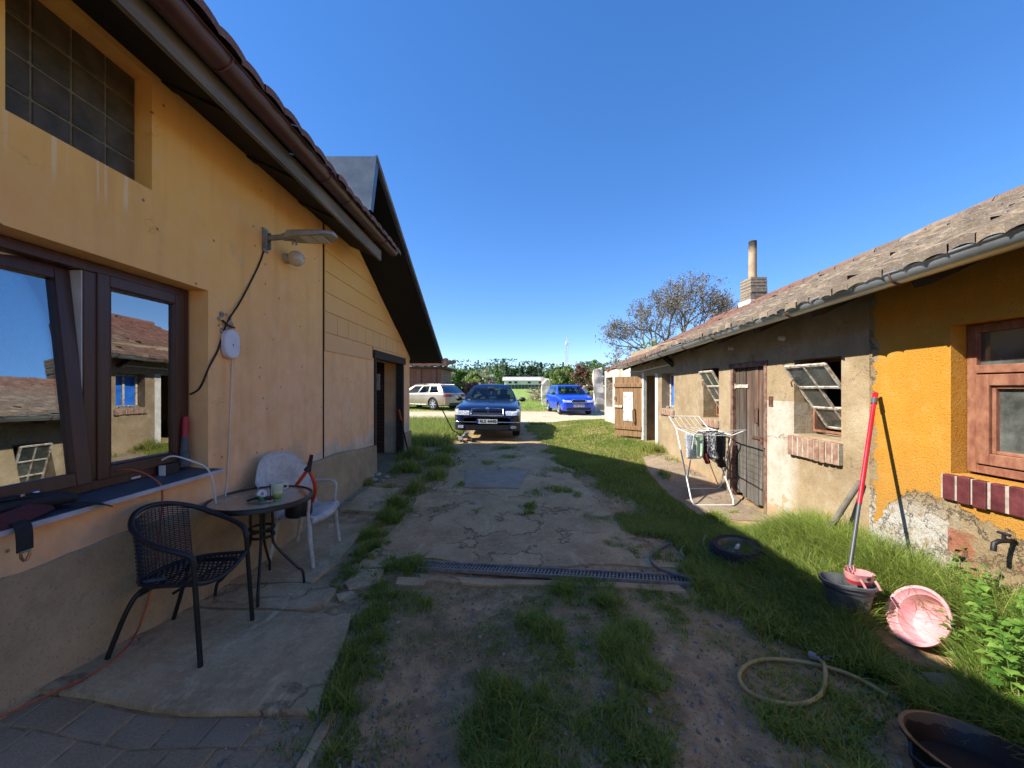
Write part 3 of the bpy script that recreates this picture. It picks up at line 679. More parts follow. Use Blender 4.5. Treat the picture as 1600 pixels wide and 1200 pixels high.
# --- annex with the gable roof
annex = thing('gabled_annex', 'lower ochre annex with steep dark verge, panelled upper wall and open doorway', 'annex', (-2.3, 6.7, 0))
DR = (6.5, 8.26, -.2, 2.13)
mb = MB(); holed(mb, -2.302, -2.7, 4.732, 8.8, -.2, 2.32, [DR])
zs = lambda y: min(2.18+.467*(9.1-y)+.02, 4.15)
mb.add([(-2.302, 4.732, 2.32), (-2.302, 8.8, 2.32), (-2.302, 4.9, 4.13), (-2.302, 4.732, 4.15), (-2.7, 4.732, 2.32), (-2.7, 8.8, 2.32), (-2.7, 4.9, 4.13), (-2.7, 4.732, 4.15)],
       [(0, 1, 2, 3), (7, 6, 5, 4), (1, 5, 6, 2), (2, 6, 7, 3)])
mb.box((-2.7, 8.62, -.2), (-5.2, 8.8, 2.3))
mb.build('wall', m_och, annex)
mb = MB(); mb.box((-2.3, 8.27, -.2), (-2.262, 8.83, .62)); mb.box((-2.5, 8.803, -.2), (-2.262, 8.84, .62)); mb.build('plinth', m_pli, annex)
# cladding boards with open joints: (z0,z1,joint Ys)
mb = MB(); zj = [2.06, 2.29, 2.55, 2.79, 3.05, 3.30, 3.55, 3.76]
jn = {1: [5.09, 5.44, 5.73, 6.07, 6.41, 6.74, 7.11, 7.49, 7.81, 8.21], 4: [6.62], 3: [7.35], 0: [6.42]}
for k in range(7):
    z0, z1 = zj[k]+.004, zj[k+1]-.004
    js = [4.742]+[j for j in jn.get(k, [])]+[99]
    for a, b in zip(js, js[1:]):
        ya = a+.004; yb = b-.004
        if k == 0 and ya > 6.4: z0 = 2.245
        e0 = 9.1-(z0-2.18-.0)/.467-.06; e1 = 9.1-(z1-2.18)/.467-.06
        e0 = min(e0, 8.78); e1 = min(e1, 8.78)
        if ya >= e1-.05: continue
        y0b, y1b = min(yb, e0), min(yb, e1)
        if k == 0 and a < 6: y0b = y1b = 6.36
        mb.add([(-2.3, ya, z0), (-2.3, y0b, z0), (-2.3, y1b, z1), (-2.3, ya, z1), (-2.284, ya, z0), (-2.284, y0b, z0), (-2.284, y1b, z1), (-2.284, ya, z1)],
               [(4,5,6,7),(0,1,5,4),(1,2,6,5),(2,3,7,6),(3,0,4,7)])
t = T('ochre_panel'); P = t.pos; n1 = t.noise(1.5, 5, .6, P); ri = t.n('NewGeometry').outputs['Random Per Island']; s = t.sep(P)
c = t.ramp(n1, [(.3, 'ecae50'), (.7, 'f3bc68')]); c = t.mix(t.math('MULTIPLY', ri, .3), c, 'd8a764')
lowp = t.n('MapRange', {0: s[2], 1: 3.0, 2: 2.1}).outputs[0]; c = t.mix(t.math('MULTIPLY', lowp, .55), c, 'dcb088')
mb.build('cladding', t.bsdf(c, .8, 0, t.bump(t.noise(120, 3, .6, P), .2, .004)), annex)
mb = MB(); mb.box((-2.3, 4.722, .74), (-2.288, 4.733, 3.8)); mb.build('wall_joint', m_soffit, annex)
mb = MB(); mb.box((-2.42, 6.44, 2.10), (-2.258, 8.34, 2.235)); mb.box((-2.42, 6.5, -.1), (-2.275, 6.57, 2.10)); mb.box((-2.42, 8.17, -.1), (-2.275, 8.26, 2.10))
mb.build('door_frame', m_darkwood, annex, bevel=.006)
def brick_mat(name, c1, c2, mortar, sc_=4.2, axis='y', msize=.018, bumpd=.012, bw=.25, rh=.075, dirt=.4, dcol='2c241f'):
    t = T(name); s = t.sep(t.pos)
    u = t.math('ADD', s[0], s[1]) if axis == 'xy' else (s[0] if axis == 'x' else s[1])
    wob = t.math('MULTIPLY', t.math('SUBTRACT', t.noise(3, 3, .5, t.pos), .5), .03)
    v = t.n('CombineXYZ', {0: t.math('ADD', u, wob), 1: t.math('ADD', s[2], wob), 2: 0.}).outputs[0]
    b = t.n('TexBrick', {'Vector': v, 'Color1': H(c1), 'Color2': H(c2), 'Mortar': H(mortar), 'Scale': 1., 'Mortar Size': msize*.5, 'Mortar Smooth': .4, 'Brick Width': bw, 'Row Height': rh})
    n2 = t.noise(12, 6, .7, t.pos); c = t.mix(t.math('MULTIPLY', t.ramp(n2, [(.4, 0.), (.7, 1.)]), dirt), b.outputs[0], dcol)
    h = t.math('ADD', t.math('MULTIPLY', b.outputs[1], -1.), t.math('MULTIPLY', n2, .6))
    return t.bsdf(c, .9, 0, t.bump(h, .8, bumpd))
m_brickdark = brick_mat('dark_brick', '4d3229', '5d3c30', '574b42', axis='x')
mb = MB(); mb.box((-5.0, 8.3, -.1), (-2.6, 8.58, 2.25)); mb.build('passage_brick_wall', m_brickdark, annex)
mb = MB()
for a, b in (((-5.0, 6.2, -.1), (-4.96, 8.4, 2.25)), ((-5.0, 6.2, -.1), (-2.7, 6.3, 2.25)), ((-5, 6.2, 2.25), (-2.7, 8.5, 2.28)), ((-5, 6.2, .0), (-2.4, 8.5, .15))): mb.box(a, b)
mb.build('passage', pm('sooty_plaster', '231c18', '382f29', 4, .9, bump=.3), annex)  # passage lined in a dark brown tone
mb = MB(); mb.box((-2.46, 6.575, 1.55), (-2.45, 6.63, 1.95)); 
# roof
mb = MB()
def rp(x, y): return (x, y, 2.18+.467*(9.1-y))
v = [rp(-1.62, 4.66), rp(-1.62, 9.1), rp(-6, 9.1), rp(-6, 4.66)]; mb.add(v+[(a, b, c+.10) for a, b, c in v], [(0,1,2,3),(7,6,5,4),(0,4,5,1),(1,5,6,2),(2,6,7,3),(3,7,4,0)])
mb.build('roof', m_soffit, annex)
mb = MB(); v = [rp(-1.618, 4.62), rp(-1.618, 9.1), rp(-1.592, 9.1), rp(-1.592, 4.62)]
mb.add([(a, b, c+.055) for a, b, c in v]+[(a, b, c+.125) for a, b, c in v], [(0,1,2,3),(7,6,5,4),(0,4,5,1),(1,5,6,2),(2,6,7,3),(3,7,4,0)])
mb.build('verge_board', m_greywood, annex)
t = T('zinc_sheet'); P = t.pos; n1 = t.noise(2.5, 5, .6, P)
m_zinc = t.bsdf(t.ramp(n1, [(.3, '4a565f'), (.7, '5d6973')]), t.ramp(n1, [(.3, .34), (.7, .42)]), .45, t.bump(t.noise(3, 3, .5, P), .2, .03))
mb = MB(); mb.add([(-1.60, 4.62, 4.385), (-1.60, 4.43, 3.65), (-6, 4.43, 3.65), (-6, 4.62, 4.385), (-1.60, 4.70, 4.345), (-6, 4.70, 4.345), (-1.60, 4.50, 3.65), (-6, 4.5, 3.65)],
    [(0, 1, 2, 3), (0, 3, 5, 4), (0, 4, 6, 1), (4, 5, 7, 6)])
mb.add([(-2.6, 4.60, 4.30), (-2.6, 4.42, 3.65), (-2.61, 4.41, 3.65), (-2.61, 4.59, 4.31)], [(0, 1, 2, 3)])
mb.build('zinc_flashing', m_zinc, annex, bevel=.004)
for s_, nm in (): 
    for y in np.arange(5.9, 9.0, .42): MB().beam((-1.63, y, rp(0, y)[2]-.03), (-2.3, y, rp(0, y)[2]-.03), .05, .05).build('roof_batten', m_soffit, annex)
# ================================================================ OLD SHED (right)
ex = lambda y: 2.58+.02*(y-2)
ez = lambda y: 2.43-.033*(y-2)
shed = thing('old_shed', 'long low plastered shed, half yellow and half bare, with weathered tiles, in sunlight', 'shed', (3.1, 4.5, 0))
H_DOORF = (8.2, 9.0, -.2, 1.88); H_BLUE = (7.28, 7.86, 1.19, 1.89); H_W3 = (5.71, 6.17, 1.13, 1.9); H_PL = (4.65, 5.4, -.2, 1.92); H_W2 = (3.6, 4.2, 1.1, 1.9)
H_YW = (1.15, 2.70, 1.0, 2.04)
def shed_plaster():
    t = T('old_lime_plaster'); P = t.pos; s = t.sep(P)
    n1 = t.noise(1.1, 6, .65, P); n2 = t.noise(5, 6, .7, P); n3 = t.noise(60, 4, .7, P)
    c = t.ramp(n1, [(.3, '86735a'), (.46, '958162'), (.6, 'a08c6c'), (.75, 'ae9c7e')])
    c = t.mix(t.math('MULTIPLY', t.ramp(n2, [(.5, 0.), (.66, 1.)]), .45), c, 'b3a78f')
    c = t.mix(t.math('MULTIPLY', t.ramp(n2, [(.32, 1.), (.46, 0.)]), .35), c, '6a583e')
    c = t.mix(t.math('MULTIPLY', t.ramp(n3, [(.34, 1.), (.45, 0.)]), .4), c, '584933')
    # white limewash beside the plank door
    wy = t.math('MULTIPLY', t.n('MapRange', {0: s[1], 1: 4.1, 2: 4.3}).outputs[0], t.n('MapRange', {0: s[1], 1: 4.75, 2: 4.6}).outputs[0])
    c = t.mix(t.math('MULTIPLY', t.math('MULTIPLY', wy, t.math('LESS_THAN', s[2], 1.45)), t.ramp(n2, [(.3, .35), (.55, .95)])), c, 'b9b2a4')
    # grey upper strip below the roof and damp foot
    c = t.mix(t.math('MULTIPLY', t.n('MapRange', {0: s[2], 1: 1.9, 2: 2.0}).outputs[0], .3), c, t.ramp(n2, [(.3, '84796a'), (.7, 'a29684')]))
    low = t.n('MapRange', {0: s[2], 1: .55, 2: .05}).outputs[0]
    c = t.mix(t.math('MULTIPLY', t.math('GREATER_THAN', t.math('ADD', t.math('MULTIPLY', low, .35), n2), .72), .7), c, t.ramp(n3, [(.3, '9a7350'), (.7, 'b99067')]))
    rd = t.math('ABSOLUTE', t.math('SUBTRACT', t.noise(1.5, 7, .62, P), .5)); ck = t.math('MULTIPLY', t.ramp(rd, [(0., 1.), (.006, 0.)]), t.ramp(t.noise(2.3, 3, .5, P), [(.5, 0.), (.62, .55)])); c = t.mix(ck, c, '5d4d3a')
    return t.bsdf(c, .93, 0, t.bump(t.math('ADD', t.math('MULTIPLY', n2, 1.4), t.math('SUBTRACT', t.math('MULTIPLY', n3, .5), ck)), .7, .018))
m_shed = shed_plaster()
def shed_yellow():
    t = T('yellow_roughcast'); P = t.pos; s = t.sep(P)
    n1 = t.noise(1.4, 5, .6, P); n2 = t.noise(5.5, 6, .7, P); n3 = t.noise(75, 4, .75, P); n4 = t.noise(16, 6, .75, P)
    c = t.ramp(n1, [(.3, 'be8220'), (.6, 'c98e2a'), (.75, 'c9963e')])
    c = t.mix(t.math('MULTIPLY', t.ramp(n3, [(.34, 1.), (.46, 0.)]), .55), c, '9a6210')
    stv = t.noise(2.2, 5, .65, t.scale(P, (1, 2.2, .22))); c = t.mix(t.math('MULTIPLY', t.ramp(stv, [(.5, 0.), (.72, 1.)]), .4), c, 'a8701a'); c = t.mix(t.math('MULTIPLY', t.ramp(n2, [(.52, 0.), (.7, 1.)]), .35), c, 'd8ac5c')
    c = t.mix(t.math('MULTIPLY', t.n('MapRange', {0: t.math('ADD', s[2], t.math('MULTIPLY', n4, .5)), 1: 1.45, 2: .95}).outputs[0], .35), c, '8f7040')
    hp = t.ramp(t.n('MapRange', {0: s[1], 1: 1.5, 2: 3.4}).outputs[0], [(.0, .62), (.45, .70), (.66, .80), (.78, .82), (.92, .5), (1., .3)])
    d = t.math('SUBTRACT', t.math('ADD', hp, t.math('MULTIPLY', t.math('SUBTRACT', n2, .5), .35)), s[2])
    edge = t.n('MapRange', {0: s[1], 1: 3.27, 2: 3.31}).outputs[0]
    d = t.math('ADD', d, t.math('MULTIPLY', t.math('GREATER_THAN', t.math('ADD', s[1], t.math('MULTIPLY', t.math('SUBTRACT', n2, .5), .26)), 3.26), 3.))
    pe = t.math('GREATER_THAN', d, 0.)
    bare = t.ramp(n2, [(.3, '836e4e'), (.5, '978261'), (.7, 'a79472')])
    wy = t.math('MULTIPLY', t.n('MapRange', {0: s[1], 1: 2.62, 2: 2.75}).outputs[0], t.n('MapRange', {0: s[2], 1: .78, 2: .62}).outputs[0])
    bare = t.mix(t.math('MULTIPLY', wy, t.ramp(n4, [(.38, 0.), (.5, 1.)])), bare, t.ramp(n3, [(.3, 'aaa498'), (.7, 'cbc6bb')]))
    ry = t.math('MULTIPLY', t.math('LESS_THAN', s[1], 2.72), t.math('LESS_THAN', s[2], .62))
    bare = t.mix(t.math('MULTIPLY', ry, t.ramp(t.noise(3.4, 4, .6, P), [(.5, 0.), (.6, .85)])), bare, t.ramp(n4, [(.3, '8c4a30'), (.7, 'a9694a')]))
    ck = t.ramp(t.math('ABSOLUTE', t.math('SUBTRACT', t.noise(3.2, 7, .65, P), .5)), [(0., 1.), (.012, 0.)])
    bare = t.mix(t.math('MULTIPLY', ck, t.ramp(n2, [(.4, 0.), (.55, .8)])), bare, '3f3327')
    c = t.mix(pe, c, bare)
    rim = t.math('MULTIPLY', t.ramp(d, [(.0, 0.), (.001, .8), (.012, 0.)]), 1.); c = t.mix(rim, c, '5a4526')
    h = t.math('ADD', t.math('MULTIPLY', pe, -1.6), t.math('ADD', t.math('MULTIPLY', n3, .8), t.math('MULTIPLY', t.math('MULTIPLY', pe, t.math('SUBTRACT', n4, ck)), 1.6)))
    return t.bsdf(c, .9, 0, t.bump(h, .9, .02))
m_shedy = shed_yellow()
mb = MB(); holed(mb, 3.1, 3.46, 3.315, 9.9, -.3, 2.5, [H_DOORF, H_BLUE, H_W3, H_PL, H_W2])
mb.build('wall', m_shed, shed)
mb = MB(); holed(mb, 3.094, 3.46, -2.2, 3.313, -.3, 2.52, [H_YW]); mb.build('yellow_wall', m_shedy, shed)
mb = MB()   # far gable, back wall
mb.add([(3.1, 9.88, -.3), (7.6, 9.88, -.3), (7.6, 9.88, 2.2), (5.2, 9.88, 3.32), (3.1, 9.88, 2.36)], [(0, 1, 2, 3, 4)])
mb.box((7.5, -2.2, -.3), (7.6, 9.88, 2.2)); mb.box((3.1, -2.2, -.3), (7.5, -2.1, 2.3)); mb.build('back_wall', m_shed, shed)
mb = MB(); 
for y in (3.31, 4.45, 7.0, 8.1): mb.box((3.46, y, -.2), (5.5, y+.05, 2.3))
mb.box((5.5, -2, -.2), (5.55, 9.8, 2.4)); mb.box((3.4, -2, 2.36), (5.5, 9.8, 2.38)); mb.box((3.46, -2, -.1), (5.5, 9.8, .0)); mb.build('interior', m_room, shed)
# roof deck + tiles
RX = 5.2; SL = .47
def rz(x, y): return ez(y)+.0+SL*(x-ex(y)-.03)
mb = MB(); n = 24; vs = []; fs = []
for i in range(n+1):
    y = -2.2+12.15*i/n
    vs += [(ex(y)+.08, y, rz(ex(y)+.08, y)-.07), (RX, y, rz(RX, y)-.07), (7.9, y, rz(RX, y)-.07-SL*2.7), (7.9, y, rz(RX, y)-.02-SL*2.7), (RX, y, rz(RX, y)-.02), (ex(y)+.08, y, rz(ex(y)+.08, y)-.025)]
for i in range(n):
    for k in range(6): fs.append((i*6+k, i*6+(k+1) % 6, (i+1)*6+(k+1) % 6, (i+1)*6+k))
fs += [tuple(range(6)), tuple(n*6+k for k in range(6))]
mb.add(vs, fs); roof = mb.build('roof', m_darkwood, shed)
t = T('old_shed_tile'); P = t.pos; s = t.sep(P); ri = t.n('NewGeometry').outputs['Random Per Island']
n1 = t.noise(1.2, 4, .6, P); n2 = t.noise(9, 6, .7, P); n3 = t.noise(55, 4, .75, P)
red = t.ramp(ri, [(.0, '6f4638'), (.4, '815344'), (.7, '694538'), (1., '8b614e')]); gry = t.ramp(ri, [(.0, '64594c'), (.3, '7f7160'), (.6, '6c6053'), (.85, '93836e'), (1., '9c8a74')])
f = t.math('ADD', t.n('MapRange', {0: s[1], 1: 5.0, 2: 8.6}).outputs[0], t.math('SUBTRACT', t.math('MULTIPLY', n1, 1.2), .62))
f = t.math('ADD', f, t.n('MapRange', {0: s[0], 1: 3.6, 2: 5.2, 3: -.1, 4: .25}).outputs[0])
c = t.mix(f, gry, red)
c = t.mix(t.math('MULTIPLY', t.ramp(n2, [(.45, 0.), (.65, 1.)]), .55), c, '554a3f'); c = t.mix(t.math('MULTIPLY', t.ramp(n3, [(.55, 0.), (.68, 1.)]), .5), c, 'b5aa94')
m_tileR = t.bsdf(c, .92, 0, t.bump(t.math('ADD', n3, n2), .7, .012))
mb = MB(); ncr = 19; step = (RX-2.55)/ncr
for r in range(ncr):
    yk = -2.2
    while yk < 9.95:
        wd = .135+random.uniform(-.006, .006)
        jx = random.gauss(0, .006); jz = random.gauss(.004, .004)+.014*math.sin(yk*1.3+r*.2); tw = random.gauss(0, .05); lift = max(0, random.gauss(.002, .005))
        if random.random() < .02: lift += .035
        y0 = yk+random.uniform(-.004, .004)
        def fn(u, v):
            y = y0+u*wd; x = ex(y)-.03+r*step+jx+v*(step+.05)+tw*(u-.5)*.12
            return (x, y, rz(x, y)+.012+.017*(math.sin(u*math.pi)**.7)+(1-v)*(.022+lift)-.005*r*0+jz)
        mb.grid(fn, 5, 1)
        mb.add([fn(k/5, 0) for k in range(6)]+[tuple(np.array(fn(k/5, 0))-(0, 0, .055)) for k in range(6)], [(k, k+1, 7+k, 6+k) for k in range(5)])
        yk += wd
mb.build('roof_tiles', m_tileR, roof)
mb = MB(); yk = -2.2
while yk < 9.8:
    z0 = rz(RX, yk)
    mb.lathe([(.105+random.uniform(-.006, .006), 0), (.09, .36)], 8, Matrix.Translation((RX, yk, z0-.02+random.uniform(-.008, .008))) @ Euler((R(-90+random.uniform(-2, 2)), 0, 0)).to_matrix().to_4x4(), a0=math.pi, a1=2*math.pi)
    yk += .33
mb.build('ridge_tiles', m_tileR, roof)
# rafter tails, gutter and brackets
mb = MB()
for y in (.75, 1.65, 2.55, 3.45, 4.3, 5.1, 5.9, 6.7, 7.5, 8.3, 9.1, 9.75):
    M_ = [(ex(y)+.12, y, rz(ex(y)+.12, y)-.125), (3.35, y, rz(3.35, y)-.125)]
    o = MB().beam(M_[0], M_[1], .11, .12).build('rafter', m_darkwood, shed)
MB().beam((2.95, 7.55, 2.28), (3.11, 7.3, 2.02), .07, .07).build('brace', m_darkwood, shed)
gm_ = T('zinc_gutter'); n1 = gm_.noise(2, 5, .6, gm_.scale(gm_.pos, (4, 1, 4)))
m_gut = gm_.bsdf(gm_.ramp(n1, [(.3, '9ba0a2'), (.7, 'c0c4c5')]), gm_.ramp(n1, [(.3, .3), (.7, .5)]), .7, gm_.bump(gm_.noise(5, 4, .5, gm_.pos), .12, .01))
N = 44; vs = []; fs = []; th = [math.pi+math.pi*k/10 for k in range(11)]
for i in range(N+1):
    y = -2.2+12.1*i/N
    for rr in (.072, .067):
        for a in th: vs.append((ex(y)+.072-.01+math.cos(a)*rr, y, ez(y)-.03+math.sin(a)*rr))
for i in range(N):
    for o in (0, 11):
        for k in range(10): fs.append((i*22+o+k, (i+1)*22+o+k, (i+1)*22+o+k+1, i*22+o+k+1))
fs += [tuple(N*22+k for k in range(11)), tuple(range(11))]
mb = MB(); mb.add(vs, fs); mb.tube([(ex(-2.2+12.1*i/N)-.012, -2.2+12.1*i/N, ez(-2.2+12.1*i/N)-.028) for i in range(N+1)], .010, 8)
gut2 = mb.build('gutter', m_gut, shed, smooth=50)
m_rust = pm('rusty_iron', '4a3226', '7a5440', 30, .85, .3, bump=.4)
for y in (1.9, 2.62, 3.65, 5.05, 5.95, 6.95, 7.9, 8.9):
    mb = MB(); mb.tube([(ex(y)+.062+math.cos(a)*.077, y, ez(y)-.03+math.sin(a)*.077) for a in th]+[(ex(y)+.17, y, ez(y)+.01), (3.0, y, rz(3.0, y)-.2)], .0075, 6, flat=.6); mb.build('gutter_bracket', m_rust, gut2, smooth=60)
# chimney
m_chim = brick_mat('pale_old_brick', '8f8069', '776a58', 'a89d8a', axis='xy', bw=.19, rh=.07, msize=.02, bumpd=.02, dirt=.35, dcol='4a4036')
mb = MB(); zt = 3.36
for k in range(9):
    j = lambda: random.uniform(-.008, .008); mb.box((5.07+j(), 8.1+j(), zt), (5.42+j(), 8.48+j(), zt+.062)); zt += .065
chim = mb.build('chimney', m_chim, shed, bevel=.008)
mb = MB(); mb.box((5.045, 8.075, 3.2), (5.445, 8.5, 3.47)); mb.build('mortar_flashing', pm('lime_mortar', 'b9b4aa', 'd5d1c8', 12, .9, bump=.5, bscale=30, bdist=.01), chim)
t = T('clay_flue'); s = t.sep(t.pos); c = t.ramp(t.noise(7, 5, .6, t.pos), [(.3, '9c8468'), (.7, 'bba583')])
c = t.mix(t.n('MapRange', {0: t.math('ADD', s[2], t.math('MULTIPLY', t.noise(9, 4, .6, t.pos), .3)), 1: 4.65, 2: 4.85}).outputs[0], c, '2f2822')
mb = MB(); mb.lathe([(.082, 3.85), (.078, 4.76), (.066, 4.76), (.066, 4.3)], 18, Matrix.Translation((5.235, 8.3, 0))); mb.build('flue_pipe', t.bsdf(c, .9, 0, t.bump(t.noise(30, 4, .6), .3, .006)), chim, smooth=50)
# ---- openings
m_redwood = pm('flaking_red_wood', '6f412f', '97694f', 18, .75, bump=.4, bscale=60, bdist=.003, stretch=(1, 1, .5), lo=.35, hi=.7)
m_palewood = pm('flaking_white_wood', '9d8c78', 'd3cabc', 22, .85, bump=.6, bscale=50, bdist=.004, lo=.42, hi=.55)
m_dusty = glass_mat('dusty_pane', .06, '9aa19c', .1, .55, '878b84')
# yellow-wall window
mb = MB(); frame_rect(mb, 3.20, 3.27, 1.16, 2.695, 1.02, 2.035, .055); mb.box((3.197, 1.2, 1.70), (3.272, 2.65, 1.755)); mb.box((3.197, 1.86, 1.07), (3.272, 1.92, 1.70))
w_ = mb.build('window', m_redwood, shed, bevel=.004)
mb = MB(); frame_rect(mb, 3.185, 3.235, 1.93, 2.635, 1.085, 1.69, .075); frame_rect(mb, 3.205, 3.24, 2.005, 2.56, 1.16, 1.615, .022); mb.build('sash', m_redwood, w_, bevel=.005)
mb = MB(); frame_rect(mb, 3.185, 3.235, 1.21, 1.855, 1.085, 1.69, .075); mb.build('sash', m_redwood, w_, bevel=.005)
for (a, b, c_, d) in ((2.02, 2.54, 1.175, 1.60), (1.28, 1.78, 1.16, 1.615), (1.21, 2.645, 1.755, 1.985)):
    MB().box((3.232, a, c_), (3.236, b, d)).build('pane', m_dusty, w_)
def brick_sill(name, y0, y1, z0, z1, out, n, mat, mort, tilt=.0):
    mb = MB(); st = (y1-y0)/n
    for k in range(n):
        ya = y0+k*st+.007; yb = y0+(k+1)*st-.007
        j = random.uniform(-.006, .006); mb.box((3.1-out+j, ya, z0+j*.7), (3.25, yb, z1-random.uniform(0, .006)))
    o = mb.build(name, mat, shed, bevel=.008)
    MB().box((3.1-out+.007, y0-.002, z0+.008), (3.24, y1+.002, z1-.008)).build('mortar', mort, o)
m_maroon = pm('maroon_painted_brick', '48191d', '642c2e', 9, .6, bump=.5, bscale=35, bdist=.008)
m_lmort = pm('pale_mortar', '8d8274', 'b5ab9d', 18, .9, bump=.5, bscale=50)
m_oldbrick = pm('worn_brick', '7d5a48', 'a58a74', 12, .9, bump=.6, bscale=40, bdist=.008)
brick_sill('brick_sill', 1.2, 2.735, .815, 1.0, .04, 17, m_maroon, m_lmort)
brick_sill('brick_sill', 3.58, 4.24, .87, 1.085, .05, 9, m_oldbrick, m_lmort)
brick_sill('brick_sill', 5.7, 6.2, 1.0, 1.12, .03, 5, m_oldbrick, m_lmort); brick_sill('brick_sill', 7.24, 7.9, 1.06, 1.18, .035, 6, m_oldbrick, m_lmort)
# tilted steel windows
def steel_window(H_, ang, lean=1):
    y0, y1, z0, z1 = H_; f = MB(); frame_rect(f, 3.3, 3.33, y0+.01, y1-.01, z0+.03, z1-.01, .022); fo = f.build('window', m_redwood, shed)
    pv = Vector((3.21, 0, (z0+z1)/2)); M_ = Matrix.Translation(pv) @ Matrix.Rotation(R(ang), 4, 'Y'); hw = (z1-z0)/2+.0
    g = MB(); ya, yb = y0+.035, y1-.035
    for a in (ya, yb): g.box((-.012, a-.012, -hw), (.012, a+.012, hw), M_)
    for z in (-hw, -hw/3, hw/3, hw): g.box((-.0115, ya, z-.011), (.0115, yb, z+.011), M_)
    g.box((-.0105, (ya+yb)/2-.008, -hw), (.0105, (ya+yb)/2+.008, hw), M_)
    so = g.build('tilted_sash', m_palewood, fo)
    for i in range(2):
        for j in range(3):
            if lean and (i, j) == (0, 1): continue
            a = ya+(yb-ya)*i/2+.012; z = -hw+2*hw*j/3+.012
            MB().box((-.002, a, z), (.002, a+(yb-ya)/2-.024, z+2*hw/3-.024), M_).build('pane', m_dusty, so)
    h = MB().tube([M_ @ Vector((-.01, yb-.02, hw*.62)), M_ @ Vector((-.05, yb-.01, hw*.58)), M_ @ Vector((-.06, yb, hw*.45))], .007, 6).build('handle', m_rust, so)
steel_window(H_W2, -36); steel_window(H_W3, -30, 0)
# blue window
mb = MB(); frame_rect(mb, 3.26, 3.31, 7.29, 7.85, 1.2, 1.88, .04); mb.box((3.262, 7.55, 1.24), (3.308, 7.59, 1.84)); w_ = mb.build('window', m_palewood, shed)
for a, b in ((7.33, 7.55), (7.59, 7.81)): MB().box((3.29, a, 1.24), (3.30, b, 1.84)).build('blue_panel', pm('blue_board', '1b5fc0', '2f78d8', 6, .5, bump=.05), w_)
mb = MB()
for k in range(7): mb.lathe([(.001, -.03), (.035, -.01), (.03, .03), (.001, .045)], 7, Matrix.Translation((3.14+random.uniform(0, .08), 7.34+k*.07, 1.2)))
tag(mb.build('stone_row', pm('grey_stone', '6c675f', '8d877b', 20, .9, bump=.5)), 'row of small grey stones on the sill of the blue shed window', 'stones')
# plank door
t = T('weathered_planks'); v = t.scale(t.pos, (9, 9, .8)); n1 = t.noise(2.2, 6, .7, v); n2 = t.noise(9, 5, .7, v); s = t.sep(t.pos); ri = t.n('NewGeometry').outputs['Random Per Island']
lowg = t.math('ADD', t.n('MapRange', {0: s[2], 1: 1.35, 2: .75}).outputs[0], t.math('MULTIPLY', t.math('SUBTRACT', n1, .5), 1.2))
c = t.mix(lowg, t.ramp(t.math('ADD', n1, t.math('MULTIPLY', t.math('SUBTRACT', ri, .5), .4)), [(.25, '33291f'), (.45, '54473a'), (.6, '674838'), (.75, '7c6d5a')]), t.ramp(n1, [(.3, '3f3a34'), (.6, '69645c'), (.8, '858078')]))
c = t.mix(t.math('MULTIPLY', t.ramp(n2, [(.3, 1.), (.45, 0.)]), .7), c, '2a231d')
m_plank = t.bsdf(c, .9, 0, t.bump(t.math('ADD', n1, n2), .9, .012))
mb = MB(); y = 4.70; ws = [.085, .075, .09, .06, .1, .08, .07, .085]
for k, w_ in enumerate(ws):
    b = .1+random.uniform(0, .05)+(.06 if k > 5 else 0); mb.box((3.14+random.uniform(-.004, .004), y+.003, b), (3.17, y+w_-.003, 1.865)); y += w_
door = mb.build('plank_door', m_plank, shed, bevel=.003)
MB().box((3.171, 4.70, .3), (3.19, 5.34, .4)).box((3.171, 4.70, 1.5), (3.19, 5.34, 1.6)).build('back_batten', m_darkwood, door)
mb = MB(); mb.box((3.128, 5.06, 1.6), (3.139, 5.41, 1.645)); mb.box((3.118, 5.34, 1.585), (3.13, 5.42, 1.66)); mb.build('strap_hinge', m_palewood, door)
mb = MB(); mb.tube([(3.13, 4.86, 1.34), (3.09, 4.86, 1.33), (3.09, 4.86, 1.16), (3.13, 4.86, 1.15)], .008, 6); mb.build('handle', m_rust, door)
mb = MB(); mb.box((3.122, 4.68, .95), (3.138, 4.98, .985)); mb.cbox((3.11, 4.74, .93), (.03, .05, .06)); mb.tube([(3.11, 4.725, .96), (3.105, 4.725, .99), (3.105, 4.755, .99), (3.11, 4.755, .96)], .005, 6); mb.build('latch', m_rust, door)
mb = MB(); mb.box((3.092, 4.64, -.0), (3.16, 4.695, 1.93)); mb.box((3.092, 5.345, .1), (3.16, 5.40, 1.93)); mb.box((3.088, 4.62, 1.87), (3.162, 5.44, 1.935)); mb.build('door_frame', pm('worn_door_frame', '5c4034', '876858', 14, .85, bump=.5, bscale=50, lo=.4, hi=.6), shed, bevel=.004)
# switch recess by the plank door
mb = MB(); frame_rect(mb, 3.092, 3.1, 4.53, 4.60, 1.38, 1.50, .012); mb.box((3.094, 4.55, 1.40), (3.1, 4.59, 1.48)); mb.build('wall_box', m_rust, shed)
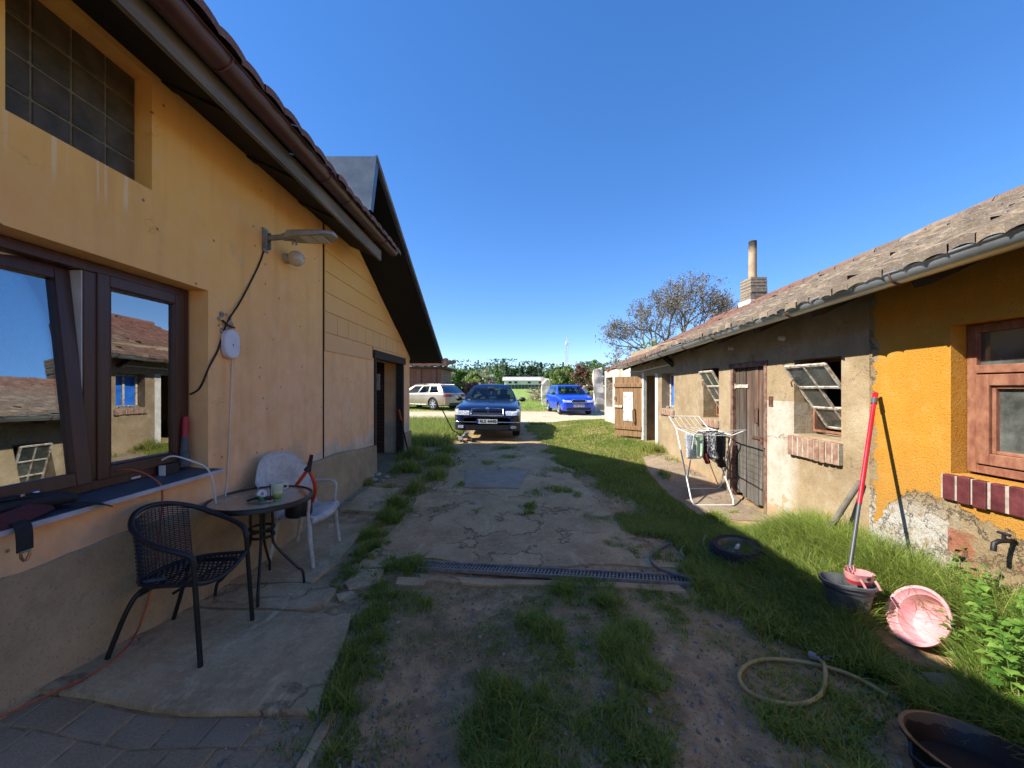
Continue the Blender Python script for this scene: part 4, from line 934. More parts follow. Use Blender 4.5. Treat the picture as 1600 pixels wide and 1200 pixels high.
# open board door at the far end
m_newwood = pm('golden_boards', '745535', '94734e', 3, .75, bump=.35, bscale=35, stretch=(8, 8, .7), bdist=.005)
Yd = 8.99; x0 = 2.36; n_before = set(bpy.data.objects)
mb = MB()
for k in range(6): mb.box((x0+.005+k*.123, Yd, .44), (x0+.005+k*.123+.119, Yd+.028, 1.87))
leaf = mb.build('board_door', m_newwood, shed, bevel=.003)
for z in (1.62, .60):
    b = MB().box((x0-.01, Yd-.03, z), (3.09, Yd-.001, z+.09)).build('batten', m_newwood, leaf, bevel=.003)
    mb = MB()
    for k in range(6): mb.lathe([(.012, -.004), (.001, -.009)], 6, Matrix.Translation((x0+.07+k*.125, Yd-.028, z+.045)) @ Euler((R(-90), 0, 0)).to_matrix().to_4x4())
    mb.build('nail', m_rust, b)
MB().box((x0-.012, Yd-.03, 1.12), (x0+.22, Yd-.001, 1.175)).build('latch_block', m_palewood, leaf)
MB().tube([(x0+.03, Yd-.025, 1.39), (x0+.02, Yd-.05, 1.36), (x0+.02, Yd-.05, 1.32), (x0+.03, Yd-.025, 1.29)], .007, 6, closed=True).build('ring_handle', m_rust, leaf)
t = T('weathered_paper'); n1 = t.noise(9, 6, .7); m_paper = t.bsdf(t.ramp(n1, [(.35, '8f8f89'), (.5, 'c9c9c2'), (.7, 'd8d8d2')]), .8)
MB().box((x0+.245, Yd-.012, .80), (x0+.495, Yd-.004, 1.50)).build('poster', m_paper, leaf)
MB().tube([(x0+.53, Yd-.03, 1.12), (x0+.52, Yd-.06, 1.05), (x0+.53, Yd-.06, .85), (x0+.54, Yd-.03, .75)], .02, 8).build('wooden_handle', m_newwood, leaf, smooth=60)
hz = Matrix.Translation((3.1-3.1, 8.99-4.5, 0)) @ Matrix.Rotation(R(-46), 4, 'Z') @ Matrix.Translation((-(3.1-3.1), -(8.99-4.5), 0))
for o in set(bpy.data.objects)-n_before: o.data.transform(hz)
mb = MB(); mb.box((3.085, 8.9, .2), (3.16, 9.03, 1.95)); mb.build('door_post', pm('limewashed_post', 'b9b5ab', 'dcd9d2', 9, .85, bump=.4), shed)
MB().box((3.092, 8.06, .3), (3.1, 8.2, 1.9)).build('limewash_strip', pm('limewash', 'bdb7aa', 'dcd8ce', 7, .9, bump=.4), shed)
# cable with white droppings under the eave, two insulators
mb = MB(); mb.tube([(3.07, 9.85, 2.0), (3.07, 9.0, 1.99), (3.07, 8.2, 2.02), (3.07, 7.35, 2.05)], .012, 6)
for k in range(9): mb.tube([(3.07, 7.4+k*.27, 2.03), (3.07, 7.4+k*.27, 2.03+random.uniform(-.05, .05))], .008, 5)
mb.build('cable_conduit', pm('chalky_white', 'c6c1b7', 'e0dcd4', 20, .9, bump=.3), shed)
for y, z in ((5.35, 2.15), (4.35, 2.16)):
    mb = MB(); mb.lathe([(.001, -.02), (.022, -.02), (.03, .0), (.02, .03), (.026, .045), (.001, .06)], 12, Matrix.Translation((3.09, y, z)) @ Euler((0, R(-90), 0)).to_matrix().to_4x4()); mb.build('insulator', m_white_pvc, shed, smooth=60)
# ================================================================ CARS
m_tyre = pm('tyre_rubber', '17171a', '242427', 20, .85, bump=.2)
m_black = pm('black_plastic', '121214', '1d1d1f', 15, .55, bump=.05)
m_chrome = pm('chrome_trim', 'b9bcc0', 'd2d4d6', 10, .18, .9, bump=0)
m_alloy = pm('alloy_rim', '9ea1a5', 'bfc1c4', 10, .35, .6, bump=0)
m_cabin = pm('cabin_fabric', '3c3c3d', '4d4d4e', 8, .9, bump=0)
m_carglass = glass_mat('car_glass', -.01, 'cddbd2', fm=.8)
m_darkglass = glass_mat('privacy_glass', .10, '2a2d2e')
t = T('headlight_lens'); vo = t.n('TexVoronoi', {'Vector': t.obj, 'Scale': 26}).outputs['Distance']
m_lamp = t.bsdf(t.ramp(vo, [(.1, 'f2f4f6'), (.5, 'aab1b6')]), .12, .1, t.bump(vo, .4, .01), **{'Coat Weight': 1.0})
t = T('red_lens'); m_red = t.bsdf(t.ramp(t.noise(20, 3, .5), [(.4, '6a0d12'), (.6, '8f161c')]), .15, 0, None, **{'Coat Weight': 1.0})
m_plate = pm('plate_white', 'c9cac8', 'dddedc', 6, .5, bump=0); m_eu = pm('plate_blue', '1a2f86', '2039a0', 5, .5, bump=0); m_ink = pm('plate_black', '0d0d0f', '151517', 5, .6, bump=0)
def car_paint(name, c1, c2, rough=.28, metal=.35):
    t = T(name); n1 = t.noise(1.5, 5, .6); n2 = t.noise(8, 6, .7); s = t.sep(t.obj)
    c = t.ramp(n1, [(.3, c1), (.7, c2)]); d = t.math('MULTIPLY', t.ramp(t.math('ADD', n2, t.n('MapRange', {0: s[2], 1: .7, 2: .2, 4: .3}).outputs[0]), [(.55, 0.), (.95, 1.)]), .2)
    c = t.mix(d, c, '8b8070'); return t.bsdf(c, t.math('ADD', t.math('MULTIPLY', d, .5), rough), metal, None, **{'Coat Weight': .4, 'Coat Roughness': .05, 'Specular IOR Level': .4})
def text_mesh(body, size, mat, name, parent, M):
    cu = bpy.data.curves.new(name, 'FONT'); cu.body = body; cu.size = size; cu.align_x = 'CENTER'; cu.align_y = 'CENTER'; cu.extrude = .001; cu.space_character = 1.08
    cu.offset = size*.012
    o = bpy.data.objects.new(name, cu); col.objects.link(o)
    me = bpy.data.meshes.new_from_object(o.evaluated_get(bpy.context.evaluated_depsgraph_get())); bpy.data.objects.remove(o)
    me.transform(M); me.materials.clear(); me.materials.append(mat)
    r = bpy.data.objects.new(name, me); col.objects.link(r); r.parent = parent; return r
def make_car(name, label, loc, rz, st, gh, paint, rims, wheels, group='parked cars', gmat=None, tilt=(0, 0)):
    root = thing(name, label, 'car', loc, rz, group, rx=tilt[0], ry=tilt[1])
    def ring(y, w, zb, zt, cr):
        h = [(0, zb), (.78*w, zb), (.94*w, zb+.05), (.995*w, zb+(zt-zb)*.38), (w, zb+(zt-zb)*.62), (.985*w, zt-.10*(zt-zb)), (.945*w, zt-.02), (.86*w, zt+.2*cr), (.5*w, zt+.8*cr), (0, zt+cr)]
        return [(x, y, z) for x, z in h]+[(-x, y, z) for x, z in h[-2:0:-1]]
    # densify stations with smooth interpolation
    ys = [s[0] for s in st]; fine = []
    for a, b in zip(st, st[1:]):
        k = max(1, int(abs(a[0]-b[0])/.12))
        for i in range(k): fine.append([a[j]+(b[j]-a[j])*i/k for j in range(5)])
    fine.append(list(st[-1]))
    mb = MB(); n = 18; vs = []; fs = []
    for s in fine: vs += ring(*s)
    m = len(fine)
    for i in range(m-1):
        for k in range(n): fs.append((i*n+k, i*n+(k+1) % n, (i+1)*n+(k+1) % n, (i+1)*n+k))
    fs += [tuple(range(n))[::-1], tuple((m-1)*n+k for k in range(n))]
    mb.add(vs, fs); body = mb.build('body', [paint, m_black], root, local=True, smooth=42)
    # wheel arches cut out
    cut = MB()
    for wy in (wheels['yf'], wheels['yr']):
        for s in (1, -1):
            cut.lathe([(.001, -.01), (wheels['r']+.055, -.01), (wheels['r']+.055, .36), (.001, .36)], 28, Matrix.Translation((s*(wheels['w']+.02), wy, wheels['r'])) @ Euler((0, R(-90*s), 0)).to_matrix().to_4x4())
    co = cut.build('cutter', m_black, None); co.matrix_world = rootM(root)
    md = body.modifiers.new('b', 'BOOLEAN'); md.object = co; md.operation = 'DIFFERENCE'; md.solver = 'EXACT'; md.material_mode = 'TRANSFER'
    bpy.context.view_layer.update()
    me = bpy.data.meshes.new_from_object(body.evaluated_get(bpy.context.evaluated_depsgraph_get())); body.modifiers.clear(); body.data = me
    bpy.data.objects.remove(co); me.set_sharp_from_angle(angle=R(42))
    # glasshouse: rings of (z, yfront, yrear, halfwidth, bow front, bow rear)
    ft = [-1, -.94, -.6, -.2, .2, .6, .94, 1]; sd_ = gh['side']
    def gring(z, yf, yr, w_, bf, br):
        P = [(x*w_, yf-bf*x*x, z) for x in ft]
        P += [(w_, (yf-bf)+((yr+br)-(yf-bf))*q, z) for q in sd_[1:-1]]
        P += [(-x*w_, yr+br*x*x, z) for x in ft]
        P += [(-w_, (yr+br)+((yf-bf)-(yr+br))*q, z) for q in [1-q for q in sd_[::-1]][1:-1]]
        return P
    A_, B_ = gh['base'], gh['top']; rows = [0, .04, .35, .65, .9, 1.0]; rings = []
    for q in rows:
        v = [A_[k]+(B_[k]-A_[k])*q for k in range(6)]; bul = .035*math.sin(q*math.pi); v[3] += bul; v[1] += bul*.8; v[2] -= bul*.8; rings.append(gring(*v))
    nn = len(rings[0]); nf = len(ft)-1; ns = len(sd_)-1
    acc = {'windscreen': MB(), 'rear_window': MB(), 'roof': MB()}; side = {}
    for r in range(len(rows)-1):
        for k in range(nn):
            q = [rings[r][k], rings[r][(k+1) % nn], rings[r+1][(k+1) % nn], rings[r+1][k]]; tgt = 'roof'
            if 0 < r < 4:
                if k < nf: tgt = 'windscreen' if 0 < k < nf-1 else 'roof'
                elif k < nf+ns: tgt = ('s', 1, k-nf) if (k-nf) in gh['win'] else 'roof'
                elif k < 2*nf+ns: tgt = 'rear_window' if 0 < k-nf-ns < nf-1 else 'roof'
                else: tgt = ('s', -1, ns-1-(k-2*nf-ns)) if (ns-1-(k-2*nf-ns)) in gh['win'] else 'roof'
            d = acc if isinstance(tgt, str) else side
            d.setdefault(tgt, MB()).add(q, [(0, 1, 2, 3)])
    c = rings[-1]; prev = c; cy = (B_[1]+B_[2])/2
    cr_ = gh.get('crown', (.022, .035, .04))
    for sc_, dz in ((.85, cr_[0]), (.5, cr_[1]), (.02, cr_[2])):
        cur = [(x*sc_, cy+(y-cy)*sc_, B_[0]+dz) for x, y, z in c]
        for k in range(nn): acc['roof'].add([prev[k], prev[(k+1) % nn], cur[(k+1) % nn], cur[k]], [(0, 1, 2, 3)])
        prev = cur
    def weld(mbx, nm, mat, sm=35):
        o = mbx.build(nm, mat, root, local=True); bm = bmesh.new(); bm.from_mesh(o.data); bmesh.ops.remove_doubles(bm, verts=bm.verts, dist=1e-4); bmesh.ops.recalc_face_normals(bm, faces=bm.faces); bm.to_mesh(o.data); bm.free()
        o.data.polygons.foreach_set('use_smooth', [True]*len(o.data.polygons)); o.data.set_sharp_from_angle(angle=R(sm)); return o
    weld(acc['roof'], 'roof', paint); weld(acc['windscreen'], 'windscreen', m_carglass); weld(acc['rear_window'], 'rear_window', gmat or m_carglass)
    for key, mbx in side.items(): weld(mbx, 'side_window', (gmat if (gmat and key[2] in gh.get('dark', ())) else m_carglass))
    # cabin
    mb = MB(); mb.box((-.68, A_[2]+.25, .5), (.68, A_[1]-.1, A_[0]+.0)); mb.grid(lambda u, v: (-.66+1.32*u, A_[1]-.12-.35*v, A_[0]+.015+.06*math.sin(v*3)), 8, 4); mb.build('dashboard', m_cabin, root, local=True, smooth=40)
    for y in (B_[1]-.35, B_[1]-1.25):
        for x in (-.36, .36):
            mb = MB(); mb.grid(lambda u, v: (x-.23+.46*u, y-.22*v, A_[0]-.1+.30*v-.05*(2*u-1)**2), 6, 4); mb.grid(lambda u, v: (x+.12*math.sin(u*2*math.pi), y-.24+.045*math.cos(u*2*math.pi), A_[0]+.2+.15*v), 10, 2)
            mb.build('seat', m_cabin, root, local=True, smooth=60)
    # wheels
    rw = wheels['r']
    for wy, nm in ((wheels['yf'], 'f'), (wheels['yr'], 'r')):
        for s in (1, -1):
            if (nm, s) in wheels.get('skip', ()): continue
            M_ = Matrix.Translation((s*(wheels['w']-.02), wy, rw)) @ Euler((0, R(90*s), 0)).to_matrix().to_4x4()
            mb = MB(); mb.lathe([(rw*.66, -.2), (rw*.9, -.2), (rw, -.17), (rw, -.03), (rw*.93, 0), (rw*.70, .005), (rw*.66, -.01)], 32, M_); wo = mb.build('wheel', m_tyre, root, local=True, smooth=40)
            mb = MB(); mb.lathe([(rw*.68, -.012), (rw*.66, -.005), (rw*.62, -.03), (rw*.6, -.10), (.001, -.11)], 32, M_, ) ; mb.cur = 1
            mb.m = [1]*len(mb.m); mb.cur = 0
            mb.lathe([(rw*.69, -.008), (rw*.66, .004), (rw*.62, -.012), (rw*.62, -.05)], 32, M_)
            for q in range(rims):
                a = q*2*math.pi/rims; p = Vector((math.cos(a), math.sin(a), 0)); mb.beam(M_ @ (p*.02+Vector((0, 0, -.022))), M_ @ (p*rw*.63+Vector((0, 0, -.014))), rw*.17, .02, up=(M_.to_3x3() @ Vector((0, 0, 1))))
            mb.lathe([(.001, -.002), (rw*.16, -.004), (rw*.18, -.03)], 16, M_); mb.build('rim', [m_alloy, m_black], wo, local=True, smooth=40)
    # mirrors
    for s in (1, -1):
        mb = MB(); c0 = Vector((s*(A_[3]+.17), A_[1]-.42, A_[0]+.06)); mb.lathe([(.001, -.055), (.07, -.04), (.095, 0), (.085, .035), (.001, .045)], 12, Matrix.Translation(c0) @ Euler((R(90), 0, 0)).to_matrix().to_4x4(), sx=1.05, sy=.72)
        mb.beam((s*(A_[3]+.02), c0.y, c0.z-.03), (s*(A_[3]+.12), c0.y, c0.z-.02), .06, .03); mb.build('door_mirror', m_black if gh.get('bm', 1) else paint, root, local=True, smooth=50)
    return root
def patch(root, name, mat, x0, x1, z0, z1, yf, th=.012, nx=8, nz=3, shape=None, s=1, **kw):
    """curved plate on the front (s=1) or tail (s=-1); yf(x,z) gives the surface"""
    mb = MB(); f = shape or (lambda u, v: (u, v))
    def P(u, v, d):
        u2, v2 = f(u, v); x = x0+(x1-x0)*u2; z = z0+(z1-z0)*v2; return (x, yf(x, z)+d*s, z)
    mb.grid(lambda u, v: P(u, v, th), nx, nz)
    b = [(i/nx, 0) for i in range(nx)]+[(1, j/nz) for j in range(nz)]+[(1-i/nx, 1) for i in range(nx)]+[(0, 1-j/nz) for j in range(nz)]
    mb.add([P(u, v, th) for u, v in b]+[P(u, v, -.04) for u, v in b], [(k, (k+1) % len(b), len(b)+(k+1) % len(b), len(b)+k) for k in range(len(b))])
    return mb.build(name, mat, root, local=True, smooth=40, **kw)
def plate(root, y, z, txt, face=1, x=0, eu=True, band=True):
    M0 = Matrix.Translation((x, y, z)) @ (Euler((R(90), 0, R(180))).to_matrix().to_4x4() if face > 0 else Euler((R(90), 0, 0)).to_matrix().to_4x4())
    mb = MB(); mb.box((-.26, -.056, -.01), (.26, .056, .004), M0); po = mb.build('number_plate', m_plate, root, local=True)
    if band: mb = MB(); mb.box((-.26, -.055, .003), (-.222, .055, .0055), M0); mb.build('blue_band', m_eu, po, local=True)
    text_mesh(txt, .105, m_ink, 'plate_text', po, M0 @ Matrix.Translation((.02, 0, .006)))
# --- dark blue saloon on a jack
navy = car_paint('navy_paint', '080f2e', '0c173f', .22, .0)
stS = [(2.405, .60, .34, .56, .01), (2.385, .74, .27, .66, .015), (2.33, .82, .235, .76, .02), (2.22, .855, .22, .815, .03), (1.9, .872, .2, .865, .04), (1.5, .88, .2, .905, .045), (1.1, .882, .2, .95, .03), (.6, .884, .2, .965, .0),
       (-1.3, .88, .2, .985, .0), (-1.75, .875, .21, 1.0, .01), (-2.15, .845, .24, .985, .02), (-2.33, .78, .3, .93, .01), (-2.40, .68, .36, .8, .01)]
ghS = dict(crown=(.045, .078, .088), base=(.935, 1.14, -1.85, .775, .17, .12), top=(1.37, .22, -.85, .57, .09, .05), side=[0, .10, .40, .44, .74, .78, .9, 1], win=(1, 3, 5))
zS = tz(-.59, 11)
sal = make_car('saloon_car', 'dark navy saloon facing the camera, jacked up with one front wheel off', (-.59, 9.78+2.4, zS+.03), R(180), stS, ghS, navy, 7, dict(r=.325, yf=1.42, yr=-1.4, w=.875, skip=[('f', 1)]), tilt=(0, R(-.8)))
def face(st, s=1):
    S = sorted(st, key=lambda q: -s*q[0])[:6]
    ws = [0]+[q[1] for q in S]; ys = [S[0][0]]+[q[0] for q in S]; zs_ = [0]+[q[3]-.012 for q in S]
    def f(x, z):
        a = float(np.interp(abs(x), ws, ys)); b = float(np.interp(z, zs_, ys)); return min(a, b) if s > 0 else max(a, b)
    return f
yfS = face(stS)
for s in (1, -1):
    patch(sal, 'headlight', m_lamp, s*.46, s*.825, .625, .79, yfS, shape=lambda u, v: (u, v*(1-.12*u)+.05*u), th=.016)
    patch(sal, 'turn_lamp', pm('clear_amber_lens', 'b0936a', 'c9b08a', 9, .15, bump=0), s*.80, s*.838, .64, .765, yfS, th=.012, nx=2)
    patch(sal, 'fog_lamp', m_lamp, s*.60, s*.74, .30, .37, lambda x, z: yfS(x, .5)+.005, th=.01, nx=4)
gr_shape = lambda u, v: (u, v+.10*math.sin(math.pi*u)*v)
gro = patch(sal, 'grille', m_black, -.40, .40, .63, .765, yfS, th=.035, shape=gr_shape)
mb = MB(); B = [(-.41+.82*i/14, .622) for i in range(15)]+[(.41, .70), (.40, .78)]+[(.40-.8*i/14, .783+.013*math.sin(math.pi*i/14)) for i in range(1, 14)]+[(-.40, .78), (-.41, .70)]
mb.tube([(x, yfS(x, z)+.040, z) for x, z in B], .016, 6, closed=True); mb.build('grille_surround', m_chrome, gro, local=True, smooth=60)
mb = MB()
for i in range(-9, 10):
    if abs(i) > 0: mb.box((i*.041-.003, yfS(i*.041, .7)-.01, .635), (i*.041+.003, yfS(i*.041, .7)+.042, .765))
mb.build('grille_bars', m_black, gro, local=True)
mb = MB(); mb.lathe([(.001, .012), (.035, .012), (.045, 0)], 20, Matrix.Translation((0, yfS(0, .78)+.045, .79)) @ Euler((R(-72), 0, 0)).to_matrix().to_4x4()); mb.build('round_badge', m_chrome, gro, local=True, smooth=40)
patch(sal, 'lower_grille', m_black, -.56, .56, .27, .385, lambda x, z: yfS(x, .5)+.006, th=.01)
mb = MB()
for s in (1, -1): mb.tube([(s*(.27+.56*i/8), yfS(.27+.56*i/8, .5)+.016, .455) for i in range(9)], .011, 6)
mb.build('bumper_strip', m_chrome, sal, local=True, smooth=60)
patch(sal, 'bumper', navy, -.83, .83, .24, .585, lambda x, z: yfS(x, .5)-.004-.10*max(0, .3-z)*4*.3, th=.004, nx=14, nz=5)
plate(sal, 2.425, .475, '4L5 4440')
for s in (1, -1): MB().tube([(s*.1, 1.02, .985), (s*.35, .93, 1.01), (s*.62, .86, 1.03)], .009, 5).build('wiper', m_black, sal, local=True)
MB().cbox((0, .42, 1.33), (.2, .03, .06)).build('rear_view_mirror', m_cabin, sal, local=True, bevel=.01)
MB().box((-.02, .5, 1.12), (.02, .503, 1.22)).build('hanging_card', m_plate, sal, local=True)
# --- bright blue hatchback
bblue = car_paint('bright_blue_paint', '0a37b0', '1146c6', .25, .0)
stF = [(1.98, .56, .32, .54, .01), (1.965, .68, .26, .64, .015), (1.91, .76, .22, .74, .02), (1.8, .80, .2, .80, .03), (1.4, .815, .19, .88, .045), (.95, .82, .19, .95, .03), (.4, .823, .19, .965, 0), (-1.2, .82, .19, 1.0, 0), (-1.7, .80, .22, 1.0, .01), (-1.9, .74, .28, .95, .01), (-1.97, .66, .34, .8, .01)]
ghF = dict(base=(.955, .98, -1.86, .745, .14, .1), top=(1.42, .18, -1.55, .56, .05, .05), side=[0, .10, .42, .46, .72, .76, .92, 1], win=(1, 3, 5))
hp = Vector((3.02, 20.1, 0)); hp.z = tz(*hp.xy)
hat = make_car('hatchback_car', 'bright blue hatchback facing the camera at the far end of the grass', hp, R(180+6.5), stF, ghF, bblue, 5, dict(r=.29, yf=1.22, yr=-1.24, w=.815))
yfF = face(stF)
for s in (1, -1): patch(hat, 'headlight', m_lamp, s*.37, s*.74, .605, .75, yfF, shape=lambda u, v: (u, v*(1-.1*u)+.1*u), th=.016)
gro = patch(hat, 'grille', m_black, -.33, .33, .60, .735, yfF, th=.035, shape=gr_shape)
mb = MB(); B = [(-.34+.68*i/10, .594) for i in range(11)]+[(.34, .66), (.33, .745)]+[(.33-.66*i/10, .748+.012*math.sin(math.pi*i/10)) for i in range(1, 10)]+[(-.33, .745), (-.34, .66)]
mb.tube([(x, yfF(x, z)+.040, z) for x, z in B], .014, 6, closed=True); mb.build('grille_surround', m_chrome, gro, local=True, smooth=60)
patch(hat, 'lower_grille', m_black, -.58, .58, .24, .36, lambda x, z: yfF(x, .5)+.004, th=.01)
patch(hat, 'bumper', bblue, -.76, .76, .22, .56, lambda x, z: yfF(x, .5)-.006, th=.004, nx=12, nz=4)
plate(hat, 1.995, .45, '3S8 3838')
for s in (1, -1): MB().tube([(s*.05, .93, .98), (s*.5, .82, 1.02)], .009, 5).build('wiper', m_black, hat, local=True)
# --- champagne estate seen from its rear quarter
cham = car_paint('champagne_paint', '8f8472', 'a59a86', .3, .55)
stA = [(2.46, .60, .34, .54, .01), (2.43, .76, .27, .64, .02), (2.3, .86, .22, .74, .03), (1.9, .91, .2, .84, .05), (1.3, .927, .2, .93, .04), (.8, .928, .2, .95, 0), (-1.4, .925, .2, .99, 0), (-2.0, .915, .22, .99, 0), (-2.3, .87, .26, .96, .0), (-2.42, .80, .3, .90, .0), (-2.46, .72, .36, .74, .01)]
ghA = dict(base=(.955, 1.25, -2.33, .84, .18, .1), top=(1.41, .40, -1.82, .62, .06, .05), side=[0, .09, .36, .39, .63, .66, .88, 1], win=(1, 3, 5))
ang = 57.0   # heading, degrees counter-clockwise from +Y
hd = Vector((-math.sin(R(ang)), math.cos(R(ang)), 0)); rw_ = Vector((-4.45, 22.1, 0)); side_ = Vector((-hd.y, hd.x, 0))
cA = rw_+hd*1.42-side_*(.9) ; cA.z = tz(*cA.xy)
est = make_car('estate_car', 'pale champagne estate car parked behind the annex, seen from its rear corner', cA, R(ang), stA, ghA, cham, 7, dict(r=.34, yf=1.42, yr=-1.42, w=.92), gmat=m_darkglass)
yrA = face(stA, -1)
for s in (1, -1): patch(est, 'tail_light', m_red, s*.42, s*.875, .735, .90, yrA, th=.03, s=-1, shape=lambda u, v: (u, v*(1-.25*(1-u))+.12*(1-u)))
patch(est, 'bumper', cham, -.86, .86, .3, .66, lambda x, z: yrA(x, .5)-.01, th=.02, s=-1, nx=12)
patch(est, 'diffuser', m_black, -.66, .66, .24, .40, lambda x, z: yrA(x, .5)-.03, th=.014, s=-1)
plate(est, -2.47, .77, '6L2 1857', -1)
for s in (1, -1):
    MB().tube([(s*.60, .35, 1.455), (s*.62, -.7, 1.475), (s*.60, -1.75, 1.46)], .013, 6).build('roof_rail', m_chrome, est, local=True)
    MB().tube([(s*.925, 1.0, .30), (s*.93, -.95, .30)], .02, 6).build('side_trim', m_chrome, est, local=True)
# --- trolley jack under the saloon
jk = at(726, 690, 9.85); jk.z = tz(jk.x, jk.y)+.02
jack = thing('trolley_jack', 'low steel trolley jack lifting the wheelless front corner of the navy car', 'jack', jk, R(200))
m_jack = pm('grey_painted_steel', '7d8083', 'a4a7a9', 12, .5, .5, bump=.2)
mb = MB(); mb.box((-.13, -.28, .03), (-.10, .28, .11)); mb.box((.10, -.28, .03), (.13, .28, .11)); mb.box((-.1, -.27, .04), (.1, -.2, .09)); mb.build('frame', m_jack, jack, local=True, bevel=.006)
mb = MB(); mb.beam((0, -.2, .08), (0, .22, .2), .1, .05); mb.lathe([(.001, .22), (.055, .22), (.055, .245), (.001, .245)], 14, Matrix.Translation((0, .22, 0))); mb.build('lift_arm', m_jack, jack, local=True)
for x in (-.15, .15):
    for y in (-.24, .24):
        mb = MB(); mb.lathe([(.001, -.015), (.035, -.015), (.035, .015), (.001, .015)], 14, Matrix.Translation((x, y, .035)) @ Euler((0, R(90), 0)).to_matrix().to_4x4()); mb.build('caster', m_black, jack, local=True, smooth=40)
p0 = rootM(jack).inverted() @ at(707, 672, 9.65); p1 = rootM(jack).inverted() @ at(689, 636, 9.35)
MB().tube([(0, -.22, .1), p0, p1], .014, 8).build('handle', m_black, jack, local=True)
# ================================================================ THINGS BY THE YELLOW HOUSE
def W(px, py, X=-2.292):
    """point on a plane of constant X seen at a photo pixel"""
    Y = F*X/(px-VX); return Vector((X, Y, CAMZ-(py-VY)*Y/F))
def spline(P, n=8):
    P = [Vector(p) for p in P]; out = []
    for i in range(len(P)-1):
        a = P[max(0, i-1)]; b = P[i]; c = P[i+1]; d = P[min(len(P)-1, i+2)]
        for k in range(n):
            t_ = k/n; out.append(.5*((2*b)+(c-a)*t_+(2*a-5*b+4*c-d)*t_*t_+(3*b-a-3*c+d)*t_**3))
    out.append(P[-1]); return out
gz = lambda x, y, h=.03: tz(x, y)+h
m_blackmetal = pm('black_powder_coat', '121214', '1e1e21', 25, .45, bump=.08)
m_wicker = pm('black_wicker', '14151a', '23252c', 40, .5, bump=.3, bscale=90)
# --- black wicker armchair
ch = thing('wicker_armchair', 'black wicker armchair with tubular arms by the window, turned to the round table', 'chair', (-1.97, 2.36, gz(-1.97, 2.36)))
hoop = spline([(-1.772, 2.155, .60), (-1.785, 2.15, .655), (-1.86, 2.125, .695), (-1.98, 2.115, .74), (-2.11, 2.15, .805), (-2.2, 2.25, .855), (-2.225, 2.365, .87), (-2.2, 2.48, .855), (-2.11, 2.575, .805), (-1.98, 2.61, .74), (-1.86, 2.605, .695), (-1.785, 2.585, .655), (-1.77, 2.58, .60)], 6)
MB().tube(hoop, .0155, 10).build('armrest', m_wicker, ch, smooth=60)
MB().tube([(-1.772, 2.155, .60), (-1.765, 2.155, .5), (-1.73, 2.15, gz(-1.73, 2.15))], .0135, 10).build('leg', m_blackmetal, ch, smooth=60)
MB().tube([(-1.77, 2.58, .60), (-1.765, 2.585, .5), (-1.745, 2.605, gz(-1.745, 2.605))], .0135, 10).build('leg', m_blackmetal, ch, smooth=60)
for y, yf in ((2.2, 2.105), (2.53, 2.56)):
    MB().tube(spline([(-1.80, y, .475), (-2.0, y, .465), (-2.10, y-.005, .445), (-2.145, (y+yf)/2, .35), (-2.205 if yf < 2.3 else -2.24, yf, gz(-2.21, yf))], 5), .0125, 10).build('leg', m_blackmetal, ch, smooth=60)
def woven(mb, fn, nu, nv, r=.0028):
    for i in range(nu+1): mb.tube([fn(i/nu, k/16)+Vector((0, 0, .0)) for k in range(17)], r*1.1, 4)
    for j in range(nv+1):
        pts = []
        for k in range(nu*2+1):
            p = fn(k/(nu*2), j/nv); q = (fn(min(1, k/(nu*2)+.01), j/nv)-fn(max(0, k/(nu*2)-.01), j/nv)); q2 = fn(k/(nu*2), min(1, j/nv+.02))-fn(k/(nu*2), max(0, j/nv-.02))
            nrm = q.cross(q2).normalized(); pts.append(p+nrm*(.0035*(1 if (k//2+j) % 2 else -1)))
        mb.tube(pts, r*1.7, 4, flat=.55)
def backf(u, v):
    a = (u-.5)*2; top = .855-.04*a*a; return Vector((-2.195+.06*abs(a)**2.2+.03*(1-v), 2.365+.185*a, .475+(top-.475)*v))
mb = MB(); woven(mb, backf, 15, 30); mb.build('backrest', m_wicker, ch)
def seatf(u, v):
    a = (u-.5)*2; return Vector((-2.165+.395*v, 2.365+(.125+.085*min(1, v*2.2)**.6)*a, .472+.03*v*abs(a)**2-.035*math.sin(v*2.2)*(1-a*a)))
mb = MB(); woven(mb, seatf, 16, 28)
mb.tube([seatf(u/12, 1) for u in range(13)], .013, 8); mb.tube([seatf(0, v/8) for v in range(9)], .012, 8); mb.tube([seatf(1, v/8) for v in range(9)], .012, 8); mb.tube([seatf(u/8, 0) for u in range(9)], .012, 8)
mb.build('seat', m_wicker, ch, smooth=60)
mb = MB(); mb.tube([(-1.9, 2.17, .44), (-1.9, 2.56, .44)], .008, 8); mb.tube([(-2.14, 2.2, .40), (-2.14, 2.53, .40)], .008, 8); mb.build('stretcher', m_blackmetal, ch, smooth=60)
s_ = MB().cbox(tuple(seatf(.16, .22)+Vector((0, 0, .012))), (.10, .035, .012), (0, 0, R(28))).build('folding_knife', pm('brushed_grey', '5d6468', '7d858a', 15, .4, .4, bump=0), None, bevel=.003); tag(s_, 'small flat grey folded tool lying on the black wicker seat', 'tool')
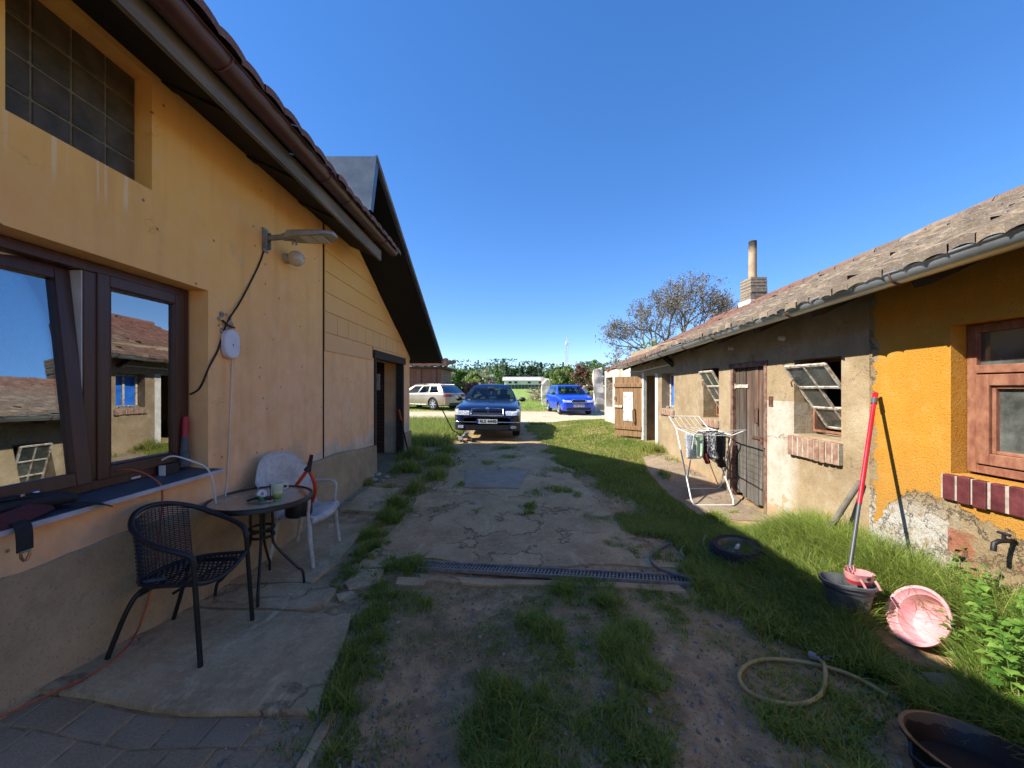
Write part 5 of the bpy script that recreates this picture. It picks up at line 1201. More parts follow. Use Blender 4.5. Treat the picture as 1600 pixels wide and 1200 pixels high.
# --- round table
TC = Vector((-1.955, 3.03, 0)); TZ = .735
tb = thing('round_table', 'small round garden table with tan glass top and dark rim, between the two chairs', 'table', (TC.x, TC.y, gz(TC.x, TC.y)))
t = T('tan_glass_top'); v = t.n('TexVoronoi', {'Vector': t.obj, 'Scale': 45}); n1 = t.noise(6, 5, .6)
m_top = t.bsdf(t.ramp(n1, [(.3, '8f7a60'), (.7, 'a8937a')]), t.ramp(n1, [(.3, .12), (.7, .3)]), 0, t.bump(v.outputs['Distance'], .1, .003), **{'Coat Weight': .6, 'Coat Roughness': .08})
MB().lathe([(.001, TZ-.006), (.345, TZ-.006), (.345, TZ), (.001, TZ)], 48, Matrix.Translation(TC)).build('table_top', m_top, tb, smooth=40)
MB().lathe([(.342, TZ+.008), (.355, TZ+.010), (.362, TZ), (.362, TZ-.026), (.352, TZ-.03), (.342, TZ-.02), (.342, TZ+.008)], 56, Matrix.Translation(TC)).build('rim', m_blackmetal, tb, smooth=40)
for k, an in enumerate((17, 112, 205, 298)):
    d = Vector((math.cos(R(an)), math.sin(R(an)), 0)); foot = TC+d*.30
    MB().tube(spline([TC+d*.20+Vector((0, 0, TZ-.03)), TC+d*.085+Vector((0, 0, TZ-.06)), TC+d*.075+Vector((0, 0, .55)), TC+d*.075+Vector((0, 0, .40)), TC+d*.12+Vector((0, 0, .31)), TC+d*.25+Vector((0, 0, .155)), TC+d*.287+Vector((0, 0, .12)), Vector((foot.x, foot.y, gz(foot.x, foot.y)))], 5), .0105, 8).build('leg', m_blackmetal, tb, smooth=60)
mb = MB()
for z in (.66, .50, .44): mb.lathe([(.078, z-.008), (.092, z-.008), (.092, z+.008), (.078, z+.008), (.078, z-.008)], 24, Matrix.Translation(TC))
mb.build('clamp_ring', m_blackmetal, tb, smooth=40)
# --- things on the table
mg = Vector((-1.845, 3.05, TZ)); t = T('mint_mug_glaze'); s = t.sep(t.pos)
c = t.ramp(t.n('MapRange', {0: s[2], 1: TZ, 2: TZ+.11}).outputs[0], [(.0, '7fb23a'), (.22, '9cc468'), (.3, 'c3d3b0'), (1., 'd6dccb')])
mug = thing('green_mug', 'pale green mug with a brighter green foot, standing on the round table', 'mug', mg)
MB().lathe([(.001, .001), (.030, .001), (.032, .03), (.036, .034), (.039, .068), (.042, .072), (.045, .112), (.042, .112), (.036, .03), (.001, .012)], 28, Matrix.Translation(mg)).build('cup', t.bsdf(c, .25), mug, smooth=50)
hd_ = Vector((math.cos(R(25)), math.sin(R(25)), 0))
MB().tube(spline([mg+hd_*.040+Vector((0, 0, .098)), mg+hd_*.066+Vector((0, 0, .095)), mg+hd_*.07+Vector((0, 0, .07)), mg+hd_*.039+Vector((0, 0, .056))], 5), .005, 8).build('handle', t.m, mug, smooth=60)
m_white = pm('white_ceramic', 'c6c6c4', 'd9d9d7', 8, .35, bump=0)
rl = MB().lathe([(.012, -.035), (.032, -.035), (.032, .035), (.012, .035), (.012, -.035)], 20, Matrix.Translation((-1.945, 3.015, TZ+.033)) @ Euler((R(75), 0, R(35))).to_matrix().to_4x4()).build('paper_roll', m_white, None, smooth=40); tag(rl, 'small white roll lying on its side on the round table', 'roll')
shear = thing('hand_shears', 'black and green hand shears lying on the round table in front of the mug', 'shears', (-1.9, 2.93, TZ))
m_green = pm('green_grip', '1f7a2e', '2f9a3c', 12, .45, bump=.05)
MB().tube(spline([(-1.985, 2.90, TZ+.012), (-1.95, 2.925, TZ+.02), (-1.90, 2.935, TZ+.022), (-1.83, 2.945, TZ+.014)], 5), [.012]*16, 8, flat=.7).build('grip', m_black, shear, smooth=60)
MB().tube(spline([(-1.97, 2.965, TZ+.02), (-1.94, 2.95, TZ+.032), (-1.90, 2.925, TZ+.03), (-1.86, 2.90, TZ+.016)], 5), .009, 8, flat=.7).build('grip', m_green, shear, smooth=60)
MB().prism([(0, 0), (.075, .012), (.08, .02), (0, .022)], .003, Matrix.Translation((-1.85, 2.925, TZ+.012)) @ Euler((0, 0, R(20))).to_matrix().to_4x4()).build('blade', m_black, shear)
for k, (x, y) in enumerate(((-1.905, 3.06), (-1.88, 3.1))): tag(MB().tube([(x, y, TZ), (x-.006, y, TZ+.10)], .003, 6).build('dark_stick', m_black, None), ('thin dark stick standing on the table, the one further from the mug', 'thin dark stick standing on the table, right behind the mug')[k], 'stick')
MB_ = MB().lathe([(.001, 0), (.03, 0), (.035, .008), (.001, .006)], 12, Matrix.Translation((-1.90, 3.02, TZ))).build('cork_coaster', pm('brown_cork', '5a3a28', '74503a', 20, .9), None); tag(MB_, 'small brown disc on the table between the roll and the mug', 'coaster')
# --- white plastic armchair
t = T('dirty_white_plastic'); n1 = t.noise(7, 6, .7); n2 = t.noise(30, 5, .7)
c = t.ramp(n1, [(.3, '9b988f'), (.5, 'bdbbb5'), (.7, 'c9c8c3')]); c = t.mix(t.math('MULTIPLY', t.ramp(n2, [(.52, 0.), (.68, 1.)]), .5), c, '7f7a6e')
m_wplast = t.bsdf(c, .5, 0, t.bump(n2, .1, .003))
wc = thing('plastic_armchair', 'stained white plastic armchair with rounded back against the ochre wall', 'chair', (-1.93, 3.62, gz(-1.93, 3.62)))
def wback(u, v):
    a = (u-.5)*2; hgt = 1.0-.40*abs(a)**3.4; wd = .285+.015*v
    return Vector((-2.085-.115*v+.12*abs(a)**2.5*(1-.25*v)+.07*a*(.4+.6*v), 3.60+wd*a, .43+.56*v*hgt))
MB().grid(wback, 28, 18).build('backrest', m_wplast, wc, smooth=180, solid=.007)
mb = MB(); mb.tube([wback(k/40, 1) for k in range(41)], .008, 8); mb.build('back_rim', m_wplast, wc, smooth=60)
def wseat(u, v):
    a = (u-.5)*2; return Vector((-2.1+.40*v-.03*a*a*v, 3.62+a*(.235+.025*v), .425+.03*v+.02*abs(a)**3-.035*max(0, v-.85)*6*.5))
MB().grid(wseat, 16, 12).build('seat', m_wplast, wc, smooth=180, solid=.007)
mb = MB(); mb.grid(lambda u, v: tuple(Vector(wseat(u, 1))+Vector((.004, 0, -.05*v))), 16, 1); mb.build('apron', m_wplast, wc, smooth=60, solid=.006)
for sgn in (-1, 1):
    y = 3.62+sgn*.265
    MB().tube(spline([wback(.5+sgn*.46, .62), (-2.02, y+.01*sgn, .665), (-1.9, y+.01*sgn, .668), (-1.79, y, .66), (-1.755, y-.003*sgn, .62), (-1.765, y-.008*sgn, .5), (-1.76, y-.01*sgn, .44)], 5), [.022]*31, 10, flat=.55).build('armrest', m_wplast, wc, smooth=60)
    yf = 3.62+sgn*.25
    MB().tube([(-1.765, yf, .45), (-1.75, yf+sgn*.004, .25), (-1.72, yf+.008*sgn, gz(-1.72, yf))], [.024, .021, .016], 10).build('leg', m_wplast, wc, smooth=60)
    MB().tube([(-2.06, 3.62+sgn*.21, .43), (-2.13, 3.62+sgn*.225, gz(-2.13, 3.62))], [.022, .015], 10).build('leg', m_wplast, wc, smooth=60)
# --- orange-handled tool on the white chair
m_orange = pm('orange_plastic', 'b8371c', 'd24a26', 10, .4, bump=.05)
og = thing('garden_tool', 'black round-bodied garden tool with an orange forked handle, on the white chair seat', 'tool', (-1.88, 3.44, .46))
MB().lathe([(.001, .455), (.10, .455), (.11, .47), (.11, .585), (.10, .60), (.001, .60)], 24, Matrix.Translation((-1.90, 3.46, 0))).build('body', m_black, og, smooth=40)
MB().tube(spline([(-1.955, 3.40, .61), (-1.91, 3.42, .72), (-1.83, 3.44, .84), (-1.81, 3.44, .885)], 6), .0155, 10).build('fork', m_orange, og, smooth=60)
MB().tube(spline([(-1.80, 3.50, .56), (-1.765, 3.48, .66), (-1.765, 3.46, .76), (-1.80, 3.445, .86), (-1.81, 3.44, .885)], 6), .0155, 10).build('fork', m_orange, og, smooth=60)
MB().tube([(-1.812, 3.44, .86), (-1.795, 3.44, .90), (-1.775, 3.44, 1.0)], [.034, .019, .016], 10).build('grip', m_black, og, smooth=60)
# --- lamps, router and cables on the wall
lp = thing('street_lamp', 'grey flat street lamp head on a wall bracket under the eave', 'lamp', (-2.3, 3.6, 3.0))
m_galv = pm('galvanised_grey', '6f706d', '93948f', 8, .5, .4, bump=.1)
m_lampgrey = pm('lamp_housing', '8b867a', 'a39d8f', 6, .55, bump=.05)
mb = MB(); mb.box((-2.298, 3.56, 2.87), (-2.285, 3.64, 3.09)); mb.box((-2.285, 3.565, 2.9), (-2.255, 3.575, 3.06)); mb.box((-2.285, 3.625, 2.9), (-2.255, 3.635, 3.06)); mb.build('bracket', m_galv, lp, bevel=.003)
MB().tube([(-2.27, 3.6, 3.0), (-2.08, 3.6, 3.015)], .026, 12).build('arm', m_galv, lp, smooth=50)
MB().tube([(-2.12, 3.6, 3.012), (-2.02, 3.6, 3.02)], [.036, .045], 12).build('clamp', m_galv, lp, smooth=50)
def lamp_sec(u):
    x = -2.07+.43*u; wv = .07+.045*math.sin(min(1, u*1.6)*math.pi/2) if u < .8 else .115*(1-((u-.8)/.2)**2*.55); top = 3.065-.018*u; bot = 2.985+.012*u+(.02*((u-.75)/.25) if u > .75 else 0)
    return x, wv, top, bot
vs = []; fs = []; k = 14
for i in range(k+1):
    x, wv, a, b = lamp_sec(i/k); vs += [(x, 3.6-wv, b), (x, 3.6+wv, b), (x, 3.6+wv*.97, (a+b)/2), (x, 3.6+wv*.6, a), (x, 3.6-wv*.6, a), (x, 3.6-wv*.97, (a+b)/2)]
for i in range(k):
    for j in range(6): fs.append((i*6+j, i*6+(j+1) % 6, (i+1)*6+(j+1) % 6, (i+1)*6+j))
fs += [tuple(range(6)), tuple(k*6+j for j in range(6))]
MB().add(vs, fs).build('lamp_head', m_lampgrey, lp, smooth=35)
mb = MB(); mb.box((-1.93, 3.515, 2.985), (-1.72, 3.685, 2.991)); mb.build('lens', pm('frosted_lens', 'a8a496', 'bdb9aa', 10, .3, bump=.1), lp)
MB().box((-1.825, 3.513, 2.983), (-1.818, 3.687, 2.992)).build('lens_divider', m_galv, lp)
mb = MB(); mb.tube([(-2.02, 3.57, 2.97), (-2.02, 3.575, 2.93)], .008, 6); mb.tube([(-2.0, 3.6, 2.97), (-2.0, 3.6, 2.935)], .008, 6); mb.build('cable_gland', m_galv, lp)
gl = thing('globe_lamp', 'round white globe lamp on the ochre wall below the street lamp', 'lamp', (-2.3, 3.93, 2.92))
Mx = Matrix.Translation((-2.3, 3.93, 2.92)) @ Euler((0, R(90), 0)).to_matrix().to_4x4()
MB().lathe([(.001, .001), (.05, .001), (.05, .04), (.042, .055)], 20, Mx).build('base', m_lampgrey, gl, smooth=50)
t = T('opal_glass'); MB().lathe([(.04, .045)]+[(.078*math.sin(R(a)), .115-.078*math.cos(R(a))) for a in range(30, 181, 12)], 24, Mx).build('globe', t.bsdf(t.ramp(t.noise(5, 4, .5), [(.3, 'b7ab98'), (.7, 'c9bda8')]), .2), gl, smooth=180)
rt = thing('wall_router', 'white pill-shaped box hanging on the ochre wall beside the window', 'router', (-2.29, 3.13, 1.95))
oval = [(.085*math.copysign(abs(math.cos(a))**.75, math.cos(a)), .118*math.copysign(abs(math.sin(a))**.75, math.sin(a))) for a in np.linspace(0, 2*math.pi, 36, endpoint=False)]
Mw = Matrix.Translation((-2.297, 3.13, 1.955)) @ Matrix(((0, 0, 1, 0), (1, 0, 0, 0), (0, 1, 0, 0), (0, 0, 0, 1)))
MB().prism(oval, .045, Mw).build('casing', pm('bluish_white_plastic', 'c3c4cc', 'd2d3da', 6, .4, bump=0), rt, bevel=.010, smooth=40)
mb = MB(); mb.box((-2.2515, 3.122, 1.95), (-2.2505, 3.136, 1.956)); mb.box((-2.2515, 3.126, 1.935), (-2.2505, 3.132, 1.947)); mb.build('mark', m_black, rt)
blk = spline([W(414, 385), W(407, 408), W(392, 440), W(375, 472, -2.285), W(357, 500, -2.28), W(349, 520), W(340, 548), W(326, 575)]+[Vector((-2.36, 2.925, 1.6)), Vector((-2.43, 2.92, 1.55))], 6)
tag(MB().tube(blk, .007, 6).build('black_cable', m_black, None, smooth=60), 'black cable running from the street lamp down the wall into the window reveal', 'cable')
tag(MB().tube(spline([W(347, 500, -2.288), W(356, 508, -2.27), W(366, 512, -2.285)], 4), .009, 6).build('cable_stub', m_black, None, smooth=60), 'short black cable end sticking out of the hole in the plaster', 'cable')
m_wcable = pm('white_cable', 'c9c9c7', 'd9d9d7', 9, .5, bump=0)
tag(MB().tube(spline([W(363, 560), W(362, 600), W(360, 650), W(357, 720), W(354, 762), W(350, 790, -2.25)], 6), .0045, 6).build('white_cable', m_wcable, None, smooth=60), 'thin white cable hanging straight down from the white router', 'cable')
sc_ = W(255, 728, -2.40)
tag(MB().tube(spline([(-2.41, 2.66, 1.10), (-2.36, 2.70, 1.12), (-2.27, 2.78, 1.06), (-2.235, 2.84, 1.0), (-2.21, 2.86, .9), (-2.2, 2.87, .78), (-2.2, 2.885, .70)], 6), .0065, 6).build('white_cable', m_wcable, None, smooth=60), 'white cable looping over the window sill and down behind the round table', 'cable')
m_ocable = pm('orange_cable', '9a4a2c', 'b85a34', 9, .5, bump=0)
gp = lambda px, py, h=.038: (lambda g: Vector((g.x, g.y, g.z+h)))(G(px, py))
tag(MB().tube(spline([(-2.43, 2.37, 1.09), (-2.36, 2.41, 1.085), (-2.27, 2.44, 1.03), (-2.22, 2.455, .93), (-2.235, 2.44, .6), (-2.24, 2.40, .35), gp(214, 1000, .05), gp(185, 1035), gp(130, 1072), gp(60, 1105), gp(0, 1134), gp(-60, 1165)], 7), .0055, 6).build('orange_cable', m_ocable, None, smooth=60), 'orange cable falling from the window sill and snaking over the slab', 'cable')
# --- on the sill
br = thing('hand_brush', 'red-topped grey hand brush standing in the corner of the window', 'brush', (-2.4, 2.87, 1.0))
MB().tube([(-2.405, 2.845, 1.24), (-2.41, 2.855, 1.34), (-2.415, 2.86, 1.385)], [.022, .024, .018], 10).build('handle', pm('red_plastic', '8f1a22', 'ad2430', 9, .45, bump=0), br, smooth=60)
MB().tube([(-2.395, 2.83, 1.02), (-2.40, 2.838, 1.12), (-2.405, 2.845, 1.24)], [.034, .03, .02], 10, flat=.7).build('bristles', pm('grey_bristles', '47484b', '636569', 60, .8, bump=.4), br, smooth=60)
bx = thing('small_adapter', 'small dark box with a white cable standing on the sill below the brush', 'adapter', (-2.4, 2.7, .99))
MB().cbox((-2.40, 2.715, 1.03), (.035, .13, .075), (0, 0, R(8))).build('casing', m_black, bx, bevel=.006); MB().cbox((-2.395, 2.648, 1.03), (.038, .008, .07), (0, 0, R(8))).build('edge', m_white_pvc, bx)
sg = thing('strap_gear', 'black and dark red webbing gear with a dangling clip on the window sill', 'strap gear', (-2.3, 1.8, .98))
m_web = pm('black_webbing', '15161a', '24262c', 60, .8, bump=.5, bscale=150); m_dred = pm('dark_red_strap', '3a1216', '531b20', 60, .75, bump=.5, bscale=150)
def ribbon(mb, P, wd, up=(0, 0, 1), th=.006):
    P = spline(P, 6); vs = []
    for i, p in enumerate(P):
        d = (P[min(i+1, len(P)-1)]-P[max(0, i-1)]).normalized(); sx = d.cross(Vector(up)).normalized(); u = sx.cross(d)
        vs += [p-sx*wd/2-u*th/2, p+sx*wd/2-u*th/2, p+sx*wd/2+u*th/2, p-sx*wd/2+u*th/2]
    n = len(P); fs = [(i*4+j, i*4+(j+1) % 4, i*4+4+(j+1) % 4, i*4+4+j) for i in range(n-1) for j in range(4)]+[(0, 1, 2, 3), tuple((n-1)*4+j for j in range(4))]
    return mb.add(vs, fs)
MB().tube([(-2.37, 1.60, 1.04), (-2.36, 1.72, 1.05), (-2.33, 1.86, 1.05), (-2.31, 1.98, 1.035), (-2.30, 2.03, 1.02)], [.06, .07, .065, .06, .035], 10, flat=.6).build('pouch', m_web, sg, smooth=60)
ribbon(MB(), [(-2.24, 1.55, 1.0), (-2.235, 1.70, 1.01), (-2.25, 1.80, 1.02), (-2.28, 1.9, 1.03)], .075, up=(1, 0, .6)).build('strap', m_dred, sg)
ribbon(MB(), [(-2.33, 1.62, 1.10), (-2.31, 1.75, 1.09), (-2.29, 1.88, 1.075), (-2.30, 1.96, 1.05)], .03).build('strap', m_web, sg)
ribbon(MB(), [(-2.28, 1.96, 1.01), (-2.23, 2.02, .995), (-2.195, 2.07, .975), (-2.18, 2.10, .955)], .045).build('strap', m_web, sg)
ribbon(MB(), [(-2.24, 1.735, 1.0), (-2.20, 1.735, .98), (-2.19, 1.735, .93), (-2.192, 1.738, .865)], .06, up=(1, 0, .3)).build('strap', m_web, sg)
MB().tube([(-2.19, 1.72, .862), (-2.19, 1.755, .862), (-2.19, 1.752, .838), (-2.19, 1.742, .82), (-2.19, 1.733, .82), (-2.19, 1.723, .838)], .006, 6, closed=True).build('clip', pm('brass_clip', '8f7a5a', 'b59c74', 20, .35, .8, bump=0), sg)
mb = MB(); mb.lathe([(.001, .006), (.012, .006), (.014, 0)], 14, Matrix.Translation((-2.295, 1.86, 1.095))); mb.box((-2.315, 1.80, 1.09), (-2.29, 1.815, 1.10)); mb.build('buckle', m_chrome, sg)
# --- by the annex door
fb = thing('fuse_box', 'white fuse box on the brick wall inside the annex doorway', 'fuse box', (-2.87, 8.28, 1.7))
MB().box((-2.92, 8.24, 1.55), (-2.80, 8.299, 1.90)).build('casing', m_white_pvc, fb, bevel=.006); MB().box((-2.89, 8.235, 1.72), (-2.85, 8.2405, 1.80)).build('lever', m_black, fb)
pl = thing('leaning_pole', 'black pole with a red top leaning beside the annex doorway', 'pole', (-2.15, 8.35, .2))
a = Vector((-2.25, 8.2, 1.2)); b = Vector((-2.12, 7.7, tz(-2.12, 7.7)))
a = W(623, 640, -2.25); b = Vector((-2.16, 8.2, tz(-2.1, 8.2)))
MB().tube([a+(b-a)*.2, b], .017, 8).build('shaft', m_black, pl, smooth=60); MB().tube([a, a+(b-a)*.22], .022, 8).build('grip', m_orange, pl, smooth=60)
m_rub = pm('broken_concrete', '8a8379', 'b2aa9d', 15, .95, bump=.7, bscale=40, bdist=.01)
def rock(name, c, r, seed, mat=m_rub):
    bm = bmesh.new(); bmesh.ops.create_icosphere(bm, subdivisions=2, radius=r); rr = random.Random(seed)
    sx, sy, sz = rr.uniform(.8, 1.4), rr.uniform(.7, 1.2), rr.uniform(.5, .8)
    for v in bm.verts:
        n = 1+.35*(vnoise(v.co.x/r*1.3+seed, v.co.y/r*1.3+v.co.z/r, 1.5, seed)-.5); v.co = Vector((v.co.x*sx, v.co.y*sy, v.co.z*sz))*float(n)
    me = bpy.data.meshes.new(name); bm.to_mesh(me); bm.free(); me.materials.append(mat); o = bpy.data.objects.new(name, me); col.objects.link(o); o.location = (c[0], c[1], c[2]+r*.45); o.rotation_euler = (0, 0, rr.random()*6); return o
for k, (px, py, r) in enumerate([(576, 748, .085), (590, 745, .07), (584, 752, .05), (603, 747, .045), (598, 752, .035)]):
    g = G(px, py); tag(rock('broken_stone', (g.x, g.y, g.z), r, k+3), 'grey lump of broken concrete heaped against the end of the house plinth', 'stone', 'broken stones by the plinth')
# ================================================================ THINGS IN THE YARD AND BY THE SHED
# drain channel
dc = thing('drain_channel', 'long grey slotted drain grate set across the yard', 'drain', (.4, 3.3, 0))
d0 = Vector((-.80, 3.40, 0)); d1 = Vector((1.60, 3.14, 0)); dv = (d1-d0).normalized(); dn = Vector((-dv.y, dv.x, 0)); L_ = (d1-d0).length
m_drain = pm('grey_drain_plastic', '6b645b', '8f867a', 15, .55, bump=.15)
_ds = [(d0.x+(d1.x-d0.x)*k/40, d0.y+(d1.y-d0.y)*k/40) for k in range(41)]; _z0 = tz(*_ds[0]); _z1 = tz(*_ds[-1]); _of = max(tz(*q)-(_z0+(_z1-_z0)*k/40) for k, q in enumerate(_ds))+.012
dz = lambda p: _z0+(_z1-_z0)*(p.x-d0.x)/(d1.x-d0.x)+_of
mb = MB(); 
for s in (-1, 1):
    for k in range(16): p = d0+dv*(L_*k/16)+dn*(s*.062); q = d0+dv*(L_*(k+1)/16)+dn*(s*.062); mb.beam((p.x, p.y, dz(p)), (q.x, q.y, dz(q)), .016, .03)
mb.build('frame', m_drain, dc)
mb = MB(); n = int(L_/.030)
for k in range(n):
    p = d0+dv*(L_*(k+.5)/n); a = p+dn*.056+dv*.012; b = p-dn*.056-dv*.012; mb.beam((a.x, a.y, dz(p)-.004), (b.x, b.y, dz(p)-.004), .013, .02)
for k in range(14): p = d0+dv*(L_*k/14+.01); q = d0+dv*(L_*(k+1)/14-.01); mb.beam((p.x, p.y, dz(p)-.005), (q.x, q.y, dz(q)-.005), .008, .022)
mb.build('grate', m_drain, dc)
mb = MB(); 
for k in range(8): p = d0+dv*(L_*k/8); q = d0+dv*(L_*(k+1)/8); mb.beam((p.x, p.y, dz(p)-.012), (q.x, q.y, dz(q)-.012), .11, .004)
mb.build('trough', m_black, dc)
pP = PX([(728, 738), (826, 738), (811, 766), (726, 764)]); mb = MB(); mb.add([(x, y, tz(x, y)+.034) for x, y in pP]+[(x, y, tz(x, y)+.01) for x, y in pP], [(0, 1, 2, 3), (0, 4, 5, 1), (1, 5, 6, 2), (2, 6, 7, 3), (3, 7, 4, 0)])
tag(mb.build('cover_plate', pm('grey_metal_plate', '94866f', 'aa9b84', 5, .9, 0, bump=.15, bscale=25), None), 'flat grey rectangular cover plate lying in the middle of the yard', 'cover plate')
# hoses
m_ghose = pm('grey_hose', '4a4d55', '666a72', 15, .5, bump=.05); m_yhose = pm('yellow_hose', '9a8a58', 'b3a26a', 12, .55, bump=.05); m_thin = pm('pale_grey_cable', '8b8d88', 'a3a59f', 10, .6, bump=0)
tag(MB().tube(spline([gp(1047, 852, .02), gp(1028, 862, .02), gp(1017, 874, .03), gp(1019, 885, .03), gp(1032, 896, .035), gp(1055, 906, .045), gp(1078, 911, .045), gp(1096, 912, .03)], 7), .011, 8).build('grey_hose', m_ghose, None, smooth=60), 'thick grey hose curling over the right end of the drain', 'hose')
lab = ['thin pale cable loop in the grass nearest the grey hose', 'thin pale cable loop in the grass left of the tyre', 'thin pale cable arching out of the grass in front of the tyre']
for k, P_ in enumerate([[(1070, 860, .05), (1064, 868, .07), (1068, 878, .06), (1082, 887, .03)], [(1103, 849, .14), (1099, 860, .12), (1103, 870, .10), (1116, 884, .08), (1136, 883, .09)], [(1152, 853, .2), (1142, 862, .17), (1139, 875, .14), (1141, 888, .08), (1147, 898, .03)]]):
    tag(MB().tube(spline([gp(a, b, h*.4+.03) for a, b, h in P_], 7), .005, 6).build('thin_cable', m_thin, None, smooth=60), lab[k], 'cable')
yh = thing('garden_hose', 'faded yellow garden hose lying in a loop with a screw connector', 'hose', gp(1230, 1070, 0))
MB().tube(spline([gp(1388, 1094, .02), gp(1340, 1068, .03), (gp(1290, 1050, .03)), gp(1235, 1037, .02), gp(1190, 1036, .02), gp(1165, 1046, .02), gp(1155, 1062, .02), gp(1165, 1083, .02), gp(1195, 1099, .02), gp(1240, 1107, .02), gp(1275, 1098, .02), gp(1289, 1075, .02), gp(1288, 1052, .045), gp(1281, 1044, .045)], 8), .011, 8).build('hose', m_yhose, yh, smooth=60)
a = gp(1281, 1044, .05); b = gp(1264, 1036, .05); MB().tube([a, a+(b-a)*.3, a+(b-a)*.31, b], [.014, .014, .022, .022], 12).build('connector', m_galv, yh, smooth=40)
tag(MB().tube(spline([gp(1284, 1040, .04), gp(1300, 1037, .04), gp(1326, 1028, .05)], 5), .010, 8).build('hose_stub', m_ghose, None, smooth=60), 'short grey length of hose leading from the connector into the tall grass', 'hose')
# wheel lying in the grass
wl = G(1150, 872); wr = .28
whl = thing('loose_wheel', 'black tyred wheel lying flat in the grass near the plank door', 'wheel', (2.07, 3.5, tz(2.07, 3.5)-.012), 0, None, R(4), R(-5)); whl.scale = (.8, .8, .95)
MB().lathe([(.185, .02), (.24, .0), (.275, .03), (.285, .09), (.275, .16), (.24, .19), (.19, .18)], 36).build('tyre', m_tyre, whl, local=True, smooth=50)
t = T('dusty_steel_rim'); MB().lathe([(.19, .18), (.18, .165), (.165, .12), (.07, .13), (.045, .15), (.001, .15)], 32).build('rim', t.bsdf(t.ramp(t.noise(9, 5, .6), [(.3, '4f4e4b'), (.7, '7d7a72')]), .6, .4), whl, local=True, smooth=40)
mb = MB(); mb.tube([(-.02, -.03, .15), (0, -.01, .17), (.03, .02, .165)], .02, 8); mb.build('rag', m_white, whl, local=True, smooth=60)
# --- mop bucket, mop, stick
bk = Vector((2.28, 2.6, tz(2.28, 2.6)+.06))
m_bucket = pm('dark_grey_plastic', '43464b', '5c5f64', 8, .5, bump=.1)
bu = thing('mop_bucket', 'dark grey oval mop bucket standing in tall grass by the shed wall', 'bucket', bk, R(-22)); bu.scale = (.70, .70, .72)
def ov(rx, ry, z, n=32, p=2.8):
    return [(rx*math.copysign(abs(math.cos(a))**(2/p), math.cos(a)), ry*math.copysign(abs(math.sin(a))**(2/p), math.sin(a)), z) for a in np.linspace(0, 2*math.pi, n, endpoint=False)]
def ovloft(mb, secs):
    n = 32; vs = [p for s in secs for p in ov(*s)]; fs = [(i*n+j, i*n+(j+1) % n, (i+1)*n+(j+1) % n, (i+1)*n+j) for i in range(len(secs)-1) for j in range(n)]
    fs += [tuple(range(n)), tuple((len(secs)-1)*n+j for j in range(n))]; return mb.add(vs, fs)
ovloft(MB(), [(.145, .10, 0), (.155, .11, .02), (.195, .135, .265), (.215, .15, .27), (.218, .153, .295), (.205, .14, .30), (.188, .128, .27), (.15, .105, .02)]).build('tub', m_bucket, bu, local=True, smooth=45)
MB().tube([(-.2, 0, .29), (-.2, -.1, .255), (-.1, -.165, .24), (.05, -.175, .235), (.17, -.12, .245), (.21, 0, .29)], .006, 6).build('handle', m_black, bu, local=True, smooth=60)
pk = pm('faded_pink_plastic', 'b06d6e', 'cf9e9a', 9, .5, bump=.05); pkr = pm('red_plastic_part', 'a83038', 'c2454a', 9, .45, bump=.05)
wg = thing('mop_wringer', 'pink and red mop wringer sitting on the rim of the grey bucket', 'wringer', bk+Vector((.05, -.03, .213)), R(-12)); wg.scale = (.74, .74, .74)
ovloft(MB(), [(.085, .06, .0), (.095, .07, .035), (.09, .065, .036), (.06, .05, .01)]).build('lower_tray', pkr, wg, local=True, smooth=45)
ovloft(MB(), [(.096, .071, .036), (.105, .078, .095), (.098, .072, .096), (.085, .06, .04)]).build('basket', pk, wg, local=True, smooth=45)
for x, y in ((-.08, -.05), (-.03, .06), (.0, .065), (.07, -.06), (-.06, .05)): MB().tube([(x*.8, y, .08), (x, y*1.15, .125), (x*1.1, y*1.35, .11)], .006, 6).build('hook', pk, wg, local=True, smooth=60)
for x in (-.03, .08): MB().tube([(x, -.075, .06), (x+.01, -.095, .03), (x+.02, -.11, -.005)], .010, 6).build('foot', pk, wg, local=True, smooth=60)
MB().lathe([(.001, .003), (.016, .003), (.018, 0)], 14, Matrix.Translation((.03, -.079, .07)) @ Euler((R(90), 0, 0)).to_matrix().to_4x4()).build('button', m_black, wg, local=True)
mt = Vector((3.05, 3.21, 1.56)); mbm = bk+Vector((.03, .05, .06))
mp = thing('mop', 'mop with red and grey telescopic handle standing in the bucket and leaning on the shed', 'mop', mbm)
MB().tube([mbm, mbm+(mt-mbm)*.42], .0125, 12).build('lower_tube', pm('grey_tube', '3d3f43', '505358', 9, .45, 0, bump=0), mp, smooth=60)
m_mred = pm('glossy_red', 'a81424', 'c41d2e', 9, .3, bump=0)
MB().tube([mbm+(mt-mbm)*.415, mbm+(mt-mbm)*.945], .0155, 12).build('upper_tube', m_mred, mp, smooth=60)
MB().tube([mbm+(mt-mbm)*.935, mbm+(mt-mbm)*.965], .021, 12).build('collar', m_bucket, mp, smooth=60)
MB().tube([mbm+(mt-mbm)*.96, mbm+(mt-mbm)*.995, mt], [.019, .02, .012], 12).build('cap', m_mred, mp, smooth=60)
a = Vector((3.06, 3.36, .78)); b = Vector((2.86, 3.62, tz(2.86, 3.62))); tag(MB().tube([b, b+(a-b)*.3+Vector((.01, 0, 0)), b+(a-b)*.7, a], [.026, .027, .025, .023], 10).build('wooden_stake', m_greywood, None, smooth=60), 'weathered round wooden stake leaning on the shed wall behind the mop', 'stake')
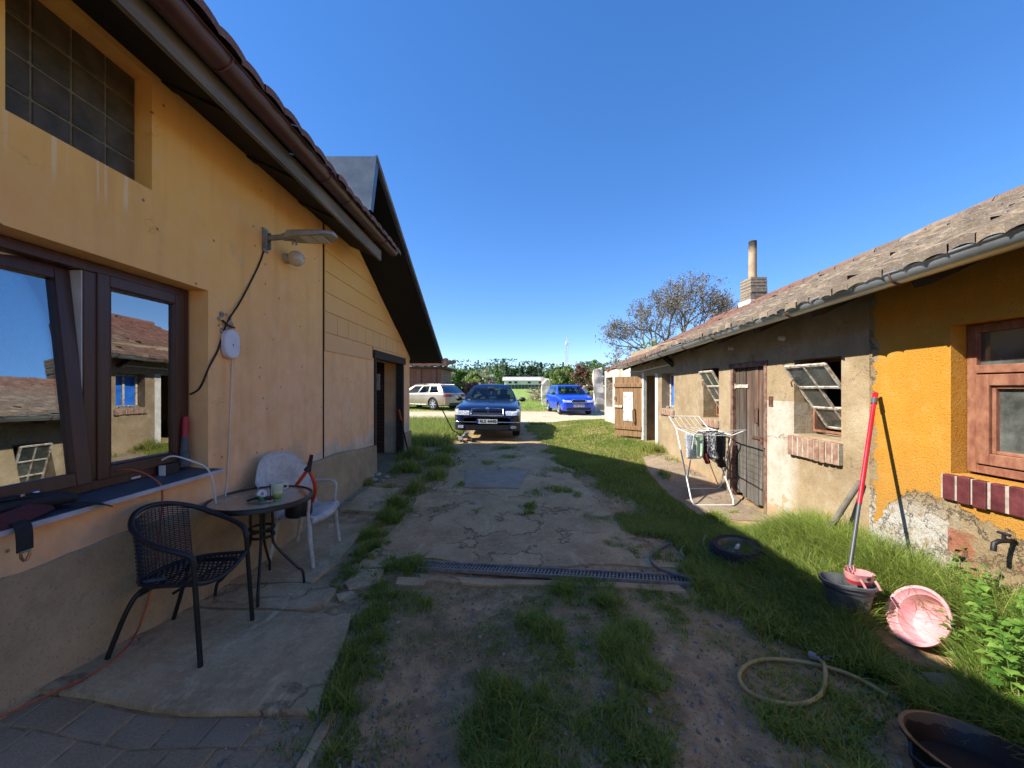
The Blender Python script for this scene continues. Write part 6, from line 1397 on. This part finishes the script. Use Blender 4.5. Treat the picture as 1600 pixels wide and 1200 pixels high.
# --- pink basin lying on its side
bc = Vector((2.497, 2.363, .205)); ax = Vector((-.886, .028, .463)).normalized(); q = ax.to_track_quat('Z', 'Y').to_matrix().to_4x4()
m_pink = pm('pale_pink_plastic', 'c98a90', 'd0989c', 4, .6, bump=.05)
bs = thing('pink_basin', 'pale pink washing basin tipped on its side in the grass by the wall', 'basin', bc)
MB().lathe([(r_*.76, z_*.76) for r_, z_ in [(.001, -.165), (.145, -.165), (.158, -.155), (.172, -.10), (.186, -.05), (.196, -.046), (.213, .0), (.235, .002), (.236, -.008), (.222, -.012), (.206, -.055), (.195, -.06), (.182, -.108), (.168, -.16), (.15, -.173), (.001, -.173)]], 44, Matrix.Translation(bc) @ q).build('bowl', m_pink, bs, smooth=50)
hx = q.to_3x3() @ Vector((1, 0, 0)); 
for sg_ in (1, -1):
    pts = [(math.cos(a)*.187, math.sin(a)*.187, -.004) for a in np.linspace(-.3, .3, 7)]
    if 0: MB().tube([Matrix.Translation(bc) @ q @ Matrix.Rotation(R(200 if sg_ > 0 else 20), 4, 'Z') @ Vector(p) for p in pts], .012, 8, flat=.6).build('handle', m_pink, bs, smooth=60)
# --- black planter tub at the bottom right
pc = Vector((1.86, 1.49, tz(1.86, 1.49))); 
pt = thing('planter_tub', 'black plastic tub with a pale worn rim standing in the shaded grass', 'tub', pc, 0, None, R(-5), R(6))
t = T('worn_black_tub'); s = t.sep(t.obj); wn = t.math('GREATER_THAN', t.math('ADD', s[2], t.math('MULTIPLY', t.math('SUBTRACT', t.noise(3.5, 5, .65), .52), .16)), .128)
m_tub = t.bsdf(t.mix(t.math('MULTIPLY', wn, .8), '121215', '5f5344'), .5)
MB().lathe([(.001, .0), (.21, .0), (.235, .125), (.252, .128), (.254, .142), (.238, .143), (.228, .12), (.205, .05), (.001, .045)], 40).build('tub', m_tub, pt, local=True, smooth=45)
MB().lathe([(.001, .05), (.20, .055)], 24).build('soil', pm('dark_soil', '15110d', '221b14', 30, .95, bump=.8), pt, local=True)
MB().tube([(-.245, -.06, .125), (-.275, -.03, .10), (-.275, .03, .10), (-.245, .06, .125)], .010, 8).build('handle', m_tub, pt, local=True, smooth=60)
# old board in the nettles and garden tap
a = G(1462, 1068); b = G(1560, 1142); tag(MB().beam((a.x, a.y, a.z+.05), (b.x, b.y, b.z+.05), .16, .02).build('old_board', m_greywood, None, bevel=.003), 'narrow grey weathered board lying at the edge of the nettles', 'board')
tp = thing('garden_tap', 'black garden tap sticking out of the crumbling wall below the brown window', 'tap', (3.09, 2.36, .66))
MB().tube([(3.12, 2.36, .66), (3.0, 2.36, .66), (2.97, 2.36, .645), (2.965, 2.36, .60)], .014, 8).build('spout', m_black, tp, smooth=60)
MB().tube([(3.03, 2.36, .66), (3.03, 2.36, .70)], .01, 8).build('stem', m_black, tp); MB().tube([(3.03, 2.33, .705), (3.03, 2.39, .705)], .009, 8).build('lever', m_black, tp)
# --- clothes rack
rk = thing('drying_rack', 'white folding clothes drying rack with raised wings standing before the plank door', 'drying rack', (2.7, 5.3, tz(2.7, 5.3)))
m_rack = pm('white_lacquer', 'cfcfcd', 'dededc', 9, .4, bump=0)
fl, fr_, bl, br_ = Vector((2.49, 5.2, .955)), Vector((3.0, 5.2, .955)), Vector((2.57, 5.95, .98)), Vector((3.06, 5.95, .98))
zf = tz(2.6, 4.94)+.02; zb_ = tz(2.8, 5.57)+.02
FL, FR, BL, BR = Vector((2.34, 4.94, zf)), Vector((2.89, 4.94, zf)), Vector((2.55, 5.57, zb_)), Vector((3.04, 5.57, zb_))
def rail(P, r=.009, nm='frame', closed=False): return MB().tube(P, r, 8, closed=closed).build(nm, m_rack, rk, smooth=60)
rail([fl, fr_, br_, bl], .009, 'top_frame', True)
rail([bl, FL+(bl-FL)*.06, FL+Vector((.02, 0, .0)), FL+Vector((.05, 0, -.005)), FR-Vector((.05, 0, .005)), FR-Vector((.02, 0, 0)), FR+(br_-FR)*.06, br_], .0095, 'leg_frame')
rail([fl, BL+(fl-BL)*.06, BL+Vector((.04, 0, -.005)), BR-Vector((.04, 0, .005)), BR+(fr_-BR)*.06, fr_], .0095, 'leg_frame')
wl1, wr1 = Vector((2.27, 4.62, 1.09)), Vector((2.83, 4.62, 1.09)); wl2, wr2 = Vector((2.56, 6.2, 1.14)), Vector((3.04, 6.2, 1.14))
rail([fl, wl1, wr1, fr_], .008, 'wing'); rail([bl, wl2, wr2, br_], .008, 'wing')
mb = MB()
for (a, b, c_, d) in ((fl, fr_, bl, br_), (wl1, wr1, fl, fr_), (bl, br_, wl2, wr2)):
    for k in range(1, 6): mb.tube([a+(b-a)*k/6, c_+(d-c_)*k/6], .0018, 5)
mb.build('wire', m_rack, rk)
def cloth_mat(n, a, b, sc_=30): return pm(n, a, b, sc_, .9, bump=.4, bscale=120, lo=.45, hi=.55)
cl = [(.05, .15, .22, .30, 'c4c8cc', '8f979f', 'pale grey patterned shirt hanging at the left side of the rack', 'shirt'), (.16, .05, .10, .26, 'b7cdb6', '9dbd9c', 'pale green cloth hanging at the front left corner of the rack', 'cloth'),
      (.30, .12, .09, .36, '17171a', '7a1f26', 'black and red sock, leftmost of the dark clothes on the rack', 'sock'), (.40, .3, .16, .30, '121214', '1c1c20', 'black vest hanging between the red socks and the white socks', 'vest'),
      (.48, .06, .12, .29, 'c9cacc', '3a3d44', 'white and dark striped sock in the middle of the rack', 'sock'), (.60, .25, .16, .27, 'a9adb5', '454a55', 'grey mottled cloth hanging right of the striped sock', 'cloth'),
      (.66, .08, .13, .40, '0f0f11', '18181b', 'long black sock, lowest of the clothes on the rack', 'sock'), (.80, .12, .10, .27, '22262f', '3f4653', 'dark blue cloth hanging at the right end of the rack', 'cloth'),
      (.72, .45, .14, .34, '101014', '1d1d22', 'black cloth hanging behind the long black sock', 'cloth'), (.85, .55, .12, .36, '14151a', '22242b', 'long dark cloth hanging at the back right of the rack', 'cloth'), (.90, .3, .10, .24, '15161b', '262932', 'small dark cloth hanging behind the right end of the rack', 'cloth')]
for k, (u, v, wd, ln, c1, c2, lb, ct) in enumerate(cl):
    p = fl+(fr_-fl)*u+(bl-fl)*v+Vector((0, 0, .004)); foot = .05 if ct == 'sock' else 0; rr = random.Random(k)
    ph = rr.random()*6; taper = rr.uniform(-.1, .15)
    def fn(a, b):
        w2 = wd*(1-taper*b); x = (a-.5)*w2+(foot*smooth(.68, 1., b)*1.0); dz_ = b*ln*(1-.12*abs(a-.5)*(1 if foot else .6)); 
        return (p.x+x, p.y-.012-.016*math.sin(a*7+ph+b*2)*b-.006, p.z-dz_*1.15)
    def fb(a, b): q = fn(a, b*.55); return (q[0], p.y+.018+.012*math.sin(a*6+ph)*b, q[2])
    mb = MB(); mb.grid(fn, 9, 14); mb.grid(fb, 9, 8); mb.grid(lambda a, b: (fn(a, 0)[0], p.y-.018+.036*b, p.z+.006*math.sin(b*math.pi)), 9, 3)
    o = mb.build('hanging_'+ct, cloth_mat('fabric', c1, c2, 45 if ct != 'shirt' else 70), None, smooth=180, solid=.003); tag(o, lb, ct); o.name = ct
# --- nettles
m_net = T('nettle_leaf'); n1 = m_net.noise(9, 4, .6); ri = m_net.n('ObjectInfo').outputs['Random']
isl_ = m_net.n('NewGeometry').outputs['Random Per Island']
c = m_net.ramp(m_net.math('ADD', m_net.math('MULTIPLY', n1, .35), m_net.math('MULTIPLY', isl_, .62)), [(.25, '3c6422'), (.45, '5b8633'), (.78, '86a84e'), (.93, 'a3a850'), (.97, 'a89456')])
bb = m_net.n('BsdfPrincipled', {'Base Color': c, 'Roughness': .45, 'Normal': m_net.bump(m_net.noise(40, 3, .5), .4, .004)}); tt = m_net.n('BsdfTranslucent', {'Color': c}); mm_ = m_net.n('MixShader', {0: .3, 1: bb.outputs[0], 2: tt.outputs[0]}); m_net = m_net.surf(mm_.outputs[0])
m_stem = pm('green_stem', '4d6a2c', '6c8440', 20, .7, bump=0)
def nettle(h, seed, big=1.0):
    r = random.Random(seed); root = thing('nettle_plant', 'leafy green nettle growing at the foot of the shed wall beside the pink basin', 'plant', (0, 0, 0), 0, 'nettles by the shed wall')
    lean = Vector((r.uniform(-.12, .12), r.uniform(-.12, .12), 0)); st_ = [Vector((0, 0, -.02))+lean*(f*f)*h*2+Vector((0, 0, f*h)) for f in np.linspace(0, 1, 7)]
    MB().tube(st_, [.0045-.003*f for f in np.linspace(0, 1, 7)], 5).build('stem', m_stem, root, local=True, smooth=60)
    mb = MB(); n = max(6, int(h/.034))
    for i in range(n):
        f = .22+.78*i/(n-1); base = st_[0]+lean*(f*f)*h*2+Vector((0, 0, f*h)); a0 = i*math.pi/2+r.uniform(-.3, .3); L = big*(.036+.04*math.sin(min(1, (1-f)*1.5+.15)*math.pi/2))*r.uniform(.85, 1.2)
        for s in (0, math.pi):
            a = a0+s; d = Vector((math.cos(a), math.sin(a), 0)); sd2 = Vector((-d.y, d.x, 0)); drop = r.uniform(.25, .75); NS = 9; vs = []
            for k in range(NS+1):
                g = k/NS; wv = L*.34*(math.sin(min(1, g*1.55+.08)*math.pi)**.8 if g < .6 else math.sin(math.pi*min(1, .6*1.55+.08))**.8*((1-g)/.4)**.8) if g < 1 else 0
                wv *= (1.0 if k % 2 else .84); cpt = base+d*(.012+L*g)+Vector((0, 0, .025*g-drop*L*g*g)); fold = Vector((0, 0, wv*.25))
                vs += [cpt-sd2*wv+fold, cpt, cpt+sd2*wv+fold]
            fs = []
            for k in range(NS): fs += [(k*3, k*3+1, k*3+4, k*3+3), (k*3+1, k*3+2, k*3+5, k*3+4)]
            mb.add(vs, fs)
    mb.build('leaves', m_net, root, local=True, smooth=50); return root
protos = [nettle(h, k, b) for k, (h, b) in enumerate(((.38, 1.15), (.5, 1.2), (.28, 1.1), (.44, 1.3)))]
spots = [(2.48,1.98),(2.6,2.06),(2.72,2.1),(2.85,2.14),(2.4,1.86),(2.55,1.8),(2.66,1.86),(2.8,1.92),(2.92,2.05),(2.42,1.92),(2.55,2.0),(2.68,2.02),(2.82,2.05),(2.95,2.12),(2.5,2.12),(2.62,2.14),(2.76,2.18),(2.9,2.22),(2.98,2.3),(2.84,2.32),(2.96,2.42),(2.36,1.8),(2.5,1.84),(2.62,1.9),(2.74,1.93),(2.9,1.98),(2.32,1.72),(2.46,1.74),(2.58,1.76),(2.72,1.8),(2.86,1.86),(2.98,2.02),(2.95,2.55),(3.02,2.66),(2.88,2.48),(2.4,1.64),(2.55,1.66),(2.70,1.68)]
for i, (x, y) in enumerate(spots):
    o = protos[i] if i < 4 else copy_tree(protos[i % 4]); rr = random.Random(i); o.location = (x, y, tz(x, y)); o.rotation_euler = (0, 0, rr.random()*6.28); s = rr.uniform(.8, 1.15)*(.8 if y < 1.8 else 1); o.scale = (s, s, s)
# ================================================================ BACKGROUND
def leaf_mat(name, stops, trans=.25):
    t = T(name); ti = t.n('Attribute', attribute_name='tint').outputs['Fac']; c = t.ramp(ti, stops)
    b = t.n('BsdfPrincipled', {'Base Color': c, 'Roughness': .6, 'Specular IOR Level': .25}); tr = t.n('BsdfTranslucent', {'Color': c})
    return t.surf(t.n('MixShader', {0: trans, 1: b.outputs[0], 2: tr.outputs[0]}).outputs[0])
m_lg = leaf_mat('spring_leaves', [(.0, '5e7038'), (.5, '7d8d4a'), (1., 'a3aa6a')])
m_mg = leaf_mat('mid_leaves', [(.0, '4a6331'), (.5, '66803f'), (1., '869a55')])
m_dk = leaf_mat('conifer_needles', [(.0, '2a3f2a'), (.5, '3a5336'), (1., '526b45')])
m_rd = leaf_mat('reddish_twigs', [(.0, '5a4035'), (.5, '765344'), (1., '8f7054')])
m_bl = leaf_mat('blossom', [(.0, '6f7a45'), (.5, 'a3a583'), (1., 'd0cdbb')])
m_wal = leaf_mat('walnut_buds', [(.0, '585046'), (.5, '766e62'), (1., '948c7e')], .15)
m_bark = pm('grey_bark', '4d453c', '6b6155', 6, .9, bump=.6, bscale=30, bdist=.02)
def leaf_cloud(name, pts, size, mat, parent, seed, flat=0.0):
    r = np.random.default_rng(seed); n = len(pts); d1 = r.normal(size=(n, 3)); d1 /= np.linalg.norm(d1, axis=1)[:, None]; d2 = r.normal(size=(n, 3)); d2[:, 2] *= (1-flat); d2 -= d1*np.sum(d1*d2, 1)[:, None]; d2 /= np.linalg.norm(d2, axis=1)[:, None]
    s = size*r.uniform(.5, 1.4, n)[:, None]; a = d1*s; b = d2*s*.55
    V = np.stack([pts-a, pts+b, pts+a, pts-b], 1).reshape(-1, 3); Fq = np.arange(4*n).reshape(n, 4)
    tint = np.clip(r.normal(.5, .25, n), 0, 1)
    return mesh_np(name, V, Fq, mat, parent, attrs={'tint': np.repeat(tint, 4)})
def crown_pts(kind, h, wd, z0, n, seed):
    """leaf positions in local coords for a crown of height h, width wd starting at z0"""
    r = np.random.default_rng(seed); K = max(8, n//45); P = []
    for k in range(K):
        f = r.random(); a = r.uniform(0, 6.283)
        if kind == 'cone': f = r.random()**1.5; rad = wd*.5*(1-f)**.85*(.8+.35*math.sin(f*23+seed)); rr = rad*math.sqrt(r.uniform(.3, 1)); cz = z0+h*f; cr = .14*wd*(1.1-f)+.1
        else:
            u = r.normal(size=3); u /= np.linalg.norm(u); q = r.uniform(.45, 1)**.5; wob = 1+.22*math.sin(3*math.atan2(u[1], u[0])+seed)+.15*math.sin(5*u[2]+seed)
            rr = None; c = np.array([u[0]*wd*.5*q*wob, u[1]*wd*.5*q*wob, z0+h*.5+u[2]*h*.5*q*wob]); cr = .16*min(wd, h)+.05
        if rr is not None: c = np.array([math.cos(a)*rr, math.sin(a)*rr, cz])
        m = n//K; P.append(c+np.clip(r.normal(size=(m, 3)), -1.6, 1.6)*cr*np.array([.55, .55, .42]))
    return np.concatenate(P)
def tree(name, label, cat, pxc, ytop, wpx, Y, kind, mat, n, leaf, seed, ybase=None, group='trees on the horizon', bare=.12):
    x = (pxc-VX)*Y/F; z = tz(x, Y); zt = CAMZ-(ytop-VY)*Y/F; wd = wpx*Y/F; h = zt-z
    root = thing(name, label, cat, (x, Y, z), random.random()*6, group)
    tr = .03+.012*h; MB().tube([(0, 0, -.3), (.02*h, 0, h*.4), (0, .01*h, h*.8)], [tr*1.4, tr, tr*.3], 7).build('trunk', m_bark, root, local=True, smooth=60)
    mb = MB(); r = random.Random(seed)
    for k in range(7):
        a = r.uniform(0, 6.28); f = r.uniform(.25, .7); L = wd*.36; mb.tube([(0, 0, h*f), (math.cos(a)*L*.6, math.sin(a)*L*.6, h*f+.12*h), (math.cos(a)*L, math.sin(a)*L, h*f+.22*h)], [tr*.5, tr*.3, tr*.1], 5)
    mb.build('limbs', m_bark, root, local=True)
    P = crown_pts(kind, h*(1-bare), wd, h*bare, n, seed); leaf_cloud('crown', P, leaf, mat, root, seed)
    return root
TR = [('bushy_tree', 'bright green bush behind the brick shed, just left of the far brick wall', 'bush', 690, 580, 26, 46, 'round', m_lg, 2200, .16),
 ('bushy_tree', 'grey green rounded tree right of the bush behind the brick shed', 'tree', 714, 577, 24, 52, 'round', m_mg, 2200, .18), ('bushy_tree', 'pale blossoming tree poking above the brick shed roof edge', 'tree', 697, 563, 20, 44, 'round', m_bl, 650, .10),
 ('bushy_tree', 'low yellow green bush above the roof of the navy saloon', 'bush', 740, 585, 26, 50, 'round', m_lg, 2000, .16), ('bushy_tree', 'whitish blossoming tree left of the long white building', 'tree', 760, 577, 22, 50, 'round', m_bl, 1700, .14),
 ('conifer_tree', 'mid green pointed conifer, left end of the dark conifer row', 'tree', 776, 571, 17, 62, 'cone', m_mg, 2200, .17), ('conifer_tree', 'dark conifer behind the left end of the white building', 'tree', 791, 570, 15, 72, 'cone', m_dk, 2000, .2),
 ('conifer_tree', 'lower dark conifer second along the roof of the white building', 'tree', 803, 575, 15, 72, 'round', m_dk, 1900, .2), ('conifer_tree', 'dark conifer above the middle of the white building roof', 'tree', 815, 572, 14, 74, 'cone', m_dk, 1900, .2),
 ('conifer_tree', 'broad dark conifer above the right half of the white building roof', 'tree', 830, 571, 19, 74, 'round', m_dk, 2300, .2), ('conifer_tree', 'tallest dark pointed conifer at the right end of the row', 'tree', 845, 566, 13, 72, 'cone', m_dk, 1900, .2),
 ('bushy_tree', 'low olive bush at the right end of the white building', 'bush', 857, 582, 18, 60, 'round', m_mg, 1500, .17), ('bushy_tree', 'yellow green shrub above the left side of the blue hatchback', 'shrub', 871, 578, 22, 42, 'round', m_lg, 1700, .13),
 ('bushy_tree', 'tall olive green shrub above the middle of the blue hatchback', 'shrub', 888, 574, 22, 42, 'round', m_lg, 1800, .13), ('bushy_tree', 'dark reddish shrub above the right side of the blue hatchback', 'shrub', 906, 572, 20, 40, 'round', m_rd, 1700, .12),
 ('bushy_tree', 'reddish twiggy shrub left of the ruined white wall', 'shrub', 920, 574, 16, 38, 'round', m_rd, 1300, .12), ('slender_tree', 'slender small green tree rising behind the ruined white wall', 'tree', 931, 561, 17, 34, 'round', m_mg, 500, .11)]
for k, a in enumerate(TR): tree(a[0], a[1], a[2], *a[3:], seed=k+5)
# distant wood that reads as one mass
P = []; r = np.random.default_rng(3)
for k in range(330):
    x = r.uniform(-60, 60) if k < 230 else r.uniform(-200, 200); y = r.uniform(105, 165); h = r.uniform(5.5, 9.0)*y/135
    h *= r.uniform(.6, 1.3); q = np.clip(r.normal(size=(260, 3)), -1.5, 1.5)*np.array([2.0, 2.0, h*.26])
    if k % 2: q[:, :2] *= np.clip(.75-q[:, 2:3]/(h*.55), .05, 1.3)*.8
    P.append(np.array([x, y, tz(x, y)+h*.5])+q)
m_wood = leaf_mat('far_wood_leaves', [(.0, '33452f'), (.5, '4f633f'), (1., '7a8658')])
struct(leaf_cloud('distant_wood', np.concatenate(P), .38, m_wood, None, 5), 'stuff')
# walnut tree beyond the shed
wx, wy = 10.7, 25.0
wt = thing('walnut_tree', 'large almost leafless spreading tree behind the low end of the shed roof', 'tree', (wx, wy, tz(wx, wy)))
br_ = MB(); tips = []; rw2 = random.Random(12)
def grow(p, d, L, r, dep):
    n = 3; pts = [p]; rs = [r]; q = p.copy()
    for k in range(n):
        d = (d+Vector((rw2.gauss(0, .13), rw2.gauss(0, .13), rw2.gauss(.03, .10)))).normalized(); q = q+d*(L/n); pts.append(q.copy()); rs.append(r*(1-.38*(k+1)/n))
        if dep <= 2: tips.append(q.copy())
    br_.tube(pts, rs, 6 if dep > 3 else (4 if dep > 1 else 3), cap=False)
    if dep == 0: return
    m = 3 if dep > 2 else rw2.choice((2, 3, 3))
    for k in range(m):
        ax_ = d.orthogonal().normalized(); ax_.rotate(Matrix.Rotation(rw2.uniform(0, 6.28), 3, d)); nd = d.copy(); nd.rotate(Matrix.Rotation(R(rw2.uniform(20, 52)), 3, ax_))
        z_rel = (q.z-5.6)/3.2
        nd = (nd+Vector((0, 0, -.20 if z_rel > .6 else .05))).normalized()
        grow(q if k else pts[-2] if rw2.random() < .3 else q, nd, L*rw2.uniform(.66, .86), r*.58, dep-1)
br_.tube([(0, 0, -.3), (-.05, 0, 1.5), (0, 0, 3.0)], [.28, .23, .2], 10)
for a, tl, L in ((175, 55, 1.75), (110, 28, 1.8), (40, 35, 1.75), (5, 58, 1.9), (250, 48, 1.7), (310, 55, 1.65), (200, 72, 1.6)):
    d = Vector((math.cos(R(a))*math.sin(R(tl)), math.sin(R(a))*math.sin(R(tl)), math.cos(R(tl)))); grow(Vector((0, 0, 2.9+random.uniform(-.4, .2))), d, L, .12, 5)
br_.build('trunk', m_bark, wt, local=True, smooth=60)
tp_ = np.array([tuple(v) for v in tips]); print('walnut tips', len(tp_), tp_.min(0), tp_.max(0))
leaf_cloud('crown', np.repeat(tp_, 3, 0)+np.random.default_rng(4).normal(size=(len(tp_)*3, 3))*.085, .055, m_wal, wt, 4)
tree('green_tree', 'bright green young tree top showing over the far end of the shed roof', 'tree', 1021, 530, 44, 17, 'round', m_lg, 2600, .055, 77, group=None, bare=.5)
# long white building and fence
wb = thing('white_building', 'long low white building with a pale roof in front of the conifers', 'building', (1.5, 58, tz(1.5, 58)))
m_wwall = pm('white_render', 'e2dfd8', 'ece9e2', 1, .85, bump=0, pos=True); m_wroof = pm('pale_roof_sheet', 'a9a5a0', 'bfbbb5', 2, .6, bump=0, pos=True); m_dwin = pm('dark_window', '23282c', '343a3f', 3, .3, bump=0)
x0, x1 = (788-VX)*58/F, (856-VX)*58/F; zg = tz(1, 58); zw = CAMZ-(594-VY)*58/F; zr = CAMZ-(588-VY)*58/F
MB().box((x0, 58, zg-.5), (x1, 64, zw)).build('wall', m_wwall, wb)
MB().add([(x0-.3, 57.6, zw-.05), (x1+.3, 57.6, zw-.05), (x1+.3, 61, zr), (x0-.3, 61, zr), (x0-.3, 64.4, zw-.05), (x1+.3, 64.4, zw-.05), (x0-.3, 57.6, zw-.15), (x1+.3, 57.6, zw-.15)], [(0, 1, 2, 3), (3, 2, 5, 4), (0, 3, 4), (1, 5, 2), (6, 7, 1, 0)]).build('roof', m_wroof, wb)
for px in (797, 806, 827, 844): xx = (px-VX)*58/F; MB().box((xx-.22, 57.96, zw-.5), (xx+.22, 58.02, zw-.2)).build('window', m_dwin, wb)
fn_ = thing('green_fence', 'low dark green mesh fence in front of the long white building', 'fence', (1.5, 54, tz(1.5, 54)))
m_dgf = pm('dark_green_fence', '10281f', '1b382c', 2, .7, bump=0, pos=True)
for k in range(16): xx = -1.2+k*.47; zz = tz(xx, 54); MB().box((xx, 54, zz), (xx+.45, 54.04, zz+.62)).build('fence_panel', m_dgf, fn_)
# brick shed beyond the annex
bsx = thing('brick_shed', 'red brick shed with uneven tiled roof behind the champagne estate', 'shed', (-7, 27, .35))
m_redbrick = brick_mat('red_brick', '7a4434', '8f5340', '8a7a6c', axis='x', dirt=.35)
MB().box((-14, 26.6, -.2), (-4.75, 31, 2.9)).build('wall', m_redbrick, bsx)
for k in range(5): MB().box((-9.6+k*1.05, 26.52, .3), (-9.3+k*1.05, 26.6, 2.9)).build('brick_pier', m_redbrick, bsx)
MB().box((-14, 26.3, 2.9), (-4.35, 31.3, 3.05)).build('beam', m_darkwood, bsx)
mb = MB(); r = random.Random(2)
for k in range(46):
    x = -14+k*.21
    for j in range(6): mb.box((x, 26.25+j*.8, 3.06+.10*j+r.uniform(0, .12)), (x+.2, 27.0+j*.8, 3.14+.10*j+r.uniform(.1, .3)))
mb.build('roof', m_tileL, bsx)
# low ruined brick wall
rwl = MB(); r = random.Random(5); x = -6.9
while x < -1.2:
    h = 1.75+.28*math.sin(x*1.7)+r.uniform(-.18, .18); rwl.box((x, 29.5, .2), (x+.27, 29.9, h)); x += .27
for k in range(80): c = (r.uniform(-6.9, -1.3), r.uniform(29.0, 29.7), 0); rwl.cbox((c[0], c[1], r.uniform(1.3, 2.0)), (.3, .25, .16), (r.random(), r.random(), r.random()))
tag(rwl.build('brick_wall', m_redbrick, None), 'low broken red brick wall behind the champagne estate and navy saloon', 'wall')
# pillar, branch pile, trough, ruined walls
m_ruin = pm('ruined_plaster', 'a69a86', 'd6cebf', 2.2, .92, bump=.7, bscale=14, bdist=.03, pos=True); 
def rough_block(name, a, b, mat, lab, cat, seed=1, amp=.05, parent=None):
    bm = bmesh.new(); bmesh.ops.create_cube(bm, size=1)
    for v in bm.verts: v.co = Vector([a[i]+(v.co[i]+.5)*(b[i]-a[i]) for i in range(3)])
    bmesh.ops.subdivide_edges(bm, edges=bm.edges, cuts=7, use_grid_fill=True)
    for v in bm.verts:
        n = [float(vnoise(v.co.x+v.co.z*1.7, v.co.y+v.co.z, 2.3, seed+k))-.5 for k in range(3)]; top_ = 1 if v.co.z > b[2]-.02 else 0
        v.co += Vector((n[0]*amp, n[1]*amp, n[2]*amp*(1+5*top_)))
    me = bpy.data.meshes.new(name); bm.to_mesh(me); bm.free(); me.materials.append(mat); o = bpy.data.objects.new(name, me); col.objects.link(o)
    return tag(o, lab, cat)
rough_block('stone_pillar', (2.25, 27, .2), (2.85, 27.6, 2.0), m_ruin, 'pale crumbling stone gate pillar left of the blue hatchback', 'pillar', 2, .12)
rough_block('ruined_wall', (4.7, 21.5, .1), (5.25, 21.9, 2.5), m_ruin, 'tall fragment of ruined white plastered wall with a broken top', 'wall', 4, .16)
tr_ = rough_block('stone_trough', (3.9, 23.2, .1), (6.3, 24.0, 1.45), pm('mossy_stone', '6d6a5e', '9d978a', 3, .95, bump=.7, bscale=18, bdist=.03, pos=True), 'low grey stone wall with a dark arched opening right of the blue hatchback', 'low wall', 6, .12)
mb = MB(); mb.prism([(-.32, 0), (.32, 0), (.32, .45)]+[(.32*math.cos(a), .45+.32*math.sin(a)) for a in np.linspace(.3, 2.84, 8)]+[(-.32, .45)], .3, Matrix.Translation((5.05, 23.22, .35)) @ Euler((R(90), 0, 0)).to_matrix().to_4x4()); mb.build('arched_opening', m_room, tr_)
bp = MB(); r = random.Random(8)
for k in range(110):
    c = Vector((r.uniform(1.7, 3.2), r.uniform(30.5, 32.5), .6)); c.z = tz(c.x, c.y)+r.uniform(0, .9); d = Vector((r.gauss(0, 1), r.gauss(0, 1), r.gauss(.1, .55))).normalized(); L = r.uniform(.6, 1.5); q = d.orthogonal()*r.uniform(-.2, .2)
    bp.tube([c-d*L/2, c+q, c+d*L/2], [.03, .022, .008], 4)
tag(bp.build('branch_pile', pm('grey_cut_branches', '6f6152', '9a8b78', 9, .9, bump=0), None), 'untidy pile of grey cut branches left of the stone pillar', 'branch pile')
rex = thing('ruined_outbuilding', 'roofless pale outbuilding with a shelved opening beyond the end of the shed', 'outbuilding', (3.4, 12, .4))
mb = MB(); holed(mb, 3.32, 3.7, 9.96, 13.5, -.2, 2.18, [(12.45, 13.3, .95, 1.95)]); mb.box((3.7, 13.2, -.2), (6, 13.5, 2.0)); mb.build('wall', m_ruin, rex)
for z in (1.2, 1.5, 1.72): MB().box((3.45, 12.47, z), (3.9, 13.28, z+.03)).build('shelf', m_newwood, rex); MB().box((3.9, 12.3, .6), (3.95, 13.4, 2.1)).build('inner_wall', m_redbrick, rex)
mb = MB(); r = random.Random(4)
for k in range(14): mb.cbox((3.5, 10.05+k*.25, 2.22+r.uniform(-.02, .05)), (.42, .22, .09), (r.uniform(-.1, .1), r.uniform(-.1, .1), r.uniform(-.2, .2)))
mb.build('loose_coping', m_tileR, rex)
# masts
def mast(x, Y, z1, w0, w1, lab, bands):
    root = thing('lattice_mast', lab, 'mast', (x, Y, tz(x, Y))); H_ = z1-tz(x, Y); mb = MB(); r_ = .05+.002*H_
    n = int(H_/2.2); crn = lambda f, k: Vector(((w0+(w1-w0)*f)*(.5 if k in (1, 2) else -.5), (w0+(w1-w0)*f)*(.5 if k in (2, 3) else -.5), H_*f))
    for k in range(4): mb.tube([crn(0, k), crn(1, k)], r_, 5)
    for i in range(n):
        for k in range(4): mb.tube([crn(i/n, k), crn((i+1)/n, (k+1) % 4)], r_*.6, 4); mb.tube([crn((i+1)/n, k), crn(i/n, (k+1) % 4)], r_*.6, 4)
    mb.build('lattice', pm('mast_paint', 'a8a5a4', 'b9b5b3', 1, .6, bump=0), root, local=True)
    mb = MB(); 
    for a in range(3): mb.lathe([(.001, -1), (.35, -1), (.35, 1), (.001, 1)], 8, Matrix.Translation((w1*.8*math.cos(a*2.1), w1*.8*math.sin(a*2.1), H_-2)))
    mb.build('antenna', m_wwall, root, local=True); MB().tube([(0, 0, H_), (0, 0, H_+3)], r_*.6, 5).build('top_rod', m_wwall, root, local=True)
mast((885.5-VX)*300/F, 300, CAMZ-(532-VY)*300/F, 2.4, 1.6, 'tall lattice radio mast on the horizon above the shrubs', 1)
mast((830-VX)*420/F, 420, CAMZ-(561-VY)*420/F, 2.2, 1.4, 'small distant radio mast above the conifers', 1)
